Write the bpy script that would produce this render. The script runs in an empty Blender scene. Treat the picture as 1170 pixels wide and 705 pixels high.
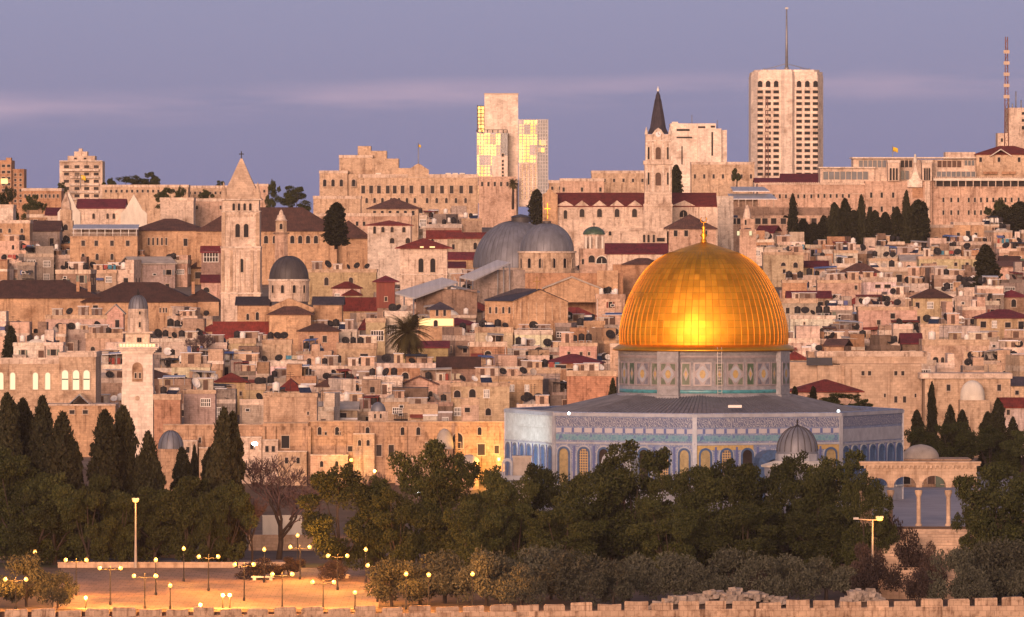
import bpy, math, random
import numpy as np
from mathutils import Vector
R = math.radians
SC = bpy.context.scene
COL = SC.collection
# ------------------------------------------------------------------ camera
F, HC, HY, CX = 8460.0, 36.0, 265.0, 585.0      # focal length in picture pixels, eye height, horizon row, centre column
cam = bpy.data.objects.new('camera', bpy.data.cameras.new('camera'))
COL.objects.link(cam)
cam.location = (0, 0, HC)
cam.rotation_euler = (R(90), 0, 0)
cam.data.sensor_width = 36.0
cam.data.lens = 36.0 * F / 1170.0
cam.data.shift_y = -(352.5 - HY) / 1170.0
cam.data.clip_start = 1.0
cam.data.clip_end = 60000.0
SC.camera = cam
# ------------------------------------------------------------------ sky, sun, exposure
SUN_EL, SUN_AZ = 8.0, 12.0                       # low sun behind the camera, a little to its left
HAZE = 0.000025
SKY_STRENGTH, SUN_STRENGTH, EXPOSURE = 0.10, 2.3, 0.97
w = bpy.data.worlds.new('World'); SC.world = w; w.use_nodes = True
nt = w.node_tree; N = nt.nodes; L = nt.links
for n in list(N): N.remove(n)
out = N.new('ShaderNodeOutputWorld'); bg = N.new('ShaderNodeBackground')
sky = N.new('ShaderNodeTexSky'); sky.sky_type = 'NISHITA'; sky.sun_disc = False
sky.sun_elevation = R(SUN_EL); sky.sun_rotation = R(180.0 + SUN_AZ)
sky.air_density = 1.0; sky.dust_density = 2.0; sky.ozone_density = 2.0
tc = N.new('ShaderNodeTexCoord'); sep = N.new('ShaderNodeSeparateXYZ')
L.new(tc.outputs['Generated'], sep.inputs[0])
def wm(op, a, b=None):
    n = N.new('ShaderNodeMath'); n.operation = op
    for i, v in enumerate((a, b)):
        if v is None: continue
        if isinstance(v, (int, float)): n.inputs[i].default_value = v
        else: L.new(v, n.inputs[i])
    return n.outputs[0]
# dusk anti-twilight belt: rosy violet low down, cooler above
ramp = N.new('ShaderNodeValToRGB')
ramp.color_ramp.elements[0].position = 0.0; ramp.color_ramp.elements[0].color = (1.14, 1.10, 1.90, 1)
ramp.color_ramp.elements[1].position = 1.0; ramp.color_ramp.elements[1].color = (0.8, 0.98, 1.6, 1)
e = ramp.color_ramp.elements.new(0.045); e.color = (1.70, 1.74, 2.55, 1)
e = ramp.color_ramp.elements.new(0.25); e.color = (1.27, 1.45, 2.15, 1)
L.new(sep.outputs[2], ramp.inputs[0])
# thin rosy cloud streaks, a band a degree above the hill
mp = N.new('ShaderNodeMapping'); mp.inputs['Scale'].default_value = (22, 22, 190); mp.inputs['Location'].default_value = (0.7, 0.0, 0.35)
L.new(tc.outputs['Generated'], mp.inputs[0])
cn = N.new('ShaderNodeTexNoise'); cn.inputs['Scale'].default_value = 1.0; cn.inputs['Detail'].default_value = 5; cn.inputs['Roughness'].default_value = 0.55
L.new(mp.outputs[0], cn.inputs['Vector'])
mp2 = N.new('ShaderNodeMapping'); mp2.inputs['Scale'].default_value = (5, 5, 5)
L.new(tc.outputs['Generated'], mp2.inputs[0])
wob = N.new('ShaderNodeTexNoise'); wob.inputs['Scale'].default_value = 3.0; wob.inputs['Detail'].default_value = 3
L.new(mp2.outputs[0], wob.inputs['Vector'])
zc = wm('SUBTRACT', wm('SUBTRACT', sep.outputs[2], wm('MULTIPLY', sep.outputs[0], 0.027)), wm('MULTIPLY', wm('SUBTRACT', wob.outputs['Fac'], 0.5), 0.004))
band = wm('SUBTRACT', 1.0, wm('MULTIPLY', wm('ABSOLUTE', wm('SUBTRACT', zc, 0.0186)), 330.0))
band = wm('MAXIMUM', band, 0.0)
cl = wm('MULTIPLY', band, wm('MAXIMUM', wm('MULTIPLY', wm('SUBTRACT', cn.outputs['Fac'], 0.36), 3.6), 0.0))
cl = wm('MINIMUM', cl, 1.0)
cmix = N.new('ShaderNodeMixRGB'); cmix.inputs[2].default_value = (2.5, 1.95, 2.6, 1)
L.new(wm('MULTIPLY', cl, 0.95), cmix.inputs[0]); L.new(ramp.outputs[0], cmix.inputs[1])
# the west gets mostly the violet belt, the east (behind the camera) the Nishita dawn under an added warm glow
west = wm('MINIMUM', wm('MAXIMUM', wm('ADD', wm('MULTIPLY', sep.outputs[1], 1.6), 0.25), 0.0), 1.0)
smix = N.new('ShaderNodeMixRGB'); L.new(west, smix.inputs[0])
east = N.new('ShaderNodeValToRGB')       # warm glow added to the eastern sky as soft fill, rosy orange low down
east.color_ramp.elements[0].position = 0.0; east.color_ramp.elements[0].color = (9.5, 4.5, 1.9, 1)
east.color_ramp.elements[1].position = 1.0; east.color_ramp.elements[1].color = (0.9, 1.0, 1.5, 1)
for p_, c_ in ((0.15, (5.4, 2.8, 1.5)), (0.5, (3.4, 1.9, 1.3))): east.color_ramp.elements.new(p_).color = (*c_, 1)
L.new(sep.outputs[2], east.inputs[0])
eadd = N.new('ShaderNodeMixRGB'); eadd.blend_type = 'MIX'; eadd.inputs[0].default_value = 0.6
L.new(sky.outputs[0], eadd.inputs[1]); L.new(east.outputs[0], eadd.inputs[2])
L.new(eadd.outputs[0], smix.inputs[1]); L.new(cmix.outputs[0], smix.inputs[2])
L.new(smix.outputs[0], bg.inputs[0]); bg.inputs[1].default_value = SKY_STRENGTH
L.new(bg.outputs[0], out.inputs[0])
sun = bpy.data.objects.new('sun', bpy.data.lights.new('sun', 'SUN')); COL.objects.link(sun)
sun.data.energy = SUN_STRENGTH; sun.data.angle = R(25); sun.data.color = (1.0, 0.585, 0.42)
sun.rotation_euler = (R(90 - SUN_EL), 0, R(-SUN_AZ))
sun.location = (-40, -60, 120)
SC.view_settings.view_transform = 'Standard'; SC.view_settings.look = 'None'
SC.view_settings.exposure = EXPOSURE; SC.view_settings.gamma = 1.0; SC.view_settings.use_curve_mapping = False
SC.cycles.max_bounces = 6; SC.cycles.diffuse_bounces = 3; SC.cycles.glossy_bounces = 3; SC.cycles.transparent_max_bounces = 8
SC.cycles.use_denoising = True; SC.cycles.volume_bounces = 0
# ------------------------------------------------------------------ pixel <-> place helpers
GP = [(-600, 34), (20, 33), (200, 0), (500, -42), (800, -30), (860.3, -13), (861.2, -8.2), (1000, -7.5), (1126, -7), (1140, -1), (1500, 17), (1700, 27.5), (1950, 36.5), (2100, 37.3), (2700, 36), (4600, 26)]
def gz(Y): return float(np.interp(Y, [p[0] for p in GP], [p[1] for p in GP]))
def at(px, py, Y): return Vector(((px - CX) / F * Y, Y, HC - (py - HY) / F * Y))
_YS = np.linspace(1000, 1960, 961)
_PY = np.array([HY + (HC - gz(y)) / y * F for y in _YS])
def Yof(py): return float(np.interp(-py, -_PY, _YS))
# ------------------------------------------------------------------ mesh builder
class MB:
    def __init__(s): s.v = []; s.f = []; s.m = []; s.sm = []
    def add(s, vs, fs, mi=0, smooth=False):
        b = len(s.v); s.v += [tuple(v) for v in vs]
        for f in fs: s.f.append([b + i for i in f]); s.m.append(mi); s.sm.append(smooth)
        return s
    def box(s, x0, x1, y0, y1, z0, z1, mi=0):
        return s.add([(x0,y0,z0),(x1,y0,z0),(x1,y1,z0),(x0,y1,z0),(x0,y0,z1),(x1,y0,z1),(x1,y1,z1),(x0,y1,z1)],
                     [(0,3,2,1),(4,5,6,7),(0,1,5,4),(1,2,6,5),(2,3,7,6),(3,0,4,7)], mi)
    def prism(s, poly, y0, y1, mi=0):                      # outline in x,z pushed along y
        n = len(poly); a = sum(poly[i][0]*poly[(i+1)%n][1]-poly[(i+1)%n][0]*poly[i][1] for i in range(n))
        if a < 0: poly = poly[::-1]
        vs = [(x,y0,z) for x,z in poly] + [(x,y1,z) for x,z in poly]
        fs = [tuple(range(n)), tuple(range(2*n-1, n-1, -1))] + [(i, i+n, (i+1)%n+n, (i+1)%n) for i in range(n)]
        return s.add(vs, fs, mi)
    def ext(s, poly, z0, z1, mi=0):                        # outline in x,y pushed up
        n = len(poly); vs = [(x,y,z0) for x,y in poly] + [(x,y,z1) for x,y in poly]
        fs = [tuple(range(n-1,-1,-1)), tuple(range(n, 2*n))] + [(i,(i+1)%n,(i+1)%n+n,i+n) for i in range(n)]
        return s.add(vs, fs, mi)
    def lathe(s, prof, n=24, mi=0, c=(0,0), a0=0.0, smooth=True, cap=True):
        vs = []
        for r, z in prof:
            for k in range(n):
                a = a0 + 2*math.pi*k/n; vs.append((c[0]+r*math.sin(a), c[1]-r*math.cos(a), z))
        fs = []
        for i in range(len(prof)-1):
            for k in range(n):
                k2 = (k+1)%n; fs.append((i*n+k, i*n+k2, (i+1)*n+k2, (i+1)*n+k))
        s.add(vs, fs, mi, smooth)
        if cap:
            m = len(prof)-1
            if prof[m][0] > 1e-3: s.add([vs[m*n+k] for k in range(n)], [tuple(range(n))], mi)
            if prof[0][0] > 1e-3: s.add([vs[k] for k in range(n)], [tuple(range(n-1,-1,-1))], mi)
        return s
    def tube(s, pts, rad, n=6, mi=0, smooth=True):
        pts = [Vector(p) for p in pts]; vs = []
        for i, p in enumerate(pts):
            d = (pts[min(i+1,len(pts)-1)] - pts[max(i-1,0)]).normalized()
            u = d.cross(Vector((0.31,0.17,1)) if abs(d.z) < .9 else Vector((1,0.2,0))).normalized(); v = d.cross(u)
            r = rad[i] if isinstance(rad, (list,tuple)) else rad
            for k in range(n):
                a = 2*math.pi*k/n; vs.append(p + u*(r*math.cos(a)) + v*(r*math.sin(a)))
        fs = [(i*n+k, i*n+(k+1)%n, (i+1)*n+(k+1)%n, (i+1)*n+k) for i in range(len(pts)-1) for k in range(n)]
        fs += [tuple(range(n-1,-1,-1)), tuple(range((len(pts)-1)*n, len(pts)*n))]
        return s.add(vs, fs, mi, smooth)
    def hip(s, x0, x1, y0, y1, z, h, ov=0.35, mi=0, ridge=None):
        x0 -= ov; x1 += ov; y0 -= ov; y1 += ov; t = 0.16
        wx, wy = x1-x0, y1-y0; r = min(wx, wy)/2 if ridge is None else ridge
        if wx >= wy: a, b = (x0+r, (y0+y1)/2, z+t+h), (x1-r, (y0+y1)/2, z+t+h)
        else: a, b = ((x0+x1)/2, y0+r, z+t+h), ((x0+x1)/2, y1-r, z+t+h)
        vs = [(x0,y0,z),(x1,y0,z),(x1,y1,z),(x0,y1,z),(x0,y0,z+t),(x1,y0,z+t),(x1,y1,z+t),(x0,y1,z+t),a,b]
        fs = [(0,3,2,1),(0,1,5,4),(1,2,6,5),(2,3,7,6),(3,0,4,7)]
        fs += [(4,5,9,8),(5,6,9),(6,7,8,9),(7,4,8)] if wx >= wy else [(4,5,8),(5,6,9,8),(6,7,9),(7,4,8,9)]
        return s.add(vs, fs, mi)
    def gable(s, x0, x1, y0, y1, z, h, mi=0, wall=None, ov=0.3, t=0.22):   # ridge runs along x, slope faces the viewer
        ym = (y0+y1)/2; k = h/((y1-y0)/2); zo = z-ov*k
        for (ya, yb, za, zb) in ((y0-ov, ym, zo, z+h), (ym, y1+ov, z+h, zo)):
            s.add([(x0-ov,ya,za),(x1+ov,ya,za),(x1+ov,yb,zb),(x0-ov,yb,zb),(x0-ov,ya,za+t),(x1+ov,ya,za+t),(x1+ov,yb,zb+t),(x0-ov,yb,zb+t)],
                  [(0,3,2,1),(4,5,6,7),(0,1,5,4),(1,2,6,5),(2,3,7,6),(3,0,4,7)], mi)
        return s
    def gable_front(s, x0, x1, y0, y1, z, h, mi=0, ov=0.3, t=0.22):        # ridge runs away from the viewer
        xm = (x0+x1)/2; k = h/((x1-x0)/2); zo = z-ov*k
        for (xa, xb, za, zb) in ((x0-ov, xm, zo, z+h), (xm, x1+ov, z+h, zo)):
            s.prism([(xa,za),(xb,zb),(xb,zb+t),(xa,za+t)], y0-ov, y1, mi)
        return s
    def mesh(s, name, mats):
        me = bpy.data.meshes.new(name); me.from_pydata(s.v, [], s.f)
        for m in mats: me.materials.append(m)
        me.polygons.foreach_set('material_index', s.m); me.polygons.foreach_set('use_smooth', s.sm)
        me.update(); return me
    def build(s, name, mats, parent=None, loc=(0,0,0), rot=0.0, color=None):
        if not isinstance(mats, (list,tuple)): mats = [mats]
        return link(name, s.mesh(name, mats), parent, loc, rot, color)
def link(name, me, parent=None, loc=(0,0,0), rot=0.0, color=None):
    o = bpy.data.objects.new(name, me); COL.objects.link(o); o.location = loc; o.rotation_euler = (0,0,rot)
    if parent: o.parent = parent
    if color: o.color = (*color, 1)
    return o
# ------------------------------------------------------------------ things, labels
ANCH = []            # named sights used to say where a repeat stands: (name, column, row)
AUTO = []            # (object, look, column, row)
def tag(o, label, cat, group=None, kind=None):
    o['label'] = label; o['category'] = cat
    if group: o['group'] = group
    if kind: o['kind'] = kind
    return o
def auto(o, look, cat, px, py, group):
    o['category'] = cat; o['group'] = group; AUTO.append((o, look, px, py)); return o
ORD = 'first second third fourth fifth sixth seventh eighth ninth tenth eleventh twelfth thirteenth fourteenth fifteenth sixteenth seventeenth eighteenth nineteenth twentieth'.split()
def zone(px, py):
    best = min(ANCH, key=lambda a: (a[1]-px)**2 + 2.2*(a[2]-py)**2)
    dx, dy = px-best[1], (py-best[2])*1.3; d = math.hypot(dx, dy)
    a = math.degrees(math.atan2(dy, dx)) % 360
    k = ['right of','below right of','below','below left of','left of','above left of','above','above right of'][int(((a+22.5) % 360)//45)]
    return ('just ' if d < 34 else ('well ' if d > 85 else '')) + k + ' the ' + best[0]
def write_labels():
    cells = {}
    for o, look, px, py in AUTO: cells.setdefault((look, zone(px, py)), []).append((px, py, o))
    for (look, zn), it in cells.items():
        it.sort(key=lambda t: t[0])
        for i, (px, py, o) in enumerate(it):
            if len(it) == 1: o['label'] = f'{look} {zn}'
            elif i == 0: o['label'] = f'{look} {zn}, leftmost of {len(it)}'
            elif i == len(it)-1: o['label'] = f'{look} {zn}, rightmost of {len(it)}'
            else: o['label'] = f'{look} {zn}, {ORD[min(i,19)]} from left'
class Fr:
    """An Empty on the ground with helpers that read columns and rows of the picture at its own distance."""
    def __init__(s, name, px, pyb, Y, rot=0.0):
        s.px, s.Y, s.k = px, Y, Y/F
        p = at(px, pyb, Y); s.z0 = p.z
        s.o = bpy.data.objects.new(name, None); COL.objects.link(s.o); s.o.location = p; s.o.rotation_euler = (0,0,rot); s.o.empty_display_size = 1
    def x(s, px): return (px - s.px) * s.k
    def z(s, py): return HC - (py - HY) * s.k - s.z0
    def box(s, mb, x0, x1, ytop, ybot, d0, d1, mi=0): return mb.box(s.x(x0), s.x(x1), d0, d1, s.z(ybot), s.z(ytop), mi)
    def part(s, name, mb, mats, color=None, loc=(0,0,0), rot=0.0, parent=None): return mb.build(name, mats, parent or s.o, loc, rot, color)
    def win(s, kind, px, ytop, ybot, wpx, y=0.0, mats=None, name='window', rot=0.0, parent=None):
        me = win_mesh(kind, wpx*s.k, (ybot-ytop)*s.k, mats)
        return link(name, me, parent or s.o, (s.x(px), y, s.z(ybot)), rot)
# ------------------------------------------------------------------ materials
class NT:
    def __init__(s, name):
        s.m = bpy.data.materials.new(name); s.m.use_nodes = True; s.t = s.m.node_tree
        s.b = s.t.nodes['Principled BSDF']
    def n(s, typ, **kw):
        x = s.t.nodes.new(typ)
        for k, v in kw.items(): setattr(x, k, v)
        return x
    def l(s, a, b): s.t.links.new(a, b)
    def math(s, op, a, b=None, c=None):
        x = s.n('ShaderNodeMath', operation=op)
        for i, v in enumerate((a, b, c)):
            if v is None: continue
            if isinstance(v, (int, float)): x.inputs[i].default_value = v
            else: s.l(v, x.inputs[i])
        return x.outputs[0]
    def coord(s, scale=(1,1,1), which='Object', loc=None):
        tc = s.n('ShaderNodeTexCoord'); mp = s.n('ShaderNodeMapping'); mp.inputs['Scale'].default_value = scale
        s.l(tc.outputs[which], mp.inputs[0])
        if loc is not None: s.l(loc, mp.inputs['Location'])
        return mp.outputs[0]
    def noise(s, vec, scale, detail=3, rough=0.55):
        x = s.n('ShaderNodeTexNoise'); x.inputs['Scale'].default_value = scale; x.inputs['Detail'].default_value = detail; x.inputs['Roughness'].default_value = rough
        s.l(vec, x.inputs['Vector']); return x.outputs['Fac']
    def ramp(s, fac, stops, interp='LINEAR'):
        x = s.n('ShaderNodeValToRGB'); cr = x.color_ramp; cr.interpolation = interp
        cr.elements[0].position, cr.elements[0].color = stops[0][0], (*stops[0][1], 1)
        cr.elements[1].position, cr.elements[1].color = stops[-1][0], (*stops[-1][1], 1)
        for p, c in stops[1:-1]: cr.elements.new(p).color = (*c, 1)
        s.l(fac, x.inputs[0]); return x.outputs[0]
    def mix(s, fac, a, b, blend='MIX'):
        x = s.n('ShaderNodeMixRGB', blend_type=blend)
        for i, v in enumerate((fac, a, b)):
            if isinstance(v, (int, float)): x.inputs[i].default_value = v
            elif isinstance(v, tuple): x.inputs[i].default_value = (*v, 1)
            else: s.l(v, x.inputs[i])
        return x.outputs[0]
    def done(s, col=None, rough=0.85, metal=0.0, spec=None):
        if col is not None:
            if isinstance(col, tuple): s.b.inputs['Base Color'].default_value = (*col, 1)
            else: s.l(col, s.b.inputs['Base Color'])
        if isinstance(rough, (int, float)): s.b.inputs['Roughness'].default_value = rough
        else: s.l(rough, s.b.inputs['Roughness'])
        s.b.inputs['Metallic'].default_value = metal
        if spec is not None: s.b.inputs['Specular IOR Level'].default_value = spec
        return s.m
M = {}
def rand_loc(t):
    oi = t.n('ShaderNodeObjectInfo'); v = t.n('ShaderNodeCombineXYZ')
    r = t.math('MULTIPLY', oi.outputs['Random'], 300.0)
    for i in range(3): t.l(r, v.inputs[i])
    return oi, v.outputs[0]
def masonry(name, base, use_obj_color=False, block=(0.62, 0.34), joint=0.74, stain=0.75):
    """Coursed limestone: blocks of slightly different tone, joints, rain streaks, patches of dirt and repair."""
    t = NT(name); oi, off = rand_loc(t)
    geo = t.n('ShaderNodeTexCoord'); sp = t.n('ShaderNodeSeparateXYZ'); t.l(geo.outputs['Object'], sp.inputs[0])
    u = t.math('ADD', sp.outputs[0], t.math('MULTIPLY', sp.outputs[1], 0.97))
    cv = t.n('ShaderNodeCombineXYZ'); t.l(u, cv.inputs[0]); t.l(sp.outputs[2], cv.inputs[1])
    br = t.n('ShaderNodeTexBrick'); t.l(cv.outputs[0], br.inputs['Vector'])
    br.inputs['Scale'].default_value = 1.0; br.inputs['Brick Width'].default_value = block[0]; br.inputs['Row Height'].default_value = block[1]
    br.inputs['Mortar Size'].default_value = 0.02; br.inputs['Mortar Smooth'].default_value = 0.4
    br.inputs['Color1'].default_value = (0.86,0.85,0.84,1); br.inputs['Color2'].default_value = (1.10,1.09,1.08,1); br.inputs['Mortar'].default_value = (joint,joint*0.95,joint*0.9,1)
    c1 = t.coord((1,1,1), loc=off)
    big = t.noise(c1, 0.22, 4, 0.6)
    patch = t.ramp(big, [(0.30,(0.60,0.53,0.48)),(0.44,(0.94,0.92,0.90)),(0.56,(1.02,1.0,0.98)),(0.68,(1.24,1.21,1.16))])
    c2 = t.coord((1.6,1.6,0.16), loc=off)
    streak = t.ramp(t.noise(c2, 1.0, 4, 0.65), [(0.32,(0.36,0.30,0.27)),(0.47,(0.96,0.95,0.94)),(1.0,(1.07,1.06,1.05))])
    grime = t.ramp(t.noise(c1, 1.3, 5, 0.7), [(0.32,(0.50,0.45,0.42)),(0.48,(1,1,1)),(1.0,(1.10,1.09,1.08))])
    col = t.mix(1.0, br.outputs['Color'], patch, 'MULTIPLY')
    col = t.mix(stain, col, streak, 'MULTIPLY')
    col = t.mix(stain, col, grime, 'MULTIPLY')
    if use_obj_color: col = t.mix(1.0, oi.outputs['Color'], col, 'MULTIPLY')
    else: col = t.mix(1.0, base, col, 'MULTIPLY')
    M[name] = t.done(col, 0.92, spec=0.2)
def plain(name, base, rough=0.8, metal=0.0, var=0.25, scale=0.6, stretch=(1,1,1), obj=False, spec=None):
    t = NT(name); oi, off = rand_loc(t)
    f = t.noise(t.coord(stretch, loc=off), scale, 5, 0.6)
    k = t.ramp(f, [(0.28,(1-var,)*3),(0.72,(1+var,)*3)])
    col = t.mix(1.0, oi.outputs['Color'] if obj else base, k, 'MULTIPLY')
    M[name] = t.done(col, rough, metal, spec)
def tile_roof(name, base):
    t = NT(name); oi, off = rand_loc(t)
    f = t.noise(t.coord((1,1,1), loc=off), 0.7, 5, 0.65); g = t.noise(t.coord((5,1,1), loc=off), 1.0, 2)
    k = t.ramp(f, [(0.28,(0.55,0.6,0.65)),(0.5,(1,1,1)),(0.75,(1.45,1.3,1.2))])
    st = t.ramp(g, [(0.35,(0.8,)*3),(0.65,(1.15,)*3)])
    col = t.mix(1.0, t.mix(1.0, base, k, 'MULTIPLY'), st, 'MULTIPLY')
    hv = t.n('ShaderNodeHueSaturation'); t.l(t.math('ADD', 0.75, t.math('MULTIPLY', oi.outputs['Random'], 0.55)), hv.inputs['Value']); t.l(col, hv.inputs['Color'])
    M[name] = t.done(hv.outputs[0], 0.85, spec=0.25)
def glow(name, col, strength, base=(0.5,0.4,0.3)):
    t = NT(name); t.b.inputs['Emission Color'].default_value = (*col, 1); t.b.inputs['Emission Strength'].default_value = strength
    M[name] = t.done(base, 0.5)
masonry('stone', None, True)
masonry('wall_stone', (0.50,0.37,0.28), block=(0.95,0.62), joint=0.35, stain=0.95)
masonry('fine_stone', (0.50,0.39,0.31), block=(0.8,0.42), joint=0.75, stain=0.45)
masonry('old_stone', (0.46,0.32,0.23), block=(0.8,0.5), joint=0.55, stain=0.9)
masonry('pale_stone', (0.72,0.64,0.585), block=(0.9,0.45), joint=0.8, stain=0.35)
plain('plaster', (0.62,0.58,0.52), 0.9, var=0.2, stretch=(1,1,0.35))
plain('concrete', (0.36,0.32,0.29), 0.9, var=0.3)
plain('roof_deck', (0.33,0.28,0.25), 0.95, var=0.35)
plain('trim', (0.46,0.36,0.29), 0.85, var=0.12)
plain('dark_pane', (0.013,0.011,0.014), 0.5, var=0.4, spec=0.12)
plain('dim_pane', (0.030,0.023,0.023), 0.5, var=0.4, spec=0.12)
plain('wood', (0.09,0.045,0.03), 0.7, var=0.4, scale=3)
plain('red_wood', (0.17,0.035,0.022), 0.7, var=0.3, stretch=(4,4,0.4), scale=1)
plain('metal_dark', (0.028,0.026,0.029), 0.7, 0.1, var=0.3, spec=.2)
plain('metal_grey', (0.25,0.25,0.27), 0.5, 0.5, var=0.2)
plain('white_paint', (0.72,0.70,0.68), 0.5, var=0.1)
plain('sheet_metal', (0.42,0.43,0.48), 0.45, 0.3, var=0.15, stretch=(3,0.3,0.3))
plain('blue_sheet', (0.05,0.10,0.28), 0.6, var=0.2)
plain('tarp', None, 0.7, var=0.2, obj=True)
plain('solar', (0.015,0.02,0.045), 0.15, 0.0, var=0.3, spec=0.7)
tile_roof('red_roof', (0.17,0.032,0.026))
tile_roof('maroon_roof', (0.12,0.022,0.032))
tile_roof('brown_roof', (0.085,0.045,0.038))
tile_roof('slate_roof', (0.045,0.04,0.055))
plain('lead', (0.155,0.165,0.205), 0.55, 0.25, var=0.3, stretch=(1,1,0.3), scale=0.8)
plain('lead_rib', (0.13,0.138,0.172), 0.6, 0.2, var=0.3)
plain('lead_dark', (0.055,0.05,0.058), 0.6, 0.1, var=0.35, stretch=(1,1,0.4), scale=0.8)
plain('bark', (0.04,0.028,0.024), 0.95, var=0.4, stretch=(4,4,0.6), scale=1.5)
plain('twig', (0.105,0.066,0.072), 0.95, var=0.3, scale=2)
plain('earth', (0.085,0.055,0.042), 1.0, var=0.45, scale=0.25)
plain('town_ground', (0.13,0.10,0.085), 1.0, var=0.45, scale=0.25)  # the shade of the streets between houses is put into this dark colour
plain('rock', (0.30,0.25,0.22), 0.95, var=0.4, scale=1.5)
def paving():
    t = NT('paving'); br = t.n('ShaderNodeTexBrick'); t.l(t.coord((1,1,1)), br.inputs['Vector']); br.inputs['Scale'].default_value = 1.0; br.inputs['Brick Width'].default_value = 1.5; br.inputs['Row Height'].default_value = 2.6; br.inputs['Mortar Size'].default_value = 0.05
    br.inputs['Color1'].default_value = (0.85,0.84,0.83,1); br.inputs['Color2'].default_value = (1.12,1.1,1.08,1); br.inputs['Mortar'].default_value = (0.5,0.47,0.45,1)
    st = t.ramp(t.noise(t.coord((1,.35,1)), 0.3, 5, 0.65), [(0.3,(0.55,0.52,0.5)),(0.5,(1,1,1)),(0.75,(1.25,1.2,1.15))])
    M['paving'] = t.done(t.mix(1.0, (0.24,0.165,0.125), t.mix(1.0, br.outputs['Color'], st, 'MULTIPLY'), 'MULTIPLY'), 0.7)
paving()
plain('window_gold', (0.27,0.21,0.11), 0.5, var=0.3, scale=2)
plain('mast_red', (0.20,0.085,0.07), 0.7, var=0.3)
plain('platform_paving', (0.30,0.27,0.29), 0.7, var=0.2, scale=0.3)
plain('grass', (0.035,0.042,0.016), 1.0, var=0.4, scale=0.8)
plain('brass', (0.30,0.18,0.05), 0.8)
plain('gilt', (0.80,0.38,0.04), 0.42, 1.0, var=0.15)
plain('yellow_cloth', (0.75,0.50,0.03), 0.8, var=0.1)
plain('gold_tile', (0.36,0.26,0.11), 0.5, var=0.25, scale=2.5)
plain('blue_tile', (0.045,0.09,0.20), 0.35, var=0.35, scale=2.5)
plain('turquoise_tile', (0.05,0.22,0.27), 0.35, var=0.4, scale=2.0)
plain('green_tile', (0.05,0.09,0.06), 0.4, var=0.4, scale=2.5)
plain('rose_tile', (0.25,0.225,0.25), 0.4, var=0.2, scale=2.0)
plain('marble', (0.28,0.30,0.36), 0.5, var=0.22, scale=0.8)
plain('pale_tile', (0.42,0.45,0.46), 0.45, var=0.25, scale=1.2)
plain('drum_tile', (0.24,0.245,0.28), 0.5, var=0.3, scale=1.6)
plain('dusty_green', (0.10,0.125,0.095), 0.5, var=0.4, scale=2.5)
plain('dusty_blue', (0.13,0.14,0.19), 0.5, var=0.4, scale=2.5)
plain('clock_white', (0.7,0.66,0.7), 0.5, var=0.05)
glow('lamp_glow', (1.0,0.40,0.05), 1.5)
glow('white_glow', (0.85,0.95,1.0), 6.0)
glow('lit_arch', (0.80,1.0,0.62), 0.30)
glow('lit_warm', (1.0,0.66,0.20), 0.55)
glow('green_glow', (0.25,0.9,0.5), 0.22)
glow('gallery_glow', (1.0,0.78,0.26), 0.8)
# --- tile pattern of the octagon: small glazed pieces, blue and white by turns, toned bluer and darker for its shade
def tiles():
    t = NT('patterned_tile'); v = t.n('ShaderNodeTexVoronoi'); v.feature = 'F1'; v.inputs['Scale'].default_value = 3.2
    t.l(t.coord((1,1,1)), v.inputs['Vector'])
    c = t.ramp(v.outputs['Distance'], [(0.0,(0.24,0.26,0.34)),(0.25,(0.27,0.29,0.38)),(0.45,(0.11,0.155,0.30)),(0.75,(0.17,0.22,0.35))])
    f = t.noise(t.coord((1,1,1)), 0.5, 3); k = t.ramp(f, [(0.3,(0.8,)*3),(0.7,(1.2,)*3)])
    M['patterned_tile'] = t.done(t.mix(1.0, c, k, 'MULTIPLY'), 0.35)
    # inscription: white strokes on deep blue, illegible at this size in the photograph too
    t = NT('script_tile'); c1 = t.coord((2.6,1,1.7)); d = t.n('ShaderNodeTexWave'); d.wave_type = 'BANDS'; d.bands_direction = 'DIAGONAL'
    d.inputs['Scale'].default_value = 0.75; d.inputs['Distortion'].default_value = 13.0; d.inputs['Detail'].default_value = 3; d.inputs['Detail Scale'].default_value = 1.4
    t.l(c1, d.inputs['Vector'])
    M['script_tile'] = t.done(t.ramp(d.outputs['Fac'], [(0.0,(0.085,0.105,0.20)),(0.58,(0.10,0.12,0.22)),(0.76,(0.26,0.28,0.33)),(1.0,(0.30,0.31,0.36))]), 0.35)
    # row of white cartouches
    t = NT('cartouche_tile'); sp = t.n('ShaderNodeSeparateXYZ'); t.l(t.coord((1,1,1)), sp.inputs[0])
    a = t.math('PINGPONG', sp.outputs[0], 0.75)
    M['cartouche_tile'] = t.done(t.ramp(a, [(0.0,(0.08,0.11,0.27)),(0.17,(0.09,0.12,0.28)),(0.2,(0.34,0.34,0.40)),(1.0,(0.37,0.36,0.42))], 'LINEAR'), 0.35)
    t = NT('band_tile'); v = t.n('ShaderNodeTexVoronoi'); v.inputs['Scale'].default_value = 2.2; t.l(t.coord((1,1,1)), v.inputs['Vector'])
    M['band_tile'] = t.done(t.ramp(v.outputs['Distance'], [(0.0,(0.08,0.12,0.28)),(0.3,(0.09,0.22,0.30)),(0.6,(0.14,0.26,0.33)),(0.9,(0.07,0.12,0.28))]), 0.35)
    t = NT('lattice'); sp = t.n('ShaderNodeSeparateXYZ'); t.l(t.coord((1,1,1)), sp.inputs[0])
    g = t.math('MAXIMUM', t.math('PINGPONG', sp.outputs[0], 0.17), t.math('PINGPONG', sp.outputs[2], 0.17))
    M['lattice'] = t.done(t.ramp(g, [(0.0,(0.06,0.06,0.10)),(0.115,(0.09,0.08,0.10)),(0.135,(0.44,0.30,0.12)),(1.0,(0.46,0.33,0.16))]), 0.5)
tiles()
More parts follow.
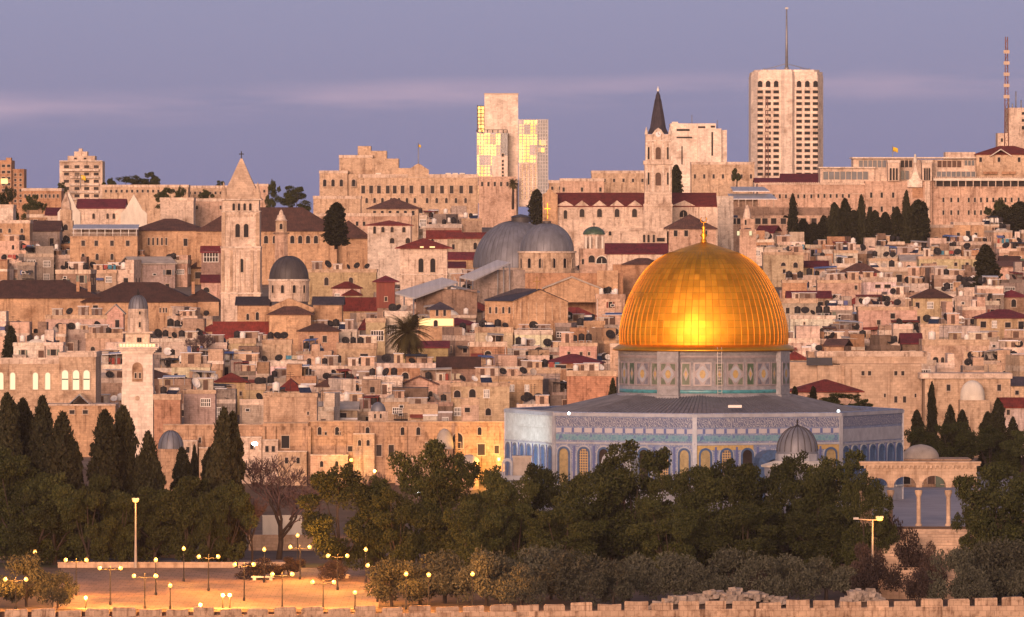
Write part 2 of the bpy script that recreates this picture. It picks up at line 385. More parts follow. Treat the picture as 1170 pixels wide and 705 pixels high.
def gold():
    t = NT('gold_leaf'); tc = t.n('ShaderNodeTexCoord'); mp = t.n('ShaderNodeMapping'); t.l(tc.outputs['UV'], mp.inputs[0])
    fl = t.n('ShaderNodeVectorMath', operation='FLOOR'); t.l(mp.outputs[0], fl.inputs[0])
    fr = t.n('ShaderNodeVectorMath', operation='FRACTION'); t.l(mp.outputs[0], fr.inputs[0])
    wn = t.n('ShaderNodeTexWhiteNoise'); wn.noise_dimensions = '3D'; t.l(fl.outputs[0], wn.inputs['Vector'])
    sp = t.n('ShaderNodeSeparateXYZ'); t.l(fr.outputs[0], sp.inputs[0])
    ex = t.math('ABSOLUTE', t.math('SUBTRACT', sp.outputs[0], 0.5)); ey = t.math('ABSOLUTE', t.math('SUBTRACT', sp.outputs[1], 0.5))
    seam = t.math('MAXIMUM', t.math('GREATER_THAN', ex, 0.47), t.math('GREATER_THAN', ey, 0.472))
    c = t.ramp(wn.outputs['Value'], [(0.0,(0.90,0.385,0.03)),(0.5,(0.94,0.43,0.036)),(1.0,(0.97,0.47,0.045))])
    nz = t.noise(t.coord((1,1,1)), 0.5, 4); k = t.ramp(nz, [(0.3,(0.82,0.80,0.78)),(0.65,(1.05,)*3)])
    c = t.mix(1.0, c, k, 'MULTIPLY')
    c = t.mix(t.math('MULTIPLY', seam, 0.42), c, (0.20,0.075,0.012))
    # every sheet of copper sits at a slightly different tilt
    ge = t.n('ShaderNodeNewGeometry'); sb = t.n('ShaderNodeVectorMath', operation='SUBTRACT'); t.l(wn.outputs['Color'], sb.inputs[0]); sb.inputs[1].default_value = (.5,.5,.5)
    sc = t.n('ShaderNodeVectorMath', operation='SCALE'); t.l(sb.outputs[0], sc.inputs[0]); sc.inputs['Scale'].default_value = 0.06
    ad = t.n('ShaderNodeVectorMath', operation='ADD'); t.l(ge.outputs['Normal'], ad.inputs[0]); t.l(sc.outputs[0], ad.inputs[1])
    nm = t.n('ShaderNodeVectorMath', operation='NORMALIZE'); t.l(ad.outputs[0], nm.inputs[0]); t.l(nm.outputs[0], t.b.inputs['Normal'])
    M['gold_leaf'] = t.done(c, t.math('ADD', 0.46, t.math('MULTIPLY', wn.outputs['Value'], 0.10)), 1.0)
gold()
def dawn_glass():  # the gold dawn reflection is put into the pane colours
    t = NT('dawn_tinted_glass'); oi, off = rand_loc(t); tc = t.n('ShaderNodeTexCoord'); mp = t.n('ShaderNodeMapping'); mp.inputs['Scale'].default_value = (0.55,0.55,0.30)
    t.l(tc.outputs['Object'], mp.inputs[0])
    fl = t.n('ShaderNodeVectorMath', operation='FLOOR'); t.l(mp.outputs[0], fl.inputs[0])
    wn = t.n('ShaderNodeTexWhiteNoise'); wn.noise_dimensions = '3D'; t.l(fl.outputs[0], wn.inputs['Vector'])
    ge = t.n('ShaderNodeNewGeometry'); sb = t.n('ShaderNodeVectorMath', operation='SUBTRACT'); t.l(wn.outputs['Color'], sb.inputs[0]); sb.inputs[1].default_value = (.5,.5,.5)
    sc = t.n('ShaderNodeVectorMath', operation='SCALE'); t.l(sb.outputs[0], sc.inputs[0]); sc.inputs['Scale'].default_value = 0.06
    ad = t.n('ShaderNodeVectorMath', operation='ADD'); t.l(ge.outputs['Normal'], ad.inputs[0]); t.l(sc.outputs[0], ad.inputs[1])
    nm = t.n('ShaderNodeVectorMath', operation='NORMALIZE'); t.l(ad.outputs[0], nm.inputs[0]); t.l(nm.outputs[0], t.b.inputs['Normal'])
    gc = t.ramp(wn.outputs['Value'], [(0.0,(0.07,0.065,0.08)),(0.24,(0.13,0.11,0.08)),(0.42,(0.30,0.25,0.10)),(1.0,(0.50,0.42,0.16))])
    M['dawn_tinted_glass'] = t.done(gc, 0.3, 1.0)
dawn_glass()
plain('blue_glass', (0.06,0.075,0.12), 0.15, 0.0, var=0.3, spec=0.8)
def leaf(name, a, b, c):
    t = NT(name); oi, off = rand_loc(t)
    f = t.noise(t.coord((1,1,1), which='Object', loc=off), 7.0, 3, 0.6)
    col = t.ramp(f, [(0.30,a),(0.5,b),(0.72,c)])
    hv = t.n('ShaderNodeHueSaturation'); t.l(t.math('ADD', 0.72, t.math('MULTIPLY', oi.outputs['Random'], 0.6)), hv.inputs['Value']); t.l(col, hv.inputs['Color'])
    M[name] = t.done(hv.outputs[0], 0.8, spec=0.15)
leaf('pine_leaf', (0.012,0.017,0.006), (0.033,0.040,0.013), (0.085,0.083,0.025))
leaf('cypress_leaf', (0.010,0.012,0.006), (0.024,0.025,0.012), (0.055,0.048,0.024))
leaf('olive_leaf', (0.026,0.029,0.021), (0.056,0.058,0.042), (0.12,0.115,0.085))
leaf('dry_leaf', (0.024,0.017,0.016), (0.042,0.029,0.026), (0.07,0.048,0.042))
leaf('palm_leaf', (0.035,0.03,0.014), (0.07,0.058,0.025), (0.12,0.095,0.04))
# ------------------------------------------------------------------ windows (cached meshes, one part each)
_WC = {}
def arch_pts(w, h, n=7, point=0.0):
    r = w/2; zs = max(h-r*(1+point), 0.05)
    pts = [(-r,0),(r,0)]
    for i in range(n+1):
        a = math.pi*i/n; pts.append((r*math.cos(a), zs + (h-zs)*math.sin(a)**(1.0 if not point else 0.8)))
    return pts
def win_mesh(kind, w, h, mats=None):
    w = max(round(w/0.1)*0.1, 0.3); h = max(round(h/0.1)*0.1, 0.3)
    key = (kind, w, h, tuple(mats) if mats else None)
    if key in _WC: return _WC[key]
    mb = MB(); ms = mats or {'rect':('dark_pane','trim'),'arch':('dark_pane','trim'),'dim':('dim_pane','trim'),'darch':('dim_pane','trim'),'door':('wood','trim'),'hole':('dark_pane','concrete'),'bars':('dim_pane','white_paint'),'shut':('dark_pane','trim')}[kind]
    if kind in ('arch','darch'):
        inn = arch_pts(w, h); f = 0.13*min(1.6, max(w,0.8)); o = arch_pts(w+2*f, h+f)
        mb.add([(x,-0.03,z) for x,z in inn], [tuple(range(len(inn)))], 0)
        n = len(inn)
        vs = [(x,-0.03,z) for x,z in inn]+[(x,-0.14,z) for x,z in inn]+[(x,-0.14,z) for x,z in o]+[(x,0.02,z) for x,z in o]
        fs = []
        for i in range(1, n):
            j = (i+1) % n
            for k in range(3): fs.append((k*n+i, k*n+j, (k+1)*n+j, (k+1)*n+i))
        mb.add(vs, fs, 1); mb.box(-w/2-f-.05, w/2+f+.05, -0.2, 0.02, -0.12, 0.0, 1)
        if w > 1.3: mb.box(-0.05, 0.05, -0.075, -0.035, 0.02, h-w*.2, 1)
    else:
        f = 0.1
        mb.add([(-w/2,-0.03,0),(w/2,-0.03,0),(w/2,-0.03,h),(-w/2,-0.03,h)], [(0,1,2,3)], 0)
        if kind != 'hole':
            mb.box(-w/2-f, -w/2, -0.12, 0.02, 0, h, 1); mb.box(w/2, w/2+f, -0.12, 0.02, 0, h, 1)
        mb.box(-w/2-f, w/2+f, -0.15, 0.02, h, h+f*1.3, 1)
        if kind != 'door': mb.box(-w/2-f-.05, w/2+f+.05, -0.2, 0.02, -f*1.2, 0, 1)
        if kind == 'shut':
            for sx in (-1, 1): x = sx*(w*.5+w*.26+.1); mb.box(x-w*.25, x+w*.25, -.1, .0, 0, h, 2)
        if kind == 'bars':
            for i in range(1, 5): x = -w/2+w*i/5; mb.box(x-.05, x+.05, -0.08, -0.04, 0.02, h-.02, 1)
            mb.box(-w/2+.02, w/2-.02, -0.10, -0.081, h*.5-.05, h*.5+.05, 1)
    me = mb.mesh('window', [M[m] for m in ms]); _WC[key] = me; return me
# ================================================================== THE SETTING
rng = random.Random(7)
def ground():
    ys = sorted(set([-600,-200,0,20,100,200,350,500,650,800,840,860.3,861.2] + list(range(865,1000,15)) + list(range(1000,2000,50)) + [2000,2100,2300,2700,3200,4600]))
    xs = [-1500,-1000,-600,-300,-200,-150] + list(range(-130,131,10)) + [150,200,300,600,1000,1500]
    mb = MB(); vs = [(x,y,gz(y)) for y in ys for x in xs]; n = len(xs)
    fs = [(j*n+i, j*n+i+1, (j+1)*n+i+1, (j+1)*n+i) for j in range(len(ys)-1) for i in range(n-1)]
    mb.add(vs, fs)
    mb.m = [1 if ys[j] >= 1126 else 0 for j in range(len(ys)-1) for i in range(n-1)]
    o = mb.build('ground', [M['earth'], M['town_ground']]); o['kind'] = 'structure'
ground()
def sheet(name, poly, z, mat):
    mb = MB(); mb.add([(x,y,z if not callable(z) else z(y)) for x,y in poly], [tuple(range(len(poly)))]); o = mb.build(name, M[mat]); o['kind'] = 'structure'; return o
# paved square at the lower left, its lawn behind, the raised stone platform of the shrine with stairs
sheet('paved_square', [(at(60,0,866).x,866),(at(432,0,866).x,866),(at(440,0,962).x,962),(at(70,0,962).x,962)], lambda y: gz(y)+0.05, 'paving')
sheet('path', [(at(-40,0,975).x,975),(at(330,0,975).x,975),(at(330,0,982).x,982),(at(-40,0,982).x,982)], lambda y: gz(y)+0.06, 'paving')
sheet('lawn', [(at(-40,0,963.5).x,963.5),(at(430,0,963.5).x,963.5),(at(430,0,974).x,974),(at(-40,0,974).x,974)], lambda y: gz(y)+0.05, 'grass')
mb = MB(); xa = at(555,0,1000).x; xb = at(985,0,905).x; xc = at(1122,0,905).x
poly = [(xa,948),(xb,948),(xb,905),(xc,905),(xc,948),(95,948),(95,1112),(xa,1112)]
mb.ext(poly, -9.0, -0.004, 1)
mb.add([(x,y,0.0) for x,y in poly], [tuple(range(8))], 0)
o = mb.build('stone_platform', [M['platform_paving'], M['earth']]); o['kind'] = 'structure'
mb = MB()
for i in range(22):
    mb.box(xb+1.0, xc-1.0, 905-0.75*(i+1), 905-0.75*i, -9.5, -0.3*(i+1), 0)
o = mb.build('stairs', [M['fine_stone']]); o['kind'] = 'structure'
# ------------------------------------------------------------------ battlemented wall along the bottom edge
def battlement():
    f = Fr('battlement_wall', 585, 705, 860); tag(f.o, 'weathered limestone battlement wall with square merlons running along the foot of the view', 'wall')
    tops = lambda px: 696.0 - 14.0*px/1170.0
    f.o.location.z = -8.0; f.z0 = -8.0
    mb = MB(); pts = [(-70, 0)]
    step = 30.8
    x0, x1 = f.x(-120), f.x(1290)
    zt = lambda px: f.z(tops(px)+10.0)
    mb.prism([(x0,-14),(x1,-14),(x1,zt(1290)),(x0,zt(-120))], 0, 1.7)
    f.part('parapet', mb, M['wall_stone'])
    r = random.Random(3); i = 0; px = -118.0
    while px < 1280:
        wpx = step-5.0+r.uniform(-2.4,1.6); a, b = f.x(px), f.x(px+wpx); za, zb = zt(px)-.05, zt(px+wpx)-.05
        h = (10.0)*f.k + r.uniform(-.28,.1); c = r.uniform(.04,.22)
        mb = MB(); mb.prism([(a,za-.1),(b,zb-.1),(b,zb+h-c),(b-c,zb+h),(a+(b-a)*.6,zb+h-r.uniform(-.03,.1)),(a+c,za+h+r.uniform(-.12,.05)),(a,za+h-c*r.uniform(.6,1.8))], 0.02+r.uniform(0,.05), 0.85)
        f.part('merlon', mb, M['wall_stone']); px += step
battlement()
# low parapets and terrace walls of the gardens
def low_wall(px0, px1, py, Y, h, label, mat='fine_stone'):
    f = Fr('low_wall', (px0+px1)/2, py, Y); tag(f.o, label, 'wall'); f.o.location.z = gz(Y); 
    mb = MB(); a, b = f.x(px0), f.x(px1); mb.box(a, b, 0, .5, -1, h, 0); mb.box(a-.05, b+.05, -.06, .56, h, h+.14, 0); f.part('masonry', mb, M[mat])
low_wall(66, 268, 652, 963, 0.6, 'low kerb wall along the back of the lamp-lit square')
low_wall(272, 330, 648, 963, 0.6, 'short low wall right of the square behind the lamps')
low_wall(-20, 60, 640, 986, 0.9, 'low garden wall at the far left under the cypresses')
low_wall(140, 236, 636, 990, 0.8, 'pale low wall among the trunks behind the tall lamp post')
low_wall(284, 360, 604, 1010, 2.0, 'pale terrace wall glimpsed beside the bare tree')
low_wall(300, 345, 590, 1040, 3.4, 'whitish upper terrace wall seen under the bare branches', 'plaster')
for i, (px, py, wpx) in enumerate([(300,664,26),(292,661,14),(392,662,16)]):
    f = Fr('stone_bench', px, py, 0 or (HC+7.9)*F/(py-HY)); mb = MB(); hw = wpx*f.k/2
    mb.box(-hw, hw, 0, .9, .32, .5, 0); mb.box(-hw+.2, -hw+.6, .1, .8, -.2, .32, 0); mb.box(hw-.6, hw-.2, .1, .8, -.2, .32, 0)
    f.o.location.z = gz(f.Y)+.06; f.part('slab', mb, M['pale_stone'])
    tag(f.o, ['long pale stone bench on the lamp-lit square', 'short stone bench left of the longest bench on the square', 'stone bench near the right edge of the lit square'][i], 'bench')
# thin evening haze over the whole place
mb = MB(); mb.box(-1510, 1510, -610, 4610, -44, 132); hz = mb.build('haze', [bpy.data.materials.new('haze')]); hz['kind'] = 'stuff'; hm = hz.data.materials[0]; hm.use_nodes = True
hn = hm.node_tree.nodes; hn.remove(hn['Principled BSDF']); pv = hn.new('ShaderNodeVolumePrincipled'); pv.inputs['Color'].default_value = (0.86,0.80,0.84,1); pv.inputs['Density'].default_value = HAZE; pv.inputs['Anisotropy'].default_value = 0.0
hm.node_tree.links.new(pv.outputs[0], hn['Material Output'].inputs['Volume'])
# ================================================================== THE GOLD-DOMED SHRINE
def shrine():
    RO, H, D0 = 26.9, 12.45, R(-4.0)
    f = Fr('shrine', 804, 569.6, 1000); root = f.o; root.location.z = 0; f.z0 = 0
    tag(root, 'octagonal shrine with a great gold dome, tiled drum and blue tiled walls above the pines', 'shrine')
    ap, Ln = RO*math.cos(R(22.5)), 2*RO*math.sin(R(22.5)); tk = math.tan(R(22.5))
    def face_window(fr, x, w, z0, h, pane, border, outer):
        mb = MB(); inn = arch_pts(w, h, 9, .15); mid = arch_pts(w+.5, h+.28, 9, .15); ou = arch_pts(w+.85, h+.5, 9, .15); n = len(inn)
        mb.add([(p,-.02,q) for p,q in inn], [tuple(range(n))], 0)
        for A, B, ya, yb, mi in ((inn, inn, -.02, -.16, 1), (inn, mid, -.16, -.16, 1), (mid, mid, -.16, -.07, 1), (mid, ou, -.07, -.07, 2), (ou, ou, -.07, .02, 2)):
            vs = [(p,ya,q) for p,q in A]+[(p,yb,q) for p,q in B]
            mb.add(vs, [(i, (i+1) % n, (i+1) % n+n, i+n) for i in range(1, n)], mi)
        mb.box(-w/2-.3, w/2+.3, -.2, .02, -.22, 0.0, 2)
        return mb.build('window', [M[pane], M[border], M[outer]], fr, (x, 0, z0))
    for k in range(8):
        th = D0 + R(45*k + 22.5)
        mb = MB(); h2, i2 = Ln/2, Ln/2 - 1.0*tk
        mb.ext([(-h2,0),(h2,0),(i2,1.0),(-i2,1.0)], -1.0, 4.3, 0); mb.ext([(-h2,0),(h2,0),(i2,1.0),(-i2,1.0)], 4.3, H-.3, 1)
        fc = mb.build('facade', [M['marble'], M['pale_tile'] if k == 6 else M['patterned_tile']], root, (ap*math.sin(th), -ap*math.cos(th), 0), th)  # left side paler: its floodlit whiteness is put into the tile colour
        def bandpart(nm, z0, z1, mat, pr):
            m = MB(); e = pr*tk-.004; m.box(-h2-e, h2+e, -pr, .0, z0, z1); return m.build(nm, M[mat], fc)
        front = k in (0, 7); light = not front
        if front:
            bandpart('inscription_band', 10.25, 11.45, 'script_tile', .06); bandpart('cartouche_band', 9.45, 10.05, 'cartouche_tile', .05)
            bandpart('turquoise_band', 8.45, 9.2, 'band_tile', .05); bandpart('string_course', 7.95, 8.2, 'marble', .12)
        else:
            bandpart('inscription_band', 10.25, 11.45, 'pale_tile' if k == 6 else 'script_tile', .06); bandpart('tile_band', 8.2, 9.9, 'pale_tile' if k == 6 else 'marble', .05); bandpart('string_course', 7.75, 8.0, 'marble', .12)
        bandpart('cornice', 11.6, 12.05, 'marble', .16)
        for j in range(7):
            x = -h2 + Ln*(j+.5)/7
            if front:
                if j == 3: continue
                face_window(fc, x, 1.35, 2.6, 4.7, ['window_gold','lattice','dim_pane','x','dim_pane','lattice','window_gold'][j], 'blue_tile', 'marble')
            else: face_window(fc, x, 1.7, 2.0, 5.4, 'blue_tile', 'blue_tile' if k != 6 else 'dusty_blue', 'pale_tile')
            if j < 6:
                m = MB(); m.box(-.14, .14, -.1, 0.0, 2.0, 7.7); m.build('pilaster', M['cartouche_tile'], fc, (x+Ln/14, 0, 0))
        if k == 0:                                                   # gilt tile frame round the lower half of this side
            for q0, q1, w0, w1 in ((-h2+.35,-h2+.95,-h2+.95,-h2+8.2),(h2-.95,h2-.35,h2-5.2,h2-.95)):
                m = MB(); m.box(q0, q1, -.09, 0, 0, 7.9); m.box(w0, w1, -.09, 0, 7.3, 7.9); m.build('gilt_border', M['gold_tile'], fc)
        if front:                                                   # porch in the middle of the side
            m = MB(); m.prism([(-2.2,0),(-1.3,0)]+[(1.3*math.cos(math.pi-a*math.pi/8), 4.6+1.5*math.sin(a*math.pi/8)) for a in range(9)]+[(1.3,0),(2.2,0),(2.2,5.6)]+[(2.2*math.cos(a*math.pi/8), 5.6+1.7*math.sin(a*math.pi/8)) for a in range(1,8)]+[(-2.2,5.6)], -2.4, 0.0)
            p = m.build('porch', [M['blue_tile'] if k == 0 else M['marble']], fc); m = MB(); m.box(-1.28, 1.28, -.05, -.02, 0, 4.4); m.build('door', M['wood'], p)
        m = MB(); m.box(-.3, .3, -.16, .2, -.5, 11.95); m.build('corner_pier', M['marble'], root, (RO*math.sin(D0+R(45*k))*.997, -RO*math.cos(D0+R(45*k))*.997, 0), D0+R(45*k))
    # lead roof with standing seams
    a0 = D0; zr0, zr1 = 10.9, 14.2; ri, roo = 11.9, RO-1.05
    m = MB(); m.lathe([(roo, zr0-.4),(roo, zr0),(ri-.6, zr1)], 8, 0, a0=a0, smooth=False, cap=False)
    for k in range(8):
        p0 = Vector((roo*math.sin(a0+R(45*k)), -roo*math.cos(a0+R(45*k)), zr0)); p1 = Vector((roo*math.sin(a0+R(45*k+45)), -roo*math.cos(a0+R(45*k+45)), zr0))
        q0 = Vector(((ri-.6)*math.sin(a0+R(45*k)), -(ri-.6)*math.cos(a0+R(45*k)), zr1)); q1 = Vector(((ri-.6)*math.sin(a0+R(45*k+45)), -(ri-.6)*math.cos(a0+R(45*k+45)), zr1))
        for j in range(24):
            t = j/24; m.tube([p0.lerp(p1,t)+Vector((0,0,.03)), q0.lerp(q1,t)+Vector((0,0,.03))], .085, 4, 1, False)
    m.build('lead_roof', [M['lead'], M['lead_rib']], root)
    # drum
    rd = 11.35; zb, zt = 13.6, 20.15
    m = MB(); m.lathe([(rd+.35,zb),(rd+.35,zb+.55),(rd,zb+.6),(rd,zt-.7),(rd+.12,zt-.65),(rd+.12,zt)], 96, 0)
    m.build('drum', M['drum_tile'], root)
    m = MB(); m.lathe([(rd+.03,14.42),(rd+.06,14.44),(rd+.06,14.85),(rd+.03,14.87)], 96, 0, cap=False); m.build('turquoise_band', M['turquoise_tile'], root)
    m = MB(); m.lathe([(rd+.03,19.1),(rd+.05,19.12),(rd+.05,19.75),(rd+.03,19.77)], 96, 0, cap=False); m.build('inscription_band', M['rose_tile'], root)
    for i in range(4):
        th = R(-25.2 + 90*i); m = MB(); m.box(-1.55, 1.55, -.62, .1, zb+.58, zt-.02); m.box(-1.7,1.7,-.8,.1,zb-.3,zb+.55)
        m.build('buttress', M['drum_tile'], root, (rd*math.sin(th), -rd*math.cos(th), 0), th)
    for i in range(32):
        th = R(-2.2 + 11.25*i); wide = i % 2 == 0; wd = 2.45 if wide else 1.3; hh = 3.15; zc = 17.0
        butt = wide and i % 8 == 6; g = (wd/2)**2/(2*rd)+.05
        pr = .64 if butt else .06
        m = MB(); m.box(-wd/2, wd/2, -pr-.05, -pr+g+.06, zc-hh/2, zc+hh/2, 0)
        y = -pr-.06
        if wide:
            def poly(pts, yy, mi): m.add([(x,yy,zc+z) for x,z in pts], [tuple(range(len(pts)))], mi)
            a, b = wd/2-.2, hh/2-.2
            for sx in (-1,1):
                for sz in (-1,1):
                    p = [(sx*a,sz*b),(sx*.25,sz*b),(sx*a*.55,sz*b*.55),(sx*a,sz*.35)]
                    poly(p if sx*sz > 0 else p[::-1], y-.012, 1)
            poly([(-.85,0),(-.5,-.75),(0,-1.15),(.5,-.75),(.85,0),(.5,.75),(0,1.15),(-.5,.75)], y-.014, 2)
            poly([(-.42,0),(-.28,-.42),(0,-.6),(.28,-.42),(.42,0),(.28,.42),(0,.6),(-.28,.42)], y-.022, 3)
            pn = m.build('tile_panel', [M['rose_tile'], M['dusty_green'] if i % 4 else M['dusty_blue'], M['marble'], M['gold_tile']], root, (rd*math.sin(th), -rd*math.cos(th), 0), th)
        else:
            m.add([(x,y-.012,zc+z) for x,z in [(-.5,-1.4),(.5,-1.4),(.5,1.4),(-.5,1.4)]], [(0,1,2,3)], 1)
            m.add([(x,y-.02,zc+z) for x,z in [(-.4,0),(0,-.95),(.4,0),(0,.95)]], [(0,1,2,3)], 2)
            m.add([(x,y-.028,zc+z) for x,z in [(-.2,0),(0,-.5),(.2,0),(0,.5)]], [(0,1,2,3)], 3)
            m.build('tile_panel', [M['rose_tile'], M['dusty_green'] if i % 4 == 1 else M['green_tile'], M['rose_tile'], M['gold_tile']], root, (rd*math.sin(th), -rd*math.cos(th), 0), th)
    # the dome: outline measured from the photograph, gilded sheets in courses
    prof = [(398,95.4),(392,96.0),(385,96.4),(378,96.2),(372,95.4),(366,94.3),(359,92.6),(352,90.4),(346,88.2),(339,85.6),(333,82.8),(327,79.6),(321,76.0),(315,72.0),(309,67.4),(304,62.8),(299,57.2),(295,51.6),(291,44.6),(288,38.0),(285,30.2),(282.5,22.0),(280,14.0),(278,7.5),(276.5,3.0)]
    pr = [(hp/8.46, HC-(py-HY)/8.46) for py, hp in prof]
    nseg = 128; vs, fs, uv = [], [], []; s = 0
    ss = [0.0]
    for i in range(1, len(pr)): ss.append(ss[-1] + math.hypot(pr[i][0]-pr[i-1][0], pr[i][1]-pr[i-1][1]))
    for (r, z) in pr:
        for k in range(nseg+1):
            a = 2*math.pi*k/nseg; vs.append((r*math.sin(a), -r*math.cos(a), z))
    n1 = nseg+1
    for i in range(len(pr)-1):
        for k in range(nseg):
            fs.append((i*n1+k, i*n1+k+1, (i+1)*n1+k+1, (i+1)*n1+k)); uv += [(k*72/nseg, ss[i]/.98), ((k+1)*72/nseg, ss[i]/.98), ((k+1)*72/nseg, ss[i+1]/.98), (k*72/nseg, ss[i+1]/.98)]
    me = bpy.data.meshes.new('dome'); me.from_pydata(vs, [], fs); me.materials.append(M['gold_leaf'])
    ul = me.uv_layers.new(name='UVMap'); ul.data.foreach_set('uv', [c for p in uv for c in p])
    me.polygons.foreach_set('use_smooth', [True]*len(fs)); me.update(); d = link('dome', me, root)
    m = MB()
    for k in range(72):                                               # standing ribs between the gilded sheets
        a = 2*math.pi*k/72; m.tube([((r_+.02)*math.sin(a), -(r_+.02)*math.cos(a), z_) for r_, z_ in pr[:-5]], .035, 4)
    m.build('ribs', M['gilt'], d)
    m = MB(); m.lathe([(rd,20.0),(12.15,20.02),(12.3,20.12),(12.3,20.22),(11.75,20.62),(11.3,20.9)], 96, 0); m.build('rim', M['gilt'], root)
    zt = pr[-1][1]; m = MB(); m.lathe([(.45,zt-.3),(.4,zt+.3),(.22,zt+.5),(.5,zt+.9),(.22,zt+1.2),(.3,zt+1.5),(.16,zt+1.7),(.3,zt+1.95),(.1,zt+2.2),(.06,zt+2.6)], 12, 0)
    m.tube([(.42*math.sin(R(a)),0,zt+3.0-.42*math.cos(R(a))) for a in range(-140,141,28)], .07, 5, 0)
    m.build('finial', M['gilt'], root)
    m = MB(); th = R(8.6); 
    for sx in (-.28,.28): m.tube([(sx,-1.0,14.3),(sx,-.75,20.6)], .032, 4)
    for i in range(14): m.tube([(-.28,-.98+.017*i,14.6+.43*i),(.28,-.98+.017*i,14.6+.43*i)], .02, 4)
    m.build('ladder', M['white_paint'], root, (rd*math.sin(th), -rd*math.cos(th), 0), th)
    m = MB(); m.box(-.9,.9,-.25,.25,0,.35); m.build('roof_hatch', M['white_paint'], root, (3.6,-20.5,12.75))
shrine()
def floodlight(px, py, Y, label, target, watt, col, globe=.2, glowm='white_glow', spot=70):
    f = Fr('floodlight', px, py, Y); tag(f.o, label, 'floodlight')
    m = MB(); m.tube([(0,0,-.5),(0,0,.15)], .06, 5); m.box(-.3,.3,-.06,.2,.15,.6); f.part('housing', m, M['metal_grey'])
    m = MB(); m.lathe([(.02,.2),(globe,.28),(globe*1.1,.38),(globe,.48),(.02,.56)], 10, 0, c=(0,-.15)); f.part('lens', m, M[glowm])
    li = bpy.data.lights.new('floodlight_beam', 'SPOT'); li.energy = watt; li.color = col; li.spot_size = R(spot); li.spot_blend = .8; li.shadow_soft_size = .3
    lo = bpy.data.objects.new('floodlight_beam', li); COL.objects.link(lo); lo.parent = f.o
    p = f.o.location + Vector((0,-.4,.4)); lo.location = (0,-.4,.4); d = Vector(target)-p; lo.rotation_euler = d.to_track_quat('-Z','Y').to_euler(); return f
# ------------------------------------------------------------------ arcade at the head of the stairs
def arcade():
    f = Fr('arcade', 1050, 601, 905.6); tag(f.o, 'free-standing stone arcade of pointed arches on slim columns at the head of the stairs', 'arcade'); f.o.location.z = 0; f.z0 = 0
    spans = [(990,1018,0),(1018,1050,0),(1050,1084,0),(1084,1116,0)]
    top = f.z(532)
    def archspan(x0, x1):
        a, b = f.x(x0)+.34, f.x(x1)-.34; c = (a+b)/2; r = (b-a)/2; zs = f.z(557)
        pts = [(f.x(x0),zs),(a,zs)]
        for i in range(1, 10):
            t = math.pi*i/10; pts.append((c-r*math.cos(t), zs+r*.98*math.sin(t)**.85))
        return pts + [(b,zs),(f.x(x1),zs),(f.x(x1),top),(f.x(x0),top)]
    for i, (x0, x1, _) in enumerate(spans):
        m = MB(); m.prism(archspan(x0, x1), 0, 1.5); f.part('arch', m, M['fine_stone'])
    m = MB(); m.box(f.x(985)-.2, f.x(1120), -.25, 1.75, top, top+.28); m.box(f.x(985)-.3, f.x(1120)+.1, -.4, 1.9, top+.28, top+.5)
    for i in range(26): x = f.x(987)+i*.54; m.box(x, x+.22, -.32, -.251, top-.32, top)
    f.part('cornice', m, M['fine_stone'])
    for px in (1018,1050,1084):
        m = MB(); zs = f.z(560); m.lathe([(.42,0),(.42,.2),(.27,.35),(.25,zs-.9),(.27,zs-.85),(.46,zs-.35),(.46,zs-.02)], 14, 0, c=(0,.75))
        f.part('column', m, M['fine_stone'], loc=(f.x(px),0,0))
    for px in (990,1116):
        m = MB(); m.box(-.7,.7,-.05,1.55,0,f.z(560)-.02); m.box(-.8,.8,-.12,1.62,f.z(560)-.4,f.z(560)-.021); f.part('pier', m, M['fine_stone'], loc=(f.x(px),0,0))
arcade()
def low_dome_house():
    f = Fr('domed_house', 1054, 560, 1045); tag(f.o, 'low stone building with a shallow brown dome behind the arcade', 'building')
    m = MB(); f.box(m, 1031, 1108, 526, 566, 0, 9, 0); f.box(m, 1029, 1110, 524.6, 526, -.2, 9.2, 0); f.part('wall', m, M['old_stone'])
    r = 21*f.k; m = MB(); m.lathe([(r,0),(r,.3)]+[(r*math.cos(a*math.pi/18), .3+r*.70*math.sin(a*math.pi/18)) for a in range(1,9)]+[(.05,.3+r*.72)], 28, 0, c=(0,4.5)); f.part('dome', m, M['concrete'], loc=(f.x(1054),0,f.z(526)))
    for px, k in ((1036,'arch'),(1050,'arch'),(1064,'door'),(1080,'arch'),(1098,'arch')): f.win(k, px, 540, 553, 8)
    m = MB(); f.box(m, 1069, 1079, 541, 559, -.18, -.16, 0); f.part('green_door', m, M['green_tile'])
low_dome_house()
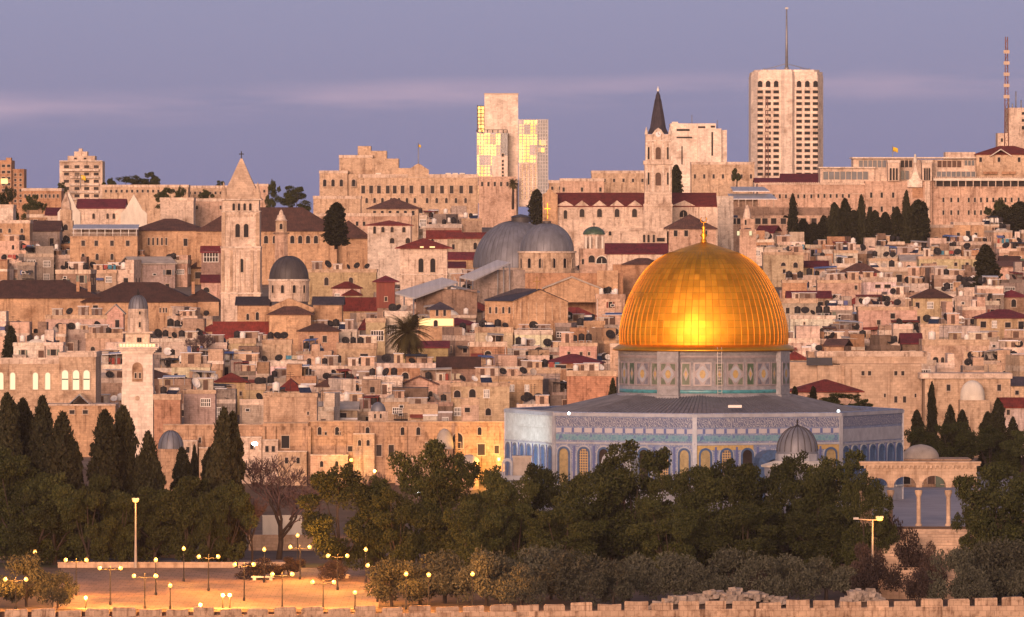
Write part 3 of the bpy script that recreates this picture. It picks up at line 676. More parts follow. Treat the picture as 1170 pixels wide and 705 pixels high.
# small lead-domed pavilion in front of the shrine
def chain_dome():
    f = Fr('domed_pavilion', 911, 565, 958); tag(f.o, 'small open pavilion with ribbed lead dome in front of the tiled wall', 'pavilion'); f.o.location.z = 0; f.z0 = 0
    r = 23.5*f.k; zb = f.z(518); m = MB(); pr = [(r*1.02,0),(r,.25)]+[(r*math.cos(a*math.pi/20)*(1.0), .25+(f.z(487)-zb-.25)*math.sin(a*math.pi/20)) for a in range(1,10)]+[(.05,f.z(486)-zb)]
    m.lathe(pr, 36, 0)
    for k in range(18):
        a = 2*math.pi*k/18; m.tube([(q*1.012*math.sin(a), -q*1.012*math.cos(a), z+.02) for q, z in pr[1:]], .055, 4, 1)
    d = f.part('dome', m, [M['lead'], M['lead_dark']], loc=(0,0,zb)); m = MB(); m.lathe([(.16,0),(.08,.4),(.14,.6),(.04,.9)], 8, 0); m.build('finial', M['metal_dark'], d, (0,0,f.z(486)-zb-.1))
    m = MB(); m.lathe([(r*1.06,zb-1.0),(r*1.06,zb-.02)], 12, 0, smooth=False); f.part('drum', m, M['marble'])
    m = MB(); m.lathe([(r*1.75,zb-1.75),(r*1.78,zb-1.5),(r*1.1,zb-.95)], 12, 0, smooth=False); f.part('eave', m, M['plaster'])
    m = MB(); m.lathe([(r*1.6,zb-2.6),(r*1.6,zb-1.74)], 12, 0, smooth=False); f.part('arch_ring', m, M['marble'])
    for k in range(11):
        a = 2*math.pi*k/11; m = MB(); m.lathe([(.3,0),(.2,.3),(.18,zb-3.0),(.32,zb-2.59)], 8, 0); f.part('column', m, M['marble'], loc=(r*1.5*math.sin(a), -r*1.5*math.cos(a), 0))
chain_dome()
def side_kiosk():
    f = Fr('stone_kiosk', 592, 570, 962); tag(f.o, 'dark stone kiosk with a white arch before the floodlit tiled wall', 'kiosk'); f.o.location.z = 0; f.z0 = 0
    m = MB(); f.box(m, 586, 607, 523, 575, 0, 3, 0); f.box(m, 585, 608, 521, 523, -.15, 3.15, 0); f.part('wall', m, M['concrete'])
    a = arch_pts(9*f.k, f.z(527), 9, .2); b = arch_pts(12*f.k, f.z(523.5), 9, .2)
    n = len(a); m = MB()
    for A, B, ya, yb in ((a,b,-.5,-.5),(a,a,.6,-.5),(b,b,-.5,.6)):
        m.add([(p,ya,q) for p,q in A]+[(p,yb,q) for p,q in B], [(i,(i+1)%n,(i+1)%n+n,i+n) for i in range(1,n)], 0)
    f.part('arch', m, M['marble'], loc=(f.x(579.5),0,0)); m = MB(); f.box(m, 572, 612, 543, 548, -2, -1.2, 0); f.part('parapet', m, M['marble'])
side_kiosk()
# lamps that the photograph shows lighting the shrine
floodlight(478, 566, 986, 'floodlight hidden among the pines washing the left tiled side white', (2.0,993,8.0), 8000, (.90,1.0,.98), spot=70)
floodlight(520, 566, 980, 'second hidden floodlight nearer the stone kiosk aimed at the left corner', (3.0,990,9), 3500, (.90,1.0,.98), spot=65)
floodlight(766, 560, 958, 'floodlight behind the tallest pine whitening the right end of the front tiles', (20.5,975,7.0), 3800, (1,.93,.85), spot=60)
for px, py, Y, lb in ((650,474,979,'small white roof lamp on the left of the shrine parapet'),(958,471.5,985,'small white roof lamp on the right corner of the shrine parapet')):
    f = Fr('roof_lamp', px, py, Y); tag(f.o, lb, 'lamp'); m = MB(); m.tube([(0,0,-.4),(0,0,.05)], .05, 5); f.part('bracket', m, M['metal_grey']); m = MB(); m.lathe([(.02,0),(.15,.1),(.19,.2),(.15,.3),(.02,.38)], 10, 0); f.part('bulb', m, M['white_glow'])
# ================================================================== LANDMARKS OF THE TOWN
PROT = []            # what must stay visible: (x0, x1, ytop, ybottom, distance)
def prot(x0, x1, y0, y1, Y): PROT.append((x0, x1, y0, y1, Y))
ST = {'tan':(0.53,0.41,0.315),'pink':(0.54,0.395,0.325),'pale':(0.63,0.53,0.465),'ochre':(0.50,0.345,0.235),'rust':(0.43,0.265,0.175),'grey':(0.35,0.30,0.285),'white':(0.68,0.61,0.56),'dark':(0.28,0.205,0.17)}
def wins(f, kind, xs, y0, y1, wpx, y=0.0):
    for x in xs: f.win(kind, x, y0, y1, wpx, y)
def rng_xs(a, b, n): return [a + (b-a)*i/(n-1) for i in range(n)] if n > 1 else [(a+b)/2]
def T(name, label, cat, px, pyb, Y, rect=None, group=None):
    f = Fr(name, px, pyb, Y); tag(f.o, label, cat, group); f.deep = f.z(pyb) - 0
    if rect: prot(*rect, Y)
    return f
def wall(f, *bx, mat='stone', color='tan', d=(0,12), name='wall', deep=9):
    if name != 'wall' and len(bx) > 1:
        for b in bx: wall(f, b, mat=mat, color=color, d=d, name=name, deep=deep)
        return
    m = MB()
    for i, b in enumerate(bx):
        x0, x1, yt, yb = b[:4]; d0, d1 = b[4:6] if len(b) > 4 else d
        m.box(f.x(x0), f.x(x1), d0, d1, f.z(yb) if yb is not None else -deep, f.z(yt))
    return f.part(name, m, M[mat], ST[color] if isinstance(color, str) else color)
def flatroof(f, x0, x1, yt, d0=0, d1=12, h=.5, ov=.12, mat='stone', color='pale', name='parapet'):
    m = MB(); a, b, z = f.x(x0)-ov, f.x(x1)+ov, f.z(yt); d0 -= ov; d1 += ov
    m.box(a,b,d0,d0+.35,z-.25,z+h); m.box(a,b,d1-.35,d1,z-.25,z+h); m.box(a,a+.35,d0+.352,d1-.352,z-.25,z+h); m.box(b-.35,b,d0+.352,d1-.352,z-.25,z+h)
    m.box(a+.36,b-.36,d0+.36,d1-.36,z+.004,z+.06,1)
    return f.part(name, m, [M[mat], M['roof_deck']], ST[color])
def hiproof(f, x0, x1, yeave, ytop, d0=0, d1=10, mat='red_roof', ov=.4, ridge=None, name='roof'):
    m = MB(); m.hip(f.x(x0), f.x(x1), d0, d1, f.z(yeave)-.1, f.z(ytop)-f.z(yeave), ov, 0, ridge); return f.part(name, m, M[mat])
def gableroof(f, x0, x1, yeave, ytop, d0=0, d1=10, mat='red_roof', name='roof'):
    m = MB(); m.gable(f.x(x0), f.x(x1), d0, d1, f.z(yeave), f.z(ytop)-f.z(yeave), 0)
    ym = (d0+d1)/2; h = f.z(ytop)-f.z(yeave); z = f.z(yeave)
    for x in (f.x(x0), f.x(x1)-.3): m.add([(x,d0,z-.02),(x,d1,z-.02),(x,ym,z+h),(x+.3,d0,z-.02),(x+.3,d1,z-.02),(x+.3,ym,z+h)], [(0,2,1),(3,4,5),(0,1,4,3),(1,2,5,4),(2,0,3,5)], 1)
    return f.part(name, m, [M[mat], M['plaster']])
def cross(f, px, yt, yb, mat='gilt', y=0.0, name='cross', parent=None):
    m = MB(); h = f.z(yt)-f.z(yb); t = max(.09, h*.035); m.box(-t,t,-t,t,0,h); m.box(-h*.3,-t-.001,-t,t,h*.6,h*.6+2*t); m.box(t+.001,h*.3,-t,t,h*.6,h*.6+2*t); return f.part(name, m, M[mat], loc=(f.x(px), y, f.z(yb)), parent=parent)
def dome(f, px, rpx, yb, yt, d, mat='lead', n=32, ribs=0, name='dome', ribmat='lead_dark', parent=None, power=1.0, squash=1.0):
    r, h = rpx*f.k, f.z(yt)-f.z(yb); m = MB(); pr = [(r*math.cos(a*math.pi/24)**power, h*math.sin(a*math.pi/24)) for a in range(12)]+[(.03,h)]
    m.lathe(pr, n, 0)
    for k in range(ribs):
        a = 2*math.pi*(k+.5)/ribs; m.tube([(q*1.004*math.sin(a), -q*1.004*math.cos(a), z+.02) for q, z in pr[:-1]], .035, 4, 1)
    return f.part(name, m, [M[mat], M[ribmat]], loc=(f.x(px), d, f.z(yb)), parent=parent)
def cyl(f, px, rpx, yb, yt, d, mat='stone', color='tan', n=24, name='drum', smooth=True, rtop=None):
    m = MB(); m.lathe([(rpx*f.k,f.z(yb)),((rtop or rpx)*f.k,f.z(yt))], n, 0, smooth=smooth, a0=math.pi/n); return f.part(name, m, M[mat], ST[color] if isinstance(color,str) else color, loc=(f.x(px),d,0))

prot(884,1064,224,284,1750); prot(1136,1172,228,274,1750); prot(1113,1141,279,332,1600); prot(371,398,232,274,1600); prot(635,655,236,270,1600); prot(440,492,356,428,1350); prot(60,78,320,360,1420); prot(2,22,372,410,1300)
# ---- skyline towers -------------------------------------------------
f = T('apartment_tower', 'brown high-rise cut off by the left edge, one window glowing', 'apartment tower', 10, 240, 2300, (-5,28,182,240))
wall(f, (-14,13,183,None), (13.05,27,193,None,2,14), (6,12,180,183,3,8), color='rust', d=(0,16))
for r_ in range(6): wins(f, 'dim', [-8,-2,4,10], 188+r_*7, 191+r_*7, 3.5); wins(f, 'dim', [17,23], 198+r_*6, 201+r_*6, 2.5, 2)
m = MB(); f.box(m, 1, 9, 204, 210, -.2, -.05); f.part('lit_window', m, M['lit_warm'])
f = T('apartment_tower', 'pale pink apartment tower with stepped top and rows of balconies, yellow flag on it', 'apartment tower', 92, 232, 2250, (67,118,168,228))
wall(f, (68,117,184,None), (77,108,178,183.95,1,12), (84,99,173,177.95,3,10), (89,93,169.5,172.95,4,8), color='pale', d=(0,14))
wall(f, (68,117,183.4,184.6,-.8,-.002), name='cornice', color='white')
for r_ in range(5):
    y = 189+r_*8.3
    wins(f, 'dim', [76,88,99,110], y, y+3.2, 5.5)
    m = MB(); f.box(m, 80 if r_ else 70, 113, y+4.2, y+6.4, -1.3, -.002); f.part('balcony', m, M['stone'], ST['white'])
for r_ in range(4): f.win('rect', 88, 191+r_*8.3, 195+r_*8.3, 6, -.02) if r_ in (1,) else None
wins(f, 'dim', [86,97], 180, 182, 3, 1)
def flag(px, py, pyb, Y, label, w=7, h=4.5, mat='yellow_cloth'):
    f = T('flag', label, 'flag', px, pyb, Y); m = MB(); m.tube([(0,0,-1),(0,0,f.z(py)+.4)], .12, 5); f.part('pole', m, M['metal_grey'])
    m = MB(); n = 8; W, H_ = w*f.k, h*f.k; vs = []
    for q in (0,.1):
        for i in range(n+1):
            u = i/n; yy = math.sin(u*6)*.25+q; dz = -u*u*H_*.35; vs += [(u*W,yy,f.z(py)-H_+dz),(u*W,yy,f.z(py)+dz)]
    k = 2*(n+1); fs = [(2*i,2*i+2,2*i+3,2*i+1) for i in range(n)]+[(k+2*i+1,k+2*i+3,k+2*i+2,k+2*i) for i in range(n)]+[(2*i+1,2*i+3,k+2*i+3,k+2*i+1) for i in range(n)]+[(2*i,k+2*i,k+2*i+2,2*i+2) for i in range(n)]
    m.add(vs, fs, 0, True); f.part('cloth', m, M[mat])
flag(92, 200, 212, 2248.5, 'yellow flag in front of the stepped apartment tower', 6, 5)
flag(1020, 168, 185, 1985, 'yellow flag flying above the modern roofs near the right', 6, 5)
flag(478, 165, 196, 2010, 'small pale flag on a thin mast left of the glass towers', 3, 3)
f = T('glass_tower', 'tall tower group of a plain rose slab between two gold-reflecting glass blocks', 'skyscraper', 586, 236, 2400, (545,627,106,228))
wall(f, (553.5,592,107.5,None), mat='pale_stone', d=(3,24), name='stone_slab'); wall(f, (553,592.5,106.3,107.5), mat='trim', d=(2.8,24.2), name='coping')
def glassblock(nm, x0, x1, yt, yb, d0, d1, mats, nx, ny, mull='metal_grey'):
    m = MB(); f.box(m, x0, x1, yt, yb, d0, d1); g = f.part(nm, m, [M[mats]])
    m = MB()
    for i in range(nx+1): x = f.x(x0+(x1-x0)*i/nx); m.box(x-.12,x+.12,d0-.14,d0-.003,f.z(yb),f.z(yt)+.3)
    for j in range(ny+1): z = f.z(yt+(yb-yt)*j/ny); m.box(f.x(x0)-.1,f.x(x1)+.1,d0-.1,d0-.004,z-.11,z+.11)
    m.build('mullions', M[mull], g); return g
glassblock('rear_glass', 545.5, 553.4, 121, 232, 4, 20, 'dawn_tinted_glass', 2, 26, 'metal_dark')
glassblock('left_glass_block', 545, 572, 152, 202, -4, 2.9, 'dawn_tinted_glass', 7, 13)
m = MB(); f.box(m, 572.05, 580, 152, 205, -3.4, 2.9); f.part('left_return', m, M['blue_glass'])
m = MB()
for x in (545,551,557,563,569,575,579.5): xx = f.x(x); m.box(xx-.15,xx+.15,-4.1,-3.8,f.z(152),f.z(148.5)) 
m.box(f.x(545),f.x(580),-4.15,-3.75,f.z(148.8),f.z(148.2)); f.part('roof_frame', m, M['metal_dark'])
m = MB(); f.box(m, 562, 580, 178, 205, -4.3, -3.41); f.part('stone_infill', m, M['pale_stone'])
wins(f, 'rect', [574.5], 176, 179, 2.5, -4.3); 
for i in range(5): wins(f, 'rect', [574.5], 183+4.2*i, 185.5+4.2*i, 2.2, -4.3)
glassblock('right_glass_block', 592.6, 614, 137, 186, -2, 18, 'dawn_tinted_glass', 5, 13)
glassblock('right_blue_glass', 614.05, 626, 137, 232, -1.6, 18, 'blue_glass', 4, 24)
m = MB(); f.box(m, 616, 624, 160, 166, -1.75,-1.71); f.box(m, 614.5, 622, 169, 174, -1.75,-1.71); f.part('reflection_patches', m, M['dawn_tinted_glass'])  # gold patches painted as dawn reflections over the blue glass
m = MB(); f.box(m, 592.6, 614, 186.05, 236, -2.2, 18); f.part('stone_base', m, M['pale_stone'])
for r_ in range(8):
    for c_ in range(4): f.win('rect', 596+c_*5, 188.5+r_*5.1, 191.5+r_*5.1, 2.6, -2.2, mats=('dawn_tinted_glass','trim'))
wall(f, (547,590,202,None,-9,-4.35), color='pink', name='podium'); wins(f, 'dim', rng_xs(551,587,6), 208, 213, 2.6, -9)
f = T('grid_tower', 'tall white hotel-like tower with a grid of dark windows and a roof mast', 'skyscraper', 900, 212, 2600, (858,942,80,205))
m = MB(); P = lambda *q: [(f.x(a), b) for a, b in q]
out = P((858.6,6),(866,0),(892,0),(896,-2),(905,-2),(908,0),(934,0),(941.4,6),(941.4,30),(858.6,30)); m.ext(out, -8, f.z(86)); 
sh = [(x*.985+.0, y*.96+.6) for x, y in out]; m.ext(sh, f.z(86)+.002, f.z(82)); m.ext([(x*.9, y*.85+2) for x, y in out], f.z(82)+.002, f.z(79.5)); f.part('wall', m, M['pale_stone'])
for c_, xs in enumerate(([868.5,877.6,886.8],[913,922.4,931.8])):
    for x in xs:
        m = MB(); m.prism([(f.x(x-2.6),f.z(99.5)),(f.x(x+2.6),f.z(99.5)),(f.x(x+2.6),f.z(94)),(f.x(x+1),f.z(92.3)),(f.x(x-1),f.z(92.3)),(f.x(x-2.6),f.z(94))], -.12, -.03); f.part('crown_window', m, M['dark_pane'])
        for r_ in range(15): f.win('rect', x, 103.5+r_*6.72, 106.6+r_*6.72, 6.2, 0.0)
m = MB(); m.tube([(0,10,f.z(80)),(0,10,f.z(76))], .8, 8); m.tube([(0,10,f.z(76)),(0,10,f.z(48)),(0,10,f.z(9))], [.55,.42,.2], 6); 
for dx in (-8,-4,5,8): m.tube([(dx,9,f.z(80)),(dx,9,f.z(77.5))], .25, 5)
m.tube([(-9,9,f.z(80)),(0,10,f.z(72)),(9,9,f.z(80))], .12, 4); m.box(-.55,.55,9.5,10.5,f.z(9.5),f.z(7.5)); f.part('mast', m, M['metal_grey'])
def crane(px, yt, yb, Y, label, thin=1.0, mat='mast_red'):
    f = T('lattice_mast', label, 'mast', px, yb, Y); h = f.z(yt); m = MB(); w_ = .9*thin
    for sx in (-1,1):
        for sy in (-1,1): m.tube([(sx*w_,sy*w_,-2),(sx*w_*.5,sy*w_*.5,h)], .14*thin+.03, 4)
    n = int(h/2.4)
    for i in range(n):
        z0, z1 = h*i/n, h*(i+1)/n; a = w_*(1-.5*i/n)
        s = 1 if i % 2 else -1; m.tube([(-s*a,-a,z0),(s*a,-a,z1)], .09*thin+.02, 4); m.tube([(-a,-s*a,z0),(-a,s*a,z1)], .09*thin+.02, 4); m.tube([(-a,-a,z0),(a,-a,z0)], .08*thin+.02, 4)
    f.part('lattice', m, M[mat])
    for i in range(5): m = MB(); z = h*(.45+.1*i); m.box(-w_*1.5, w_*1.4, -w_*1.4, -w_*1.25, z, z+h*.03); f.part('antenna_panel', m, M['trim'])
crane(1150, 42, 170, 2300, 'tall red and white lattice mast at the right edge', .7); 
crane(876, 112, 205, 2560, 'thin red construction mast standing before the white grid tower', .7)
f = T('mast_building', 'pinkish tower block with antennas cut off by the right edge', 'building', 1160, 190, 2330, (1140,1175,120,168))
wall(f, (1152,1182,123,None), (1140,1151.95,152,None,1,10), color='pale', d=(0,14)); wins(f, 'rect', [1169], 128, 131, 3); wins(f,'rect',[1169],136,139,3); wins(f,'rect',[1169],144,148,3); wins(f,'rect',[1145],158,162,2,1)
m = MB(); 
for px, yt in ((1154,112),(1162,104),(1168,114),(1158,118)): m.tube([(f.x(px),5,f.z(123)),(f.x(px),5,f.z(yt))], .2, 5)
f.part('antennas', m, M['metal_grey'])
f = T('office_block', 'pale stone office block with blank walls behind the clock tower', 'building', 798, 200, 2400, (765,831,140,188))
wall(f, (766,818,141,None), (797,824,147,None,-3,-.002), (818.05,830.5,148.5,None,-1,14), (768,775,139,140.95,3,6), mat='pale_stone', d=(0,18)); 
m = MB()
for b in ((773,788,147.3,149.8,-.06,-.01),(773,791,156.2,158,-.06,-.01),(797.5,806,144.2,146.5,-.06,-.01),(812,817,143.5,145.8,-.06,-.01),(812.5,814.5,151,178,-3.1,-3.01),(778.5,780,167,188,-.06,-.01)): f.box(m, *b[:4], b[4], b[5])
f.part('dark_windows', m, M['dim_pane']); m = MB(); m.tube([(f.x(791),5,f.z(141)),(f.x(791),5,f.z(131))], .12, 4); m.tube([(f.x(820),5,f.z(147)),(f.x(820),5,f.z(137))], .12, 4); f.part('antennas', m, M['metal_grey'])

# ---- second line of the skyline -------------------------------------
f = T('stone_hospice', 'large stepped palatial stone hospice on the ridge left of the glass towers', 'building', 440, 236, 2000, (364,545,165,238))
wall(f, (365,397,197,None,0,20), (397.05,410,199,None,1.2,20), (387,425,179,None,6,24), (408,423,166.5,178.95,8,20), (423.05,441,172,None,8,22), (425.05,455,181,None,4.5,20), (455.05,470,192,None,2.2,14), (410.05,546,202,None,0,16), color='tan')
m = MB(); m.prism([(f.x(466),f.z(202)),(f.x(466),f.z(194)),(f.x(471),f.z(191)),(f.x(475),f.z(188)),(f.x(478),f.z(187)),(f.x(481),f.z(188)),(f.x(485),f.z(191)),(f.x(490),f.z(194)),(f.x(490),f.z(202))], -.25, 3); f.part('curved_gable', m, M['stone'], ST['tan']); f.win('darch', 477, 193, 199, 4, -.12)
flatroof(f, 365, 397, 197, 0, 20); flatroof(f, 410, 546, 202, 0, 16, .7); flatroof(f, 387, 425, 179, 6, 24)
wins(f, 'arch', [371,380.5,390,404], 205, 213, 4); wins(f, 'arch', [404], 205, 213, 6, 1.2)
wins(f, 'dim', [415,424,433,443,451,460,470,483,494,505,516,527,538], 212, 221, 4.2)
wins(f, 'darch', [419,428,437,447,456,465,474,488,499,510,521,532], 226, 232, 3)
m = MB()
for px in (432,512,520,528): m = MB(); f.box(m, px-3, px+3, 197.5, 201.6, 3, 8); f.part('roof_room', m, M['plaster'])
def longblock(name, label, x0, x1, yt, yb, Y, color, nwin, wy0, wy1, kind='dim', d=12, extra=None, cat='building', wpx=2.4):
    f = T(name, label, cat, (x0+x1)/2, yb+8, Y, (x0,x1,yt-2,yb)); wall(f, (x0,x1,yt,None), color=color, d=(0,d)); flatroof(f, x0, x1, yt, 0, d)
    if nwin: wins(f, kind, rng_xs(x0+4, x1-4, nwin), wy0, wy1, wpx)
    return f
longblock('row_building', 'low brown row building under the trees between the two left towers', 25, 70, 217, 234, 2100, 'rust', 9, 222, 226)
longblock('row_building', 'long pale row of flats with small windows right of the stepped apartment tower', 117, 215, 213, 232, 2130, 'tan', 16, 217, 220)
longblock('row_building', 'far flat-topped row on the skyline left of the stone spire', 213, 262, 214, 232, 2160, 'tan', 8, 219, 222)
longblock('row_building', 'low pinkish block on the skyline just right of the stone spire', 290, 306, 212, 235, 2150, 'pink', 2, 217, 220)
longblock('white_block', 'blank pale terrace block below the skyline left of the bell tower', 183, 221, 228, 246, 1830, 'pale', 0, 0, 0)
longblock('white_block', 'pink flat-roofed block tucked against the bell tower spire on its left', 221, 256, 229, 252, 1850, 'pink', 2, 235, 239)
longblock('row_building', 'skyline block with roof tanks right of the glass towers', 627, 662, 208, 228, 1960, 'tan', 4, 213, 217)
longblock('row_building', 'long pale skyline row left of the clock tower', 676, 738, 197, 226, 1990, 'tan', 6, 204, 208)
longblock('row_building', 'pink skyline house between the glass towers and the long red nave', 640, 690, 206, 232, 1940, 'pink', 3, 214, 219)
longblock('stone_school', 'plain tan stone building below the white office block', 790, 862, 187, 236, 2100, 'tan', 7, 199, 204)
f = T('church', 'white church with scrolled gables and dark red roof on the left skyline', 'church', 110, 268, 1780, (55,168,222,262))
wall(f, (88,148,237,None,0,14), (54,68,246,None,1,12), color='pale'); gableroof(f, 88, 142, 238, 228, 0, 14, 'maroon_roof'); gableroof(f, 52, 68, 246, 238, 1, 12, 'maroon_roof', 'side_roof')
for cx, hw, yt, d in ((153,15,222,-1.0),(79,13,219,-.6)):
    m = MB(); pts = [(-1,262),(-1,244),(-.8,241),(-.62,239),(-.5,235),(-.3,230),(-.14,226),(0,222),(.14,226),(.3,230),(.5,235),(.62,239),(.8,241),(1,244),(1,262)]
    m.prism([(f.x(cx+a*hw), f.z(b+(yt-222)*max(0,1-(b-222)/40))) for a, b in pts], d, d+1.4); f.part('scrolled_gable', m, M['plaster'])
wins(f, 'darch', [107,123,130], 244, 250, 3)
f = T('bell_turret', 'slim stone bell turret with two stacked arches below the white church', 'tower', 75, 285, 1745, (66,84,219,285))
wall(f, (67,83,252,None,0,4.6), (68.5,81.5,240,251.95,.3,4.3), color='tan'); m = MB(); m.lathe([(6.2*f.k,f.z(240)),(5.4*f.k,f.z(232)),(3*f.k,f.z(226)),(.1,f.z(219))], 8, 0, smooth=False); f.part('cap', m, M['stone'], ST['pale'], loc=(0,2.3,0))
wins(f, 'arch', [75], 256, 263, 5); wins(f, 'arch', [75], 269, 277, 5)
f = T('stone_house', 'tan two-storey house at the far left edge below the white cube', 'house', 14, 300, 1700, (-5,34,252,284)); wall(f, (-6,34,254,None), color='ochre', d=(0,10)); flatroof(f, -6, 34, 254, 0, 10); wins(f, 'darch', [1,11,25], 261, 266, 3); wins(f, 'rect', [8,25], 276, 281, 4)
f = T('white_house', 'white cube house at the far left edge above the tan one', 'house', 5, 270, 1745, (-5,16,235,253)); wall(f, (-8,15,236,None), color='white', d=(0,10)); flatroof(f, -8, 15, 236, 0, 10)
f = T('stone_hall', 'low hall with slate-brown roof left of the slim bell turret', 'building', 52, 295, 1725, (33,68,253,284)); wall(f, (33,68,263,None), color='grey', d=(0,12)); gableroof(f, 33, 68, 264, 253, 0, 12, 'brown_roof'); f.win('rect', 59, 272, 281, 5)
f = T('convent', 'orange stone convent with pale blue awning roof over its terrace', 'building', 119, 312, 1640, (79,160,256,300)); wall(f, (80,157,270,None), color='ochre', d=(0,12)); wins(f, 'dim', [95,110,128,146], 275, 281, 4); wins(f, 'darch', [95,111,128], 290, 297, 3.4)
wall(f, (82,156,262,269.95,4,12), color='grey', name='terrace_wall'); m = MB(); m.add([(f.x(83),-.6,f.z(262)),(f.x(158),-.6,f.z(262)),(f.x(158),5,f.z(257)),(f.x(83),5,f.z(257)),(f.x(83),-.6,f.z(261.4)),(f.x(158),-.6,f.z(261.4)),(f.x(158),5,f.z(256.4)),(f.x(83),5,f.z(256.4))], [(0,3,2,1),(4,5,6,7),(0,1,5,4),(1,2,6,5),(2,3,7,6),(3,0,4,7)]); f.part('awning', m, M['sheet_metal'])
m = MB(); 
for px in rng_xs(84,156,9): m.tube([(f.x(px),-.3,f.z(270)),(f.x(px),-.3,f.z(262))], .09, 4)
m.box(f.x(82),f.x(156),-.34,-.26,f.z(266.4),f.z(266)); f.part('railing', m, M['white_paint'])
f = T('long_hall', 'long orange hall with brown tiled roof rising beside the bell tower', 'building', 205, 312, 1650, (150,258,246,300)); wall(f, (158,258,263,None), color='ochre', d=(0,14)); hiproof(f, 150, 236, 263.5, 250, 0, 14, 'brown_roof'); hiproof(f, 226, 300, 264, 240, 2, 20, 'brown_roof', name='high_roof'); f.win('rect', 212, 273, 281, 4.4); wins(f, 'dim', rng_xs(170,190,5), 272, 280, 2)
f = T('arcaded_hall', 'long hall with broad brown roof and arched gallery right of the bell tower', 'building', 325, 305, 1640, (296,420,236,281)); wall(f, (225,385,263,None), (385.05,420,272,None,3,14), color='ochre', d=(0,14)); hiproof(f, 226, 386, 264, 237, 0, 16, 'brown_roof'); hiproof(f, 372, 422, 272, 252, 2.5, 16, 'brown_roof', name='lower_roof'); wins(f, 'arch', [304,314,334,343,352,361], 269, 278, 4.6)
f = T('stone_minaret', 'short stone minaret with tiered cap right of the bell tower', 'minaret', 321, 330, 1560, (312,332,240,300))
cyl(f, 321, 8, 340, 267, 2, color='pink', n=8, smooth=False, name='shaft'); cyl(f, 321, 9.6, 267.5, 265.5, 2, color='dark', n=16, name='gallery'); cyl(f, 321, 6.8, 265.5, 252, 2, color='tan', n=8, smooth=False, name='lantern'); m = MB(); m.lathe([(7.4*f.k,f.z(252)),(5.6*f.k,f.z(250.5)),(4.3*f.k,f.z(246)),(2.6*f.k,f.z(245)),(2.2*f.k,f.z(242)),(.1,f.z(239.5))], 12, 0); f.part('cap', m, M['stone'], ST['pale'], loc=(0,2,0)); f.win('arch', 321, 255.5, 262, 3, 2-6.4*f.k)
f = T('tile_roof_house', 'wide low building under a dark brown hip roof below the stone hospice', 'building', 447, 270, 1800, (420,482,225,250)); wall(f, (422,478,238,None), color='tan', d=(0,16)); hiproof(f, 420, 480, 238.5, 226, 0, 16, 'brown_roof'); wins(f, 'rect', rng_xs(428,472,6), 241, 246, 3.4)
f = T('arched_house', 'white house with three arched windows and red roof under the brown hip roof', 'house', 445, 290, 1640, (419,470,251,279)); wall(f, (420,469,257,None), color='white', d=(0,10)); hiproof(f, 419, 470, 257.3, 252, 0, 10, 'red_roof'); wins(f, 'darch', [437.5,448,461.5], 259.5, 265.5, 3.6); wins(f, 'darch', [448,466], 272, 278, 5); wins(f,'arch',[428],259,267,3)
f = T('stone_terrace', 'long pale terrace wall right of the big brown roof', 'building', 420, 268, 1740, (398,470,243,262)); wall(f, (360,470,246,None), color='pink', d=(0,10)); flatroof(f, 360, 470, 246, 0, 10); wins(f, 'rect', [408,416,455], 253, 258, 3)
f = T('gable_hall', 'low tan terraces under the left end of the stone hospice', 'building', 385, 262, 1900, (360,412,224,244)); wall(f, (358,412,226,None), (366,388,223,225.95,2,8), color='tan', d=(0,12)); flatroof(f, 358, 412, 226, 0, 12)
# ---- long red-roofed nave with its clock tower -----------------------
f = T('nave_church', 'long church nave with red roof, row of gabled bays and arched windows', 'church', 700, 275, 1712, (620,822,215,268))
m = MB(); zb = -6; pts = [(f.x(637),zb)]
bays = [(655,675),(675,695),(695,715),(715,736)]
pts += [(f.x(637),f.z(234)),(f.x(646),f.z(229.5)),(f.x(655),f.z(234.5))]
for a, b in bays: pts += [(f.x(a),f.z(236.5)),(f.x((a+b)/2),f.z(229)),(f.x(b)-.01,f.z(236.5))]
pts += [(f.x(768),f.z(234.5)),(f.x(782),f.z(229)),(f.x(796),f.z(236)),(f.x(820),f.z(236)),(f.x(820),zb)]
m.prism(pts, 0, .8); m.box(f.x(637),f.x(820),.81,17,zb,f.z(236.5)); f.part('wall', m, M['stone'], ST['pale'])
m = MB(); m.gable(f.x(637), f.x(818), .2, 17, f.z(236), f.z(221)-f.z(236), 0); f.part('roof', m, M['red_roof'])
wins(f, 'darch', [665,685,705,725], 238.5, 248, 5.4); f.win('arch', 781, 240, 248, 9); wins(f, 'darch', [646], 240, 250, 4)
m = MB(); m.prism([(f.x(620),zb),(f.x(620),f.z(222)),(f.x(624),f.z(220)),(f.x(628),f.z(213.5)),(f.x(632),f.z(220)),(f.x(637),f.z(222)),(f.x(637),zb)], -1.5, 4); f.part('west_gable', m, M['stone'], ST['ochre']); m = MB(); f.box(m, 625, 626, 232, 250, -1.62,-1.51); f.box(m, 622,629,238,239,-1.64,-1.622); f.part('gilt_cross', m, M['gilt'])
f = T('clock_tower', 'slim pale church tower with clock faces and a pointed black spire', 'bell tower', 752, 278, 1700, (735,770,102,268))
wall(f, (736,768,236,None,-1,4.8), (735.3,768.7,233,236,-1.2,5), (736.5,767.5,188,232.95,-.8,4.6), (735,769,183.5,187.95,-1.2,5), (737.5,766.5,153.5,183.45,-.6,4.4), color='pale', d=(0,4))
wall(f, (736.5,767.5,220,221.2,-.95,-.802), (737.5,766.5,160,161.2,-.75,-.602), color='white', name='string_course')
m = MB()
for x in (738.8,746,757.6,765): f.box(m, x-1, x+1, 189, 219, -1.05, -.803); f.box(m, x-1, x+1, 163, 183, -.85, -.604)
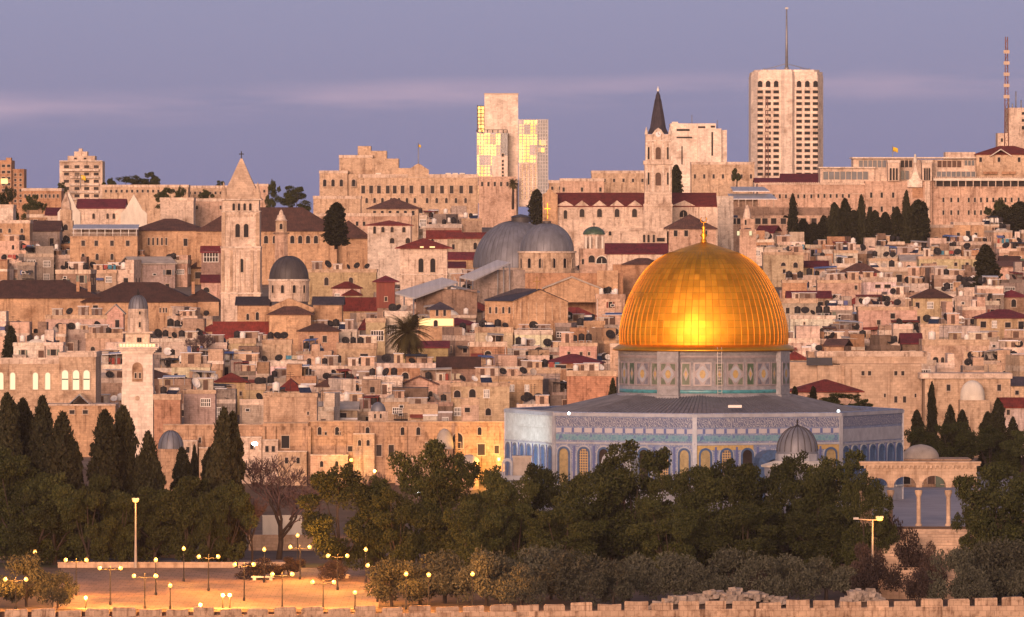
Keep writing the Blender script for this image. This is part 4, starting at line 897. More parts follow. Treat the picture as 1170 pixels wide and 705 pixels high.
f.part('pilasters', m, M['stone'], ST['white'])
f.win('arch', 752, 197, 212, 6.5, -.8, mats=('wood','trim')); f.win('arch', 752, 168, 182, 6, -.6, mats=('wood','trim')); wins(f, 'arch', [741,763], 168, 182, 2.2, -.6); wins(f,'arch',[741,763],197,211,2.2,-.8)
m = MB(); m.prism([(f.x(745),f.z(153.5)),(f.x(748.5),f.z(148.5)),(f.x(752),f.z(146)),(f.x(755.5),f.z(148.5)),(f.x(759),f.z(153.5))], -.7, .4); f.part('clock_gable', m, M['stone'], ST['white'])
m = MB(); c = [(3.1*f.k*math.cos(a*math.pi/10), f.z(153.5)+3.1*f.k*math.sin(a*math.pi/10)) for a in range(20)]; m.prism([(x+f.x(752),z) for x,z in c], -.85, -.705); ck = f.part('clock_face', m, M['clock_white'])
m = MB(); m.box(f.x(752)-.05,f.x(752)+.05,-.92,-.86,f.z(153.5),f.z(151.2)); m.box(f.x(752)+.051,f.x(754),-.92,-.86,f.z(153.5)-.05,f.z(153.5)+.05); m.build('hands', M['metal_dark'], ck)
m = MB(); hw = 9.6*f.k; m.lathe([(hw*1.36,f.z(152.8)),(hw*1.02,f.z(146)),(hw*.78,f.z(132)),(hw*.42,f.z(114)),(hw*.33,f.z(112)),(hw*.30,f.z(109)),(.12,f.z(104))], 8, 0, a0=math.pi/8, smooth=False); sp = f.part('spire', m, M['slate_roof'], loc=(0,1.9,0)); m = MB(); m.lathe([(.12,0),(.34,.4),(.1,.8),(.05,1.2)], 8, 0); m.build('finial', M['white_paint'], sp, (0,0,f.z(104.5)))
for x in (738.5,765.5):
    m = MB(); m.lathe([(.45,0),(.4,.5),(.05,1.7)], 6, 0); f.part('pinnacle', m, M['stone'], ST['white'], loc=(f.x(x),-.1,f.z(153.5)))
f = T('tile_roof_house', 'stone house under brown pyramid roof directly behind the tip of the gold dome', 'house', 790, 285, 1600, (757,826,243,268)); wall(f, (762,818,261,None), color='pink', d=(0,16)); hiproof(f, 760, 818, 261.5, 245, 0, 16, 'brown_roof'); wins(f,'rect',[772,784,806],263,270,4)
# ---- monastery front with flat-roofed terraces on the right skyline ---
f = T('monastery', 'vast pale pink monastery front with turrets and central gable across the right skyline', 'building', 1015, 275, 1950, (866,1175,166,262))
wall(f, (866,988,211,None,0,14), (988.05,1064,207,None,-2,16), (1064.05,1185,205,None,.5,14), color='pink')
wall(f, (866,988,209.6,211,-.3,14), (1064.05,1185,203.3,204.95,.2,14), (866,988,221,221.8,-.25,-.002), color='pale', name='cornice')
m = MB()
for i in range(52):
    px = 868+i*2.3; f.box(m, px, px+1.3, 208.2, 209.58, -.3, .5)
    if 1066+i*2.3 < 1183: f.box(m, 1066+i*2.3, 1067.3+i*2.3, 201.9, 203.28, .2, 1)
f.part('crenels', m, M['stone'], ST['pale'])
wins(f, 'rect', [935,942,949,956,963,970], 221.5, 226, 2.2, 0); wins(f, 'rect', [870,877,884,891,898,905,912,919,927], 222, 226.5, 2, 0); wins(f, 'rect', [995,1007,1020], 220, 226, 2.6, -2); wins(f, 'rect', [995,1007,1020], 236, 242, 2.6, -2)
wins(f, 'arch', rng_xs(870,982,15), 240, 246, 2.6, 0)
for yy in (226,240.5): wins(f, 'rect', [1078,1087,1095,1107,1114,1121,1128,1135,1142,1149,1156,1164], yy, yy+5, 2.3, .5)
for x0, x1 in ((1014,1027),(1053,1064)):
    wall(f, (x0,x1,186,206.95,-3,3), color='pale', name='turret'); wall(f, (x0-.6,x1+.6,183,185.95,-3.3,3.3), color='white', name='turret_cap')
    for q in (x0+3, (x0+x1)/2, x1-3): f.win('arch', q, 192, 206, 2.2, -3)
m = MB(); m.prism([(f.x(1036),f.z(214)),(f.x(1036),f.z(206)),(f.x(1040),f.z(204)),(f.x(1042),f.z(198)),(f.x(1045),f.z(186)),(f.x(1048),f.z(198)),(f.x(1050),f.z(204)),(f.x(1053),f.z(206)),(f.x(1053),f.z(214))], -3.2, -2.01); f.part('central_gable', m, M['stone'], ST['white'])
m = MB(); m.lathe([(.5,0),(.45,1),(.28,1.6),(.3,2),(.05,2.3)], 8, 0); f.part('statue', m, M['plaster'], loc=(f.x(1045),-2.6,f.z(185.9)))
wall(f, (1042,1054,214,226,-2.25,-2.002), color='rust', name='stone_panel'); wall(f, (1056,1062,207,270,-2.8,-2.002), color='pale', name='buttress')
# modern storeys above
wall(f, (938,1000,192,210.9,4,16), (976,1046,181,210.9,5,17), (1046.05,1116,182,204.9,5,17), (1082,1116,173.5,181.9,6,16), color='pale', name='upper_storey')
wall(f, (936,1001,190.6,192.0,3,17), (974,1118,179.4,180.9,3.5,17.5), color='white', name='roof_slab')
def strip(x0, x1, yt, yb, d, n, mat='blue_glass'):
    m = MB(); f.box(m, x0, x1, yt, yb, d-.06, d-.01, 0)
    for i in range(n+1): x = f.x(x0+(x1-x0)*i/n); m.box(x-.1, x+.1, d-.14, d-.062, f.z(yb), f.z(yt), 1)
    f.part('glass_strip', m, [M[mat], M['trim']])
strip(941, 993, 196, 205, 4, 8); strip(982, 1014, 183, 191, 5, 6); strip(1030, 1044, 183, 191, 5, 3, 'dim_pane'); strip(1070, 1115, 196, 202, .49, 8); strip(1072, 1100, 183.5, 191, 4.99, 5, 'wood'); strip(1103, 1115, 183, 189, 4.99, 3); strip(1030, 1040, 195, 205, 4.9, 2)
wall(f, (1116.05,1185,176,204.9,2,15), color='tan', name='corner_block'); hiproof(f, 1116, 1190, 176.3, 166.5, 2, 15, 'red_roof'); m = MB(); m.gable_front(f.x(1133),f.x(1155),1,6,f.z(178),1.6,0); f.part('dormer', m, M['plaster'])
wins(f, 'rect', [1121,1142,1165], 180, 185, 3, 2); 
for px in (1132,1153): m = MB(); f.box(m, px-8, px+8, 196, 199, .9, 1.99); f.part('balcony', m, M['stone'], ST['rust'])
m = MB(); f.box(m, 1066, 1185, 204, 206.5, -1.6, .18); f.part('canopy_slab', m, M['plaster']); m = MB(); f.box(m, 1068, 1183, 207, 213, .38, .46); f.part('gallery_shade', m, M['dim_pane'])  # dark strip stands in for the shade under the canopy slab
m = MB()
for px in rng_xs(1069,1180,14): f.box(m, px-.5, px+.5, 206.6, 214, -1.4, -1.0)
f.part('gallery_posts', m, M['stone'], ST['pale'])
f = T('red_roof_block', 'low block with dark red roof at the foot of the white grid tower', 'building', 905, 215, 2020, (866,942,198,210)); wall(f, (862,942,208,None), color='pale', d=(0,12)); gableroof(f, 863, 892, 208.5, 204, 0, 12, 'maroon_roof'); gableroof(f, 893, 940, 208.5, 199, -.4, 11, 'maroon_roof', 'higher_roof')
f = T('ochre_villa', 'ochre villa with tall shuttered windows between two groups of cypresses', 'house', 1092, 300, 1790, (1058,1126,254,284)); wall(f, (1060,1090,259,None,1,12), (1090.05,1124,256,None,0,12), color='ochre'); flatroof(f, 1060, 1090, 259, 1, 12); flatroof(f, 1090, 1124, 256, 0, 12); wins(f, 'rect', [1070], 271, 278, 4.4, 1); wins(f, 'rect', [1095,1115], 266, 274, 3.2); f.win('rect', 1106, 264, 279, 4.6)
f = T('pillared_house', 'long pillared gallery building with brown flat roof beside the cypresses', 'building', 885, 290, 1790, (818,948,236,262)); wall(f, (820,948,249,None), color='pink', d=(0,10)); wall(f, (819,950,237,246,-.4,10), color='dark', name='eave'); wins(f, 'rect', [822,828,833,839,844], 249.5, 256, 4); wins(f, 'dim', [858,866,874,884,895,905,918,930,940], 249.5, 256, 6)
f = T('terrace_pavilion', 'open terrace pavilion with two grey sheet roofs left of the monastery', 'building', 856, 262, 1850, (832,884,213,238)); wall(f, (838,866,228,None,1,10), (832,880,236,None,-2,1), color='dark'); 
for x0, x1, ye, yt, d0 in ((834,882,228,222,-1),(838,874,219,214,3)):
    m = MB(); m.add([(f.x(x0),d0,f.z(ye)),(f.x(x1+6),d0,f.z(ye)),(f.x(x1),d0+6,f.z(yt)),(f.x(x0-2),d0+6,f.z(yt)),(f.x(x0),d0,f.z(ye)+.2),(f.x(x1+6),d0,f.z(ye)+.2),(f.x(x1),d0+6,f.z(yt)+.2),(f.x(x0-2),d0+6,f.z(yt)+.2)], [(0,3,2,1),(4,5,6,7),(0,1,5,4),(1,2,6,5),(2,3,7,6),(3,0,4,7)]); f.part('sheet_roof', m, M['sheet_metal'])
m = MB(); 
for px in rng_xs(836,884,7): m.tube([(f.x(px),-.8,f.z(240)),(f.x(px),-.8,f.z(228))], .13, 5)
f.part('posts', m, M['trim'])
f = T('white_block', 'plain whitish wall block right of the red nave end', 'building', 824, 262, 1760, (812,838,222,240)); wall(f, (808,838,224,None), color='white', d=(0,10))
f = T('green_lit_minaret', 'pink minaret with dark eave and green glowing boxes right of the gold finial', 'minaret', 854, 320, 1560, (840,870,234,310))
wall(f, (845,864,262,None,0,3.6), (846.5,862.5,250,261.95,.3,3.3), color='pink'); m = MB(); m.lathe([(10*f.k,f.z(262)),(6*f.k,f.z(258.5)),(6*f.k,f.z(256))], 16, 0); f.part('eave', m, M['slate_roof'], loc=(0,1.8,0)); m = MB(); m.lathe([(5.6*f.k,f.z(256)),(4.6*f.k,f.z(247)),(2.6*f.k,f.z(238)),(.1,f.z(234))], 8, 0, smooth=False); f.part('spire', m, M['stone'], ST['pale'], loc=(0,1.8,0))
for px in (843.5,857.5): m = MB(); f.box(m, px-1.4, px+1.4, 264, 269, -.5, -.02); f.part('green_lamp_box', m, M['green_glow'])
f.win('arch', 852, 251, 257, 2.4, .3)
# ---- stone bell tower -------------------------------------------------
f = T('bell_tower', 'tall square stone bell tower with paired arches and pyramid stone spire', 'bell tower', 275, 385, 1440, (251,300,174,362))
k = f.k; hw = 22.6*k
wall(f, (252.4,297.6,283,None,0,2*hw), (253.2,296.8,242,282.95,.15,2*hw-.15), (254.2,295.8,228.5,241.95,.3,2*hw-.3), color='pale'); dd = [.0,.15,.3]
wall(f, (251.8,298.2,281.6,283.4,-.2,2*hw+.2), (252.6,297.4,240.8,242.2,0.0,2*hw), (251.2,298.8,227.2,228.6,-.3,2*hw+.3), (251.6,298.4,334.5,336,-.2,2*hw+.2), color='white', name='string_course')
m = MB(); m.lathe([(hw*1.46,f.z(228.2)),(hw*.74,f.z(205)),(.28,f.z(181))], 4, 0, a0=math.pi/4, smooth=False); sp = f.part('spire', m, M['fine_stone'], loc=(0,hw,0)); cross(f, 275, 172.5, 182, 'metal_dark', hw)
m = MB()
for sx in (-1,1): m.lathe([(.7,0),(.6,1.3),(.05,3.2)], 6, 0, c=(sx*hw*.86, -hw*.86))
m.build('corner_pinnacles', M['fine_stone'], sp, (0,0,f.z(227.2)))
wins(f, 'arch', [267,273,279.5,286], 232, 240.5, 3.0, .3); wins(f, 'arch', [271.5,281.2], 256, 271, 5.4, .15); f.win('arch', 276, 296, 311, 4.2, 0)
m = MB()
for x in (254.6,264.4,288,295.6): f.box(m, x-1.6, x+1.6, 286, 333, -.28, -.003)
for x in (255.5,294.6): f.box(m, x-1.8, x+1.8, 243, 281, -.12, .147)
f.part('pilasters', m, M['fine_stone'])
for i in range(9): m = MB(); f.box(m, 259+i*4, 260.8+i*4, 245, 247.5, -.02, .148); f.part('corbel', m, M['fine_stone'])
for i in range(3): m = MB(); f.box(m, 268.5+i*5.5, 269.3+i*5.5, 287, 333, -.1, -.003); f.part('shaft_rib', m, M['fine_stone'])
# ---- church with dark dome ---------------------------------------------
f = T('dark_domed_church', 'cross-shaped church with black lead dome on a pale drum right of the bell tower', 'church', 330, 400, 1405, (268,392,290,385))
cyl(f, 328.5, 23.6, 345, 320.5, 9, color='pale', n=16, smooth=False); cyl(f, 328.5, 24.6, 321.2, 319.2, 9, color='white', n=32, name='drum_cornice'); dome(f, 328.5, 22.8, 319.5, 292.5, 9, 'lead_dark', 36, 20, power=.92)
for a in (-48,-16,16,48):
    r = 23.6*k*1.0; me = win_mesh('arch', 3.6*f.k, 9*f.k); link('window', me, f.o, (f.x(328.5)+23.75*f.k*math.sin(R(a)), 9-23.75*f.k*math.cos(R(a)), f.z(335)), R(a))
wall(f, (270,307,349,None,5,14), (357,390,349,None,5,14), color='ochre', name='transept'); wall(f, (307.05,356.95,352,None,1,14), color='ochre')
m = MB(); m.prism([(f.x(305),f.z(352)),(f.x(330),f.z(340.5)),(f.x(359),f.z(352)),(f.x(359),f.z(356)),(f.x(305),f.z(356))], .6, 3); f.part('pediment', m, M['stone'], ST['ochre'])
gableroof(f, 269, 306, 349, 340.5, 5, 14, 'slate_roof', 'transept_roof'); gableroof(f, 357, 391, 348.5, 340.5, 5, 14, 'slate_roof', 'transept_roof')
wall(f, (309,356,359,None,-5,.55), color='ochre', name='porch'); hiproof(f, 308, 357, 359, 350, -5, .5, 'brown_roof', name='porch_roof'); f.win('arch', 293, 357, 366, 3.4, 5); f.win('arch', 282, 359, 366, 3, 5)
# ---- grey twin-domed basilica ------------------------------------------
f = T('twin_domed_basilica', 'old basilica with two big grey lead domes, the right one on a windowed drum', 'church', 605, 340, 1540, (538,662,240,306))
dome(f, 589, 49, 306, 252, 16, 'lead', 48, 44, name='great_dome', power=.96, ribmat='lead_rib'); cyl(f, 589, 48.4, 330, 305.9, 16, color='grey', n=48, name='great_drum'); cyl(f, 595, 11, 254, 248, 16, mat='lead_dark', n=20, name='lantern'); 
m = MB(); m.lathe([(12.5*f.k,f.z(248)),(8*f.k,f.z(246)),(.1,f.z(244.5))], 20, 0); f.part('lantern_cap', m, M['lead_dark'], loc=(f.x(595),16,0))
dome(f, 625, 31, 287.5, 255, 2, 'lead', 40, 24, name='small_dome', power=.95, ribmat='lead_rib'); cyl(f, 625, 33, 340, 288.5, 2, color='tan', n=16, smooth=False, name='small_drum'); cyl(f, 625, 34, 289, 287, 2, color='pale', n=32, name='drum_cornice'); cross(f, 625, 240, 254, 'brass', 2); cyl(f, 625, 5, 256, 252.5, 2, mat='lead_dark', n=12, name='cross_base')
for a in (-64,-38,-13,13,38,64):
    link('window', win_mesh('arch', 4.6*f.k, 11*f.k), f.o, (f.x(625)+33.1*f.k*math.cos(math.pi/16)*math.sin(R(a)), 2-33.1*f.k*math.cos(math.pi/16)*math.cos(R(a))-.05, f.z(306)), R(a))
f = T('stone_annex', 'long orange stone annex below the windowed drum of the twin domes', 'building', 655, 340, 1500, (600,715,306,345)); wall(f, (600,712,312,None,0,10), color='rust'); m = MB(); m.prism([(f.x(622),f.z(345)),(f.x(622),f.z(330)),(f.x(648),f.z(318)),(f.x(655),f.z(316.5)),(f.x(662),f.z(318)),(f.x(684),f.z(328)),(f.x(684),f.z(345))], -7, -.002); f.part('gabled_hall', m, M['stone'], ST['ochre']); m = MB(); m.gable_front(f.x(621),f.x(685),-7.2,-.01,f.z(329.5),f.z(317)-f.z(329.5),0,t=.3); f.part('roof', m, M['concrete']); wall(f, (682,706,309,None,-1.5,-.003), color='ochre', name='buttress_block')
def canopy(name, label, pts, d0, d1, px, pyb, Y, rect):
    f = T(name, label, 'canopy', px, pyb, Y, rect); (xa, ya), (xb, yb), t = pts[0], pts[1], .3
    m = MB(); m.add([(f.x(xa),d0,f.z(ya)),(f.x(xb),d0+1,f.z(yb)),(f.x(pts[2][0]),d1,f.z(pts[2][1])),(f.x(pts[3][0]),d1,f.z(pts[3][1])),(f.x(xa),d0,f.z(ya)-t),(f.x(xb),d0+1,f.z(yb)-t),(f.x(pts[2][0]),d1,f.z(pts[2][1])-t),(f.x(pts[3][0]),d1,f.z(pts[3][1])-t)], [(0,1,2,3),(7,6,5,4),(0,4,5,1),(1,5,6,2),(2,6,7,3),(3,7,4,0)]); f.part('sheet', m, M['sheet_metal'])
    m = MB()
    for q in (.05,.5,.95):
        for (p0, p1) in ((pts[0],pts[1]),(pts[3],pts[2])): x = f.x(p0[0]+(p1[0]-p0[0])*q); z = f.z(p0[1]+(p1[1]-p0[1])*q)-t; m.tube([(x, d0+.6 if p0 is pts[0] else d1-.4, -3),(x, d0+.6 if p0 is pts[0] else d1-.4, z)], .16, 5)
    f.part('posts', m, M['metal_grey']); return f
f = canopy('sheet_canopy', 'pale blue sloping sheet canopy beside the great grey dome', [(525,316),(541,319.5),(583,300),(568,297)], -3, 5, 555, 345, 1505, (524,585,296,322)); wall(f, (541,600,309,None,6,16), color='grey', name='building_wall'); 
f = canopy('sheet_canopy', 'second pale blue sheet canopy lower left of the great dome', [(450,334),(474,340),(523,322),(505,317)], -3, 5, 490, 365, 1465, (450,524,316,342)); wall(f, (475,545,331,None,4,14), color='dark', name='building_wall'); m = MB(); m.add([(f.x(475),3,f.z(341)),(f.x(505),3,f.z(326)),(f.x(548),3,f.z(335)),(f.x(548),14,f.z(333)),(f.x(505),14,f.z(324)),(f.x(475),14,f.z(339))], [(0,1,4,5),(1,2,3,4)]); f.part('roof', m, M['concrete'])
f = T('square_tower_house', 'square stone belfry house with red pyramid roof and two arched openings', 'tower', 484, 340, 1500, (455,514,271,330)); wall(f, (457,511,283,None,0,9.5), color='pale'); hiproof(f, 456, 512, 283.5, 272.5, 0, 9.5, 'red_roof', .9); wins(f, 'arch', [481,494.5], 295, 311, 5.6); m = MB(); f.box(m, 480, 484, 281.5, 284, -.85,-.6); f.box(m, 491, 497, 281.5, 284, -.85,-.6); f.part('eave_glow', m, M['lit_warm']); wall(f, (456.4,511.6,313,314.2,-.2,-.003), color='white', name='string_course')  # glowing bits stand in for the yellow-lit roof edge
f = T('small_church', 'little domed church with arched porch right of the twin domes', 'church', 680, 312, 1545, (660,696,256,305)); cyl(f, 679, 12.6, 285, 268, 5, color='pale', n=8, smooth=False); dome(f, 679, 12.8, 268, 259, 5, 'green_tile', 24, 8); cross(f, 679, 254, 260, 'metal_dark', 5); wall(f, (662,696,284,None,0,11), color='pink'); 
for px in (669.5,674.5,681.5,688.5): m = MB(); f.box(m, px-1.1, px+1.1, 270, 284, 1.3, 1.9); f.part('pilaster', m, M['plaster'])
f.win('arch', 687.5, 293, 301, 12, 0, mats=('dark_pane','plaster')); f.win('arch', 676, 292, 300, 7, 0); f.win('rect', 666, 296, 302, 2.4)
f = T('maroon_roof_house', 'long low house with plain maroon roof left of the gold dome top', 'building', 727, 312, 1520, (693,763,278,300)); wall(f, (694,762,290,None,0,10), color='pale'); gableroof(f, 693, 762, 290, 279, 0, 10, 'maroon_roof'); wall(f, (700,745,302,None,-6,-.003), color='rust', name='lower_wall'); hiproof(f, 712, 756, 302, 295, -6, -.1, 'brown_roof', name='lower_roof')
f = T('pale_convent', 'pale convent with tall narrow windows above the maroon roof', 'building', 735, 290, 1600, (690,770,262,280)); wall(f, (690,764,263,None,0,10), color='pale'); flatroof(f, 690, 764, 263, 0, 10); wins(f, 'darch', [736,741,747], 268, 277, 2.6); f.win('rect', 755, 272, 276, 9); f.win('arch', 697, 264, 269, 3)
f = T('gable_chapel', 'orange gabled hall with slate roof and gold cross below the twin domes', 'church', 605, 375, 1400, (552,652,328,364)); m = MB(); m.prism([(f.x(586),-6),(f.x(586),f.z(344)),(f.x(617),f.z(331)),(f.x(649),f.z(345)),(f.x(649),-6)], 0, 14); m.box(f.x(554),f.x(586)-.01,1,13,-6,f.z(344)); f.part('wall', m, M['stone'], ST['ochre'])
m = MB(); a, b = f.x(553), f.x(618); m.add([(a,.5,f.z(343.5)),(f.x(587),-.4,f.z(344)),(f.x(617),-.4,f.z(330.6)),(f.x(617),14.2,f.z(330.6)),(f.x(590),14,f.z(330)),(a,13.2,f.z(343))], [(0,1,2,3,4,5)]); m.add([(f.x(617),-.4,f.z(330.6)),(f.x(650),-.4,f.z(345.2)),(f.x(650),14.2,f.z(345.2)),(f.x(617),14.2,f.z(330.6))], [(0,1,2,3)]); f.part('roof', m, M['slate_roof']); cross(f, 613.5, 316, 331, 'brass', -.1)
m = MB()
for px in (586.6,595,604,613,622,631,640,648.4): f.box(m, px-.6, px+.6, 346, 366, -.15, -.003)
f.part('pilasters', m, M['stone'], ST['tan'])
wins(f, 'darch', [560,567,575,582], 351, 358, 2.2, 1)
f = T('lit_pavilion', 'small pavilion glowing yellow under a dark pyramid roof', 'pavilion', 504, 385, 1390, (488,519,343,374)); wall(f, (491,515,353,None,0,5), color='ochre'); hiproof(f, 489.5, 516, 353.5, 345, 0, 5, 'slate_roof'); wins(f, 'rect', [499.5,508], 354, 361, 3.2); wall(f, (478,519,363.5,None,-2.5,-.003), color='ochre', name='terrace'); m = MB(); f.box(m, 479, 518, 363.8, 372, -2.56,-2.503); f.part('wall_glow', m, M['lit_warm'], None); f.win('arch', 498, 366, 373, 4, -2.57)  # glowing sheet stands in for the yellow light on the terrace wall
f = T('timber_tower', 'dark red timber watch-house rising among red roofs', 'tower', 440, 368, 1420, (428,454,314,350)); m = MB(); f.box(m, 430, 451, 322, 352, 0, 5); f.part('timber_wall', m, M['red_wood']); hiproof(f, 428, 453, 322, 315, 0, 5, 'maroon_roof', .5); wall(f, (431,450,352.1,None,.2,4.8), color='dark', name='base'); f.win('dim', 441, 339, 344, 3); f.win('arch', 440, 355, 362, 4, .2)
# ---- dark long roofs, minaret and lit hall at the left ---------------------
f = T('long_roof_hall', 'very long low hall with two dark brown roofs at the left edge', 'building', 120, 385, 1480, (-10,252,318,372)); wall(f, (-12,98,340,None,1,14), (98.05,250,345,None,0,14), color='ochre'); hiproof(f, -40, 112, 340.5, 320.5, 1, 15, 'brown_roof', .6); hiproof(f, 95, 222, 345, 323, 0, 15, 'brown_roof', .6, name='right_roof'); hiproof(f, 205, 252, 347, 331, 2, 14, 'brown_roof', .5, name='end_roof'); wins(f, 'dim', [183,187,190,207], 352, 357, 2); f.win('rect', 109, 349, 354, 6)
for px in (88,101,220): m = MB(); f.box(m, px-1.8, px+1.8, 322, 336, 3, 4.2); f.part('chimney', m, M['stone'], ST['rust'])
f = T('lit_gallery_minaret', 'square stone minaret with lead cap and a glowing gallery on the left', 'minaret', 157, 500, 1150, (135,179,334,480))
hw = 17.3*f.k; m = MB(); m.box(-hw*1.04,hw*1.04,-.1,2*hw+.1,-6,f.z(442)); m.box(-hw,hw,0,2*hw,f.z(442)+.002,f.z(399)); f.part('shaft', m, M['pale_stone'])
m = MB()
for i, (y, o) in enumerate(((404,.3),(402,.6),(400,.95),(398,1.3))): f_ = o; m.box(-hw-f_*.75,hw+f_*.75,-f_*.75,2*hw+f_*.75,f.z(y)+.003*i,f.z(y-2)); 
f.part('corbels', m, M['pale_stone']); m = MB(); 
for i in range(14): x = -hw-.95+i*(2*hw+1.9)/13; m.box(x-.09,x+.09,-.98,-.86,f.z(396),f.z(392.5))
m.box(-hw-1.02,hw+1.02,-1.02,-.84,f.z(392.5),f.z(391.8)); m.box(-hw-1.02,hw+1.02,2*hw+.84,2*hw+1.02,f.z(396),f.z(391.8)); f.part('balustrade', m, M['pale_stone'])
m = MB(); f.box(m, 137, 177, 393, 395.8, -.78, -.7); m.lathe([(.05,0),(.25,.15),(.05,.4)], 8, 0, c=(-hw-.5,-.5)); f.part('gallery_lights', m, M['gallery_glow'])
m = MB(); m.box(-hw*.80,hw*.80,hw*.2,hw*1.8,f.z(396)+.004,f.z(381)); m.box(-hw*1.0,hw*1.0,0,hw*2,f.z(381)+.003,f.z(379)); f.part('lower_lantern', m, M['stone'], ST['pale']); 
cyl(f, 157, 12.4, 379, 364, hw, color='pale', n=12, smooth=False, name='upper_lantern'); cyl(f, 157, 11.6, 364, 353, hw, color='pale', n=20, name='drum'); dome(f, 157, 11.2, 353, 337, hw, 'lead', 24, 16, power=.9); m = MB(); m.lathe([(.14,0),(.2,.3),(.05,.9)], 8, 0); f.part('finial', m, M['metal_dark'], loc=(0,hw,f.z(337)))
wins(f, 'rect', [157.5,160.5], 385.5, 391, 1.8, hw*.2); wins(f, 'rect', [159.5], 356, 359.5, 2.4, hw-11.5*f.k); wins(f, 'rect', [159.5], 368, 374, 2.2, hw-12.3*f.k)
m = MB(); pts = arch_pts(12*f.k, f.z(414)-f.z(436), 9, .2); m.prism([(x,z+f.z(436)) for x, z in pts], -.1, -.003); f.part('blind_arch', m, M['old_stone']); f.win('rect', 160, 426, 432, 1.8, -.1); f.win('rect', 155, 426, 432, 1.8, -.1)
m = MB(); c = [(2.8*f.k*math.cos(a*math.pi/10), f.z(455)+2.8*f.k*math.sin(a*math.pi/10)) for a in range(20)]; m.prism(c, -.2, -.103); f.part('roundel', m, M['fine_stone'])
f = T('lit_window_hall', 'stone prayer hall with tall arched windows lit greenish white at the left edge', 'building', 50, 500, 1180, (-10,112,403,470)); wall(f, (-15,68,414,None,0,14), (68.05,110,406,None,-1.5,14), color='tan'); flatroof(f, -15, 68, 414, 0, 14); flatroof(f, 68, 110, 406, -1.5, 14)
for px in (1,14.5,40.5,54.5): f.win('arch', px, 426, 445, 6, 0, mats=('lit_arch','trim'))
for px in (75,87.5,99.5): f.win('arch', px, 423, 445, 7, -1.5, mats=('lit_arch','trim'))
m = MB(); 
for px in (75,87.5,99.5): f.box(m, px-3.4, px+3.4, 432.5, 433.6, -1.72,-1.6)
f.part('window_bars', m, M['metal_dark'])
wall(f, (54,136,461,None,-11,-1.52), color='ochre', name='front_wing'); wins(f, 'dim', [87,102], 467, 471, 6, -11); wall(f, (53.5,136.5,460,461.6,-11.2,-1.55), color='pale', name='ledge'); m = MB(); m.gable_front(f.x(83),f.x(107),-10.5,-2,f.z(461),f.z(450)-f.z(461),0); f.part('skylight_roof', m, M['blue_glass'])
r = random.Random(77)
# ---- long old wall of halls behind the gardens ------------------------------
f = T('garden_hall_wall', 'long weathered stone hall front behind the trees, with doors and domed buttresses', 'building', 380, 562, 1135, (178,578,478,560))
wall(f, (186,300,486,None,1,9), (300.05,352,484,None,.2,9), (352.05,412,482,None,1,9), (412.05,577,482.5,None,0,9), mat='old_stone', color=None)
m = MB(); 
for x0, x1, y, d in ((186,300,486,1),(300,352,484,.2),(352,412,482,1),(412,577,482.5,0)): f.box(m, x0+.3, x1-.3, y-1.1, y-.01, d-.15, d+.6)
f.part('coping', m, M['fine_stone'])
m = MB()
for x in (300,312,352,412,462,520): f.box(m, x, x+3.2, 487, 570, -.5, -.004 if x >= 412 else .19)
f.part('buttress', m, M['old_stone'])
wins(f, 'rect', [326], 498, 512, 9, .2); wins(f, 'dim', [433,447], 508, 521, 5.6); wins(f, 'dim', [400], 510, 516, 5, 1); wins(f, 'dim', [550], 507, 520, 8); wins(f, 'dim', [567.5], 509, 518, 5); f.win('arch', 523, 495, 512, 11); f.win('dim', 523, 506, 514, 7, -.05)
wins(f, 'dim', [205,228,250,274], 500, 506, 3, 1); wins(f, 'hole', [340,372,388], 494, 497, 2, 1)
for x0, x1, yt, d0, d1, tone in ((300,318,503,-1.4,.18,'pale'),(318.1,351,516,-2.4,.18,'tan'),(355,398,520,-2.0,.98,'pink'),(228,262,512,-1.2,.98,'tan'),(262.1,299,500,-.6,.98,'pale'),(404,428,496,-1.6,-.004,'tan'),(452,486,524,-2.2,-.004,'pink'),(190,226,504,-1.6,.98,'pale'),(486.1,500,506,-1.2,-.004,'tan')):
    wall(f, (x0, x1, yt, None, d0, d1), color=tone, name='annex'); wall(f, (x0-.3, x1+.3, yt-1.1, yt-.01, d0-.12, d1), color='white', name='ledge')
    wins(f, r.choice(('arch','rect','hole')), [x0+(x1-x0)*.3, x0+(x1-x0)*.7], yt+6, yt+13, 4, d0)
for px in (365,385,420,460,478,548): f.win('arch', px, 488, 497, 4.6, 1 if px < 412 else 0)
cyl(f, 508, 10.5, 570, 512, -3, mat='old_stone', color=None, n=8, smooth=False, name='domed_buttress'); dome(f, 508, 10.6, 512, 489, -3, 'concrete', 20); cyl(f, 536, 12, 570, 528, -5, mat='old_stone', color=None, n=8, smooth=False, name='domed_buttress'); dome(f, 536, 12, 528, 518, -5, 'concrete', 20)
for px, py, Y, lb, w_ in ((570,524,1131,'orange wall lamp by the shrine end of the long old hall front',2600),(401.5,525,1131,'orange wall lamp on the old hall front above the pine',600)):
    g = Fr('wall_lamp', px, py, Y); tag(g.o, lb, 'lamp'); m = MB(); m.tube([(0,3,.2),(0,0,.2)], .06, 5); g.part('bracket', m, M['metal_dark']); m = MB(); m.lathe([(.03,-.35),(.25,-.25),(.3,0),(.2,.18),(.03,.22)], 10, 0); g.part('lantern', m, M['lamp_glow'])
    li = bpy.data.lights.new('lamp_light', 'POINT'); li.energy = w_; li.color = (1,.48,.08); li.shadow_soft_size = .4; lo = bpy.data.objects.new('lamp_light', li); COL.objects.link(lo); lo.parent = g.o; lo.location = (-.6,-1.6,-.8)
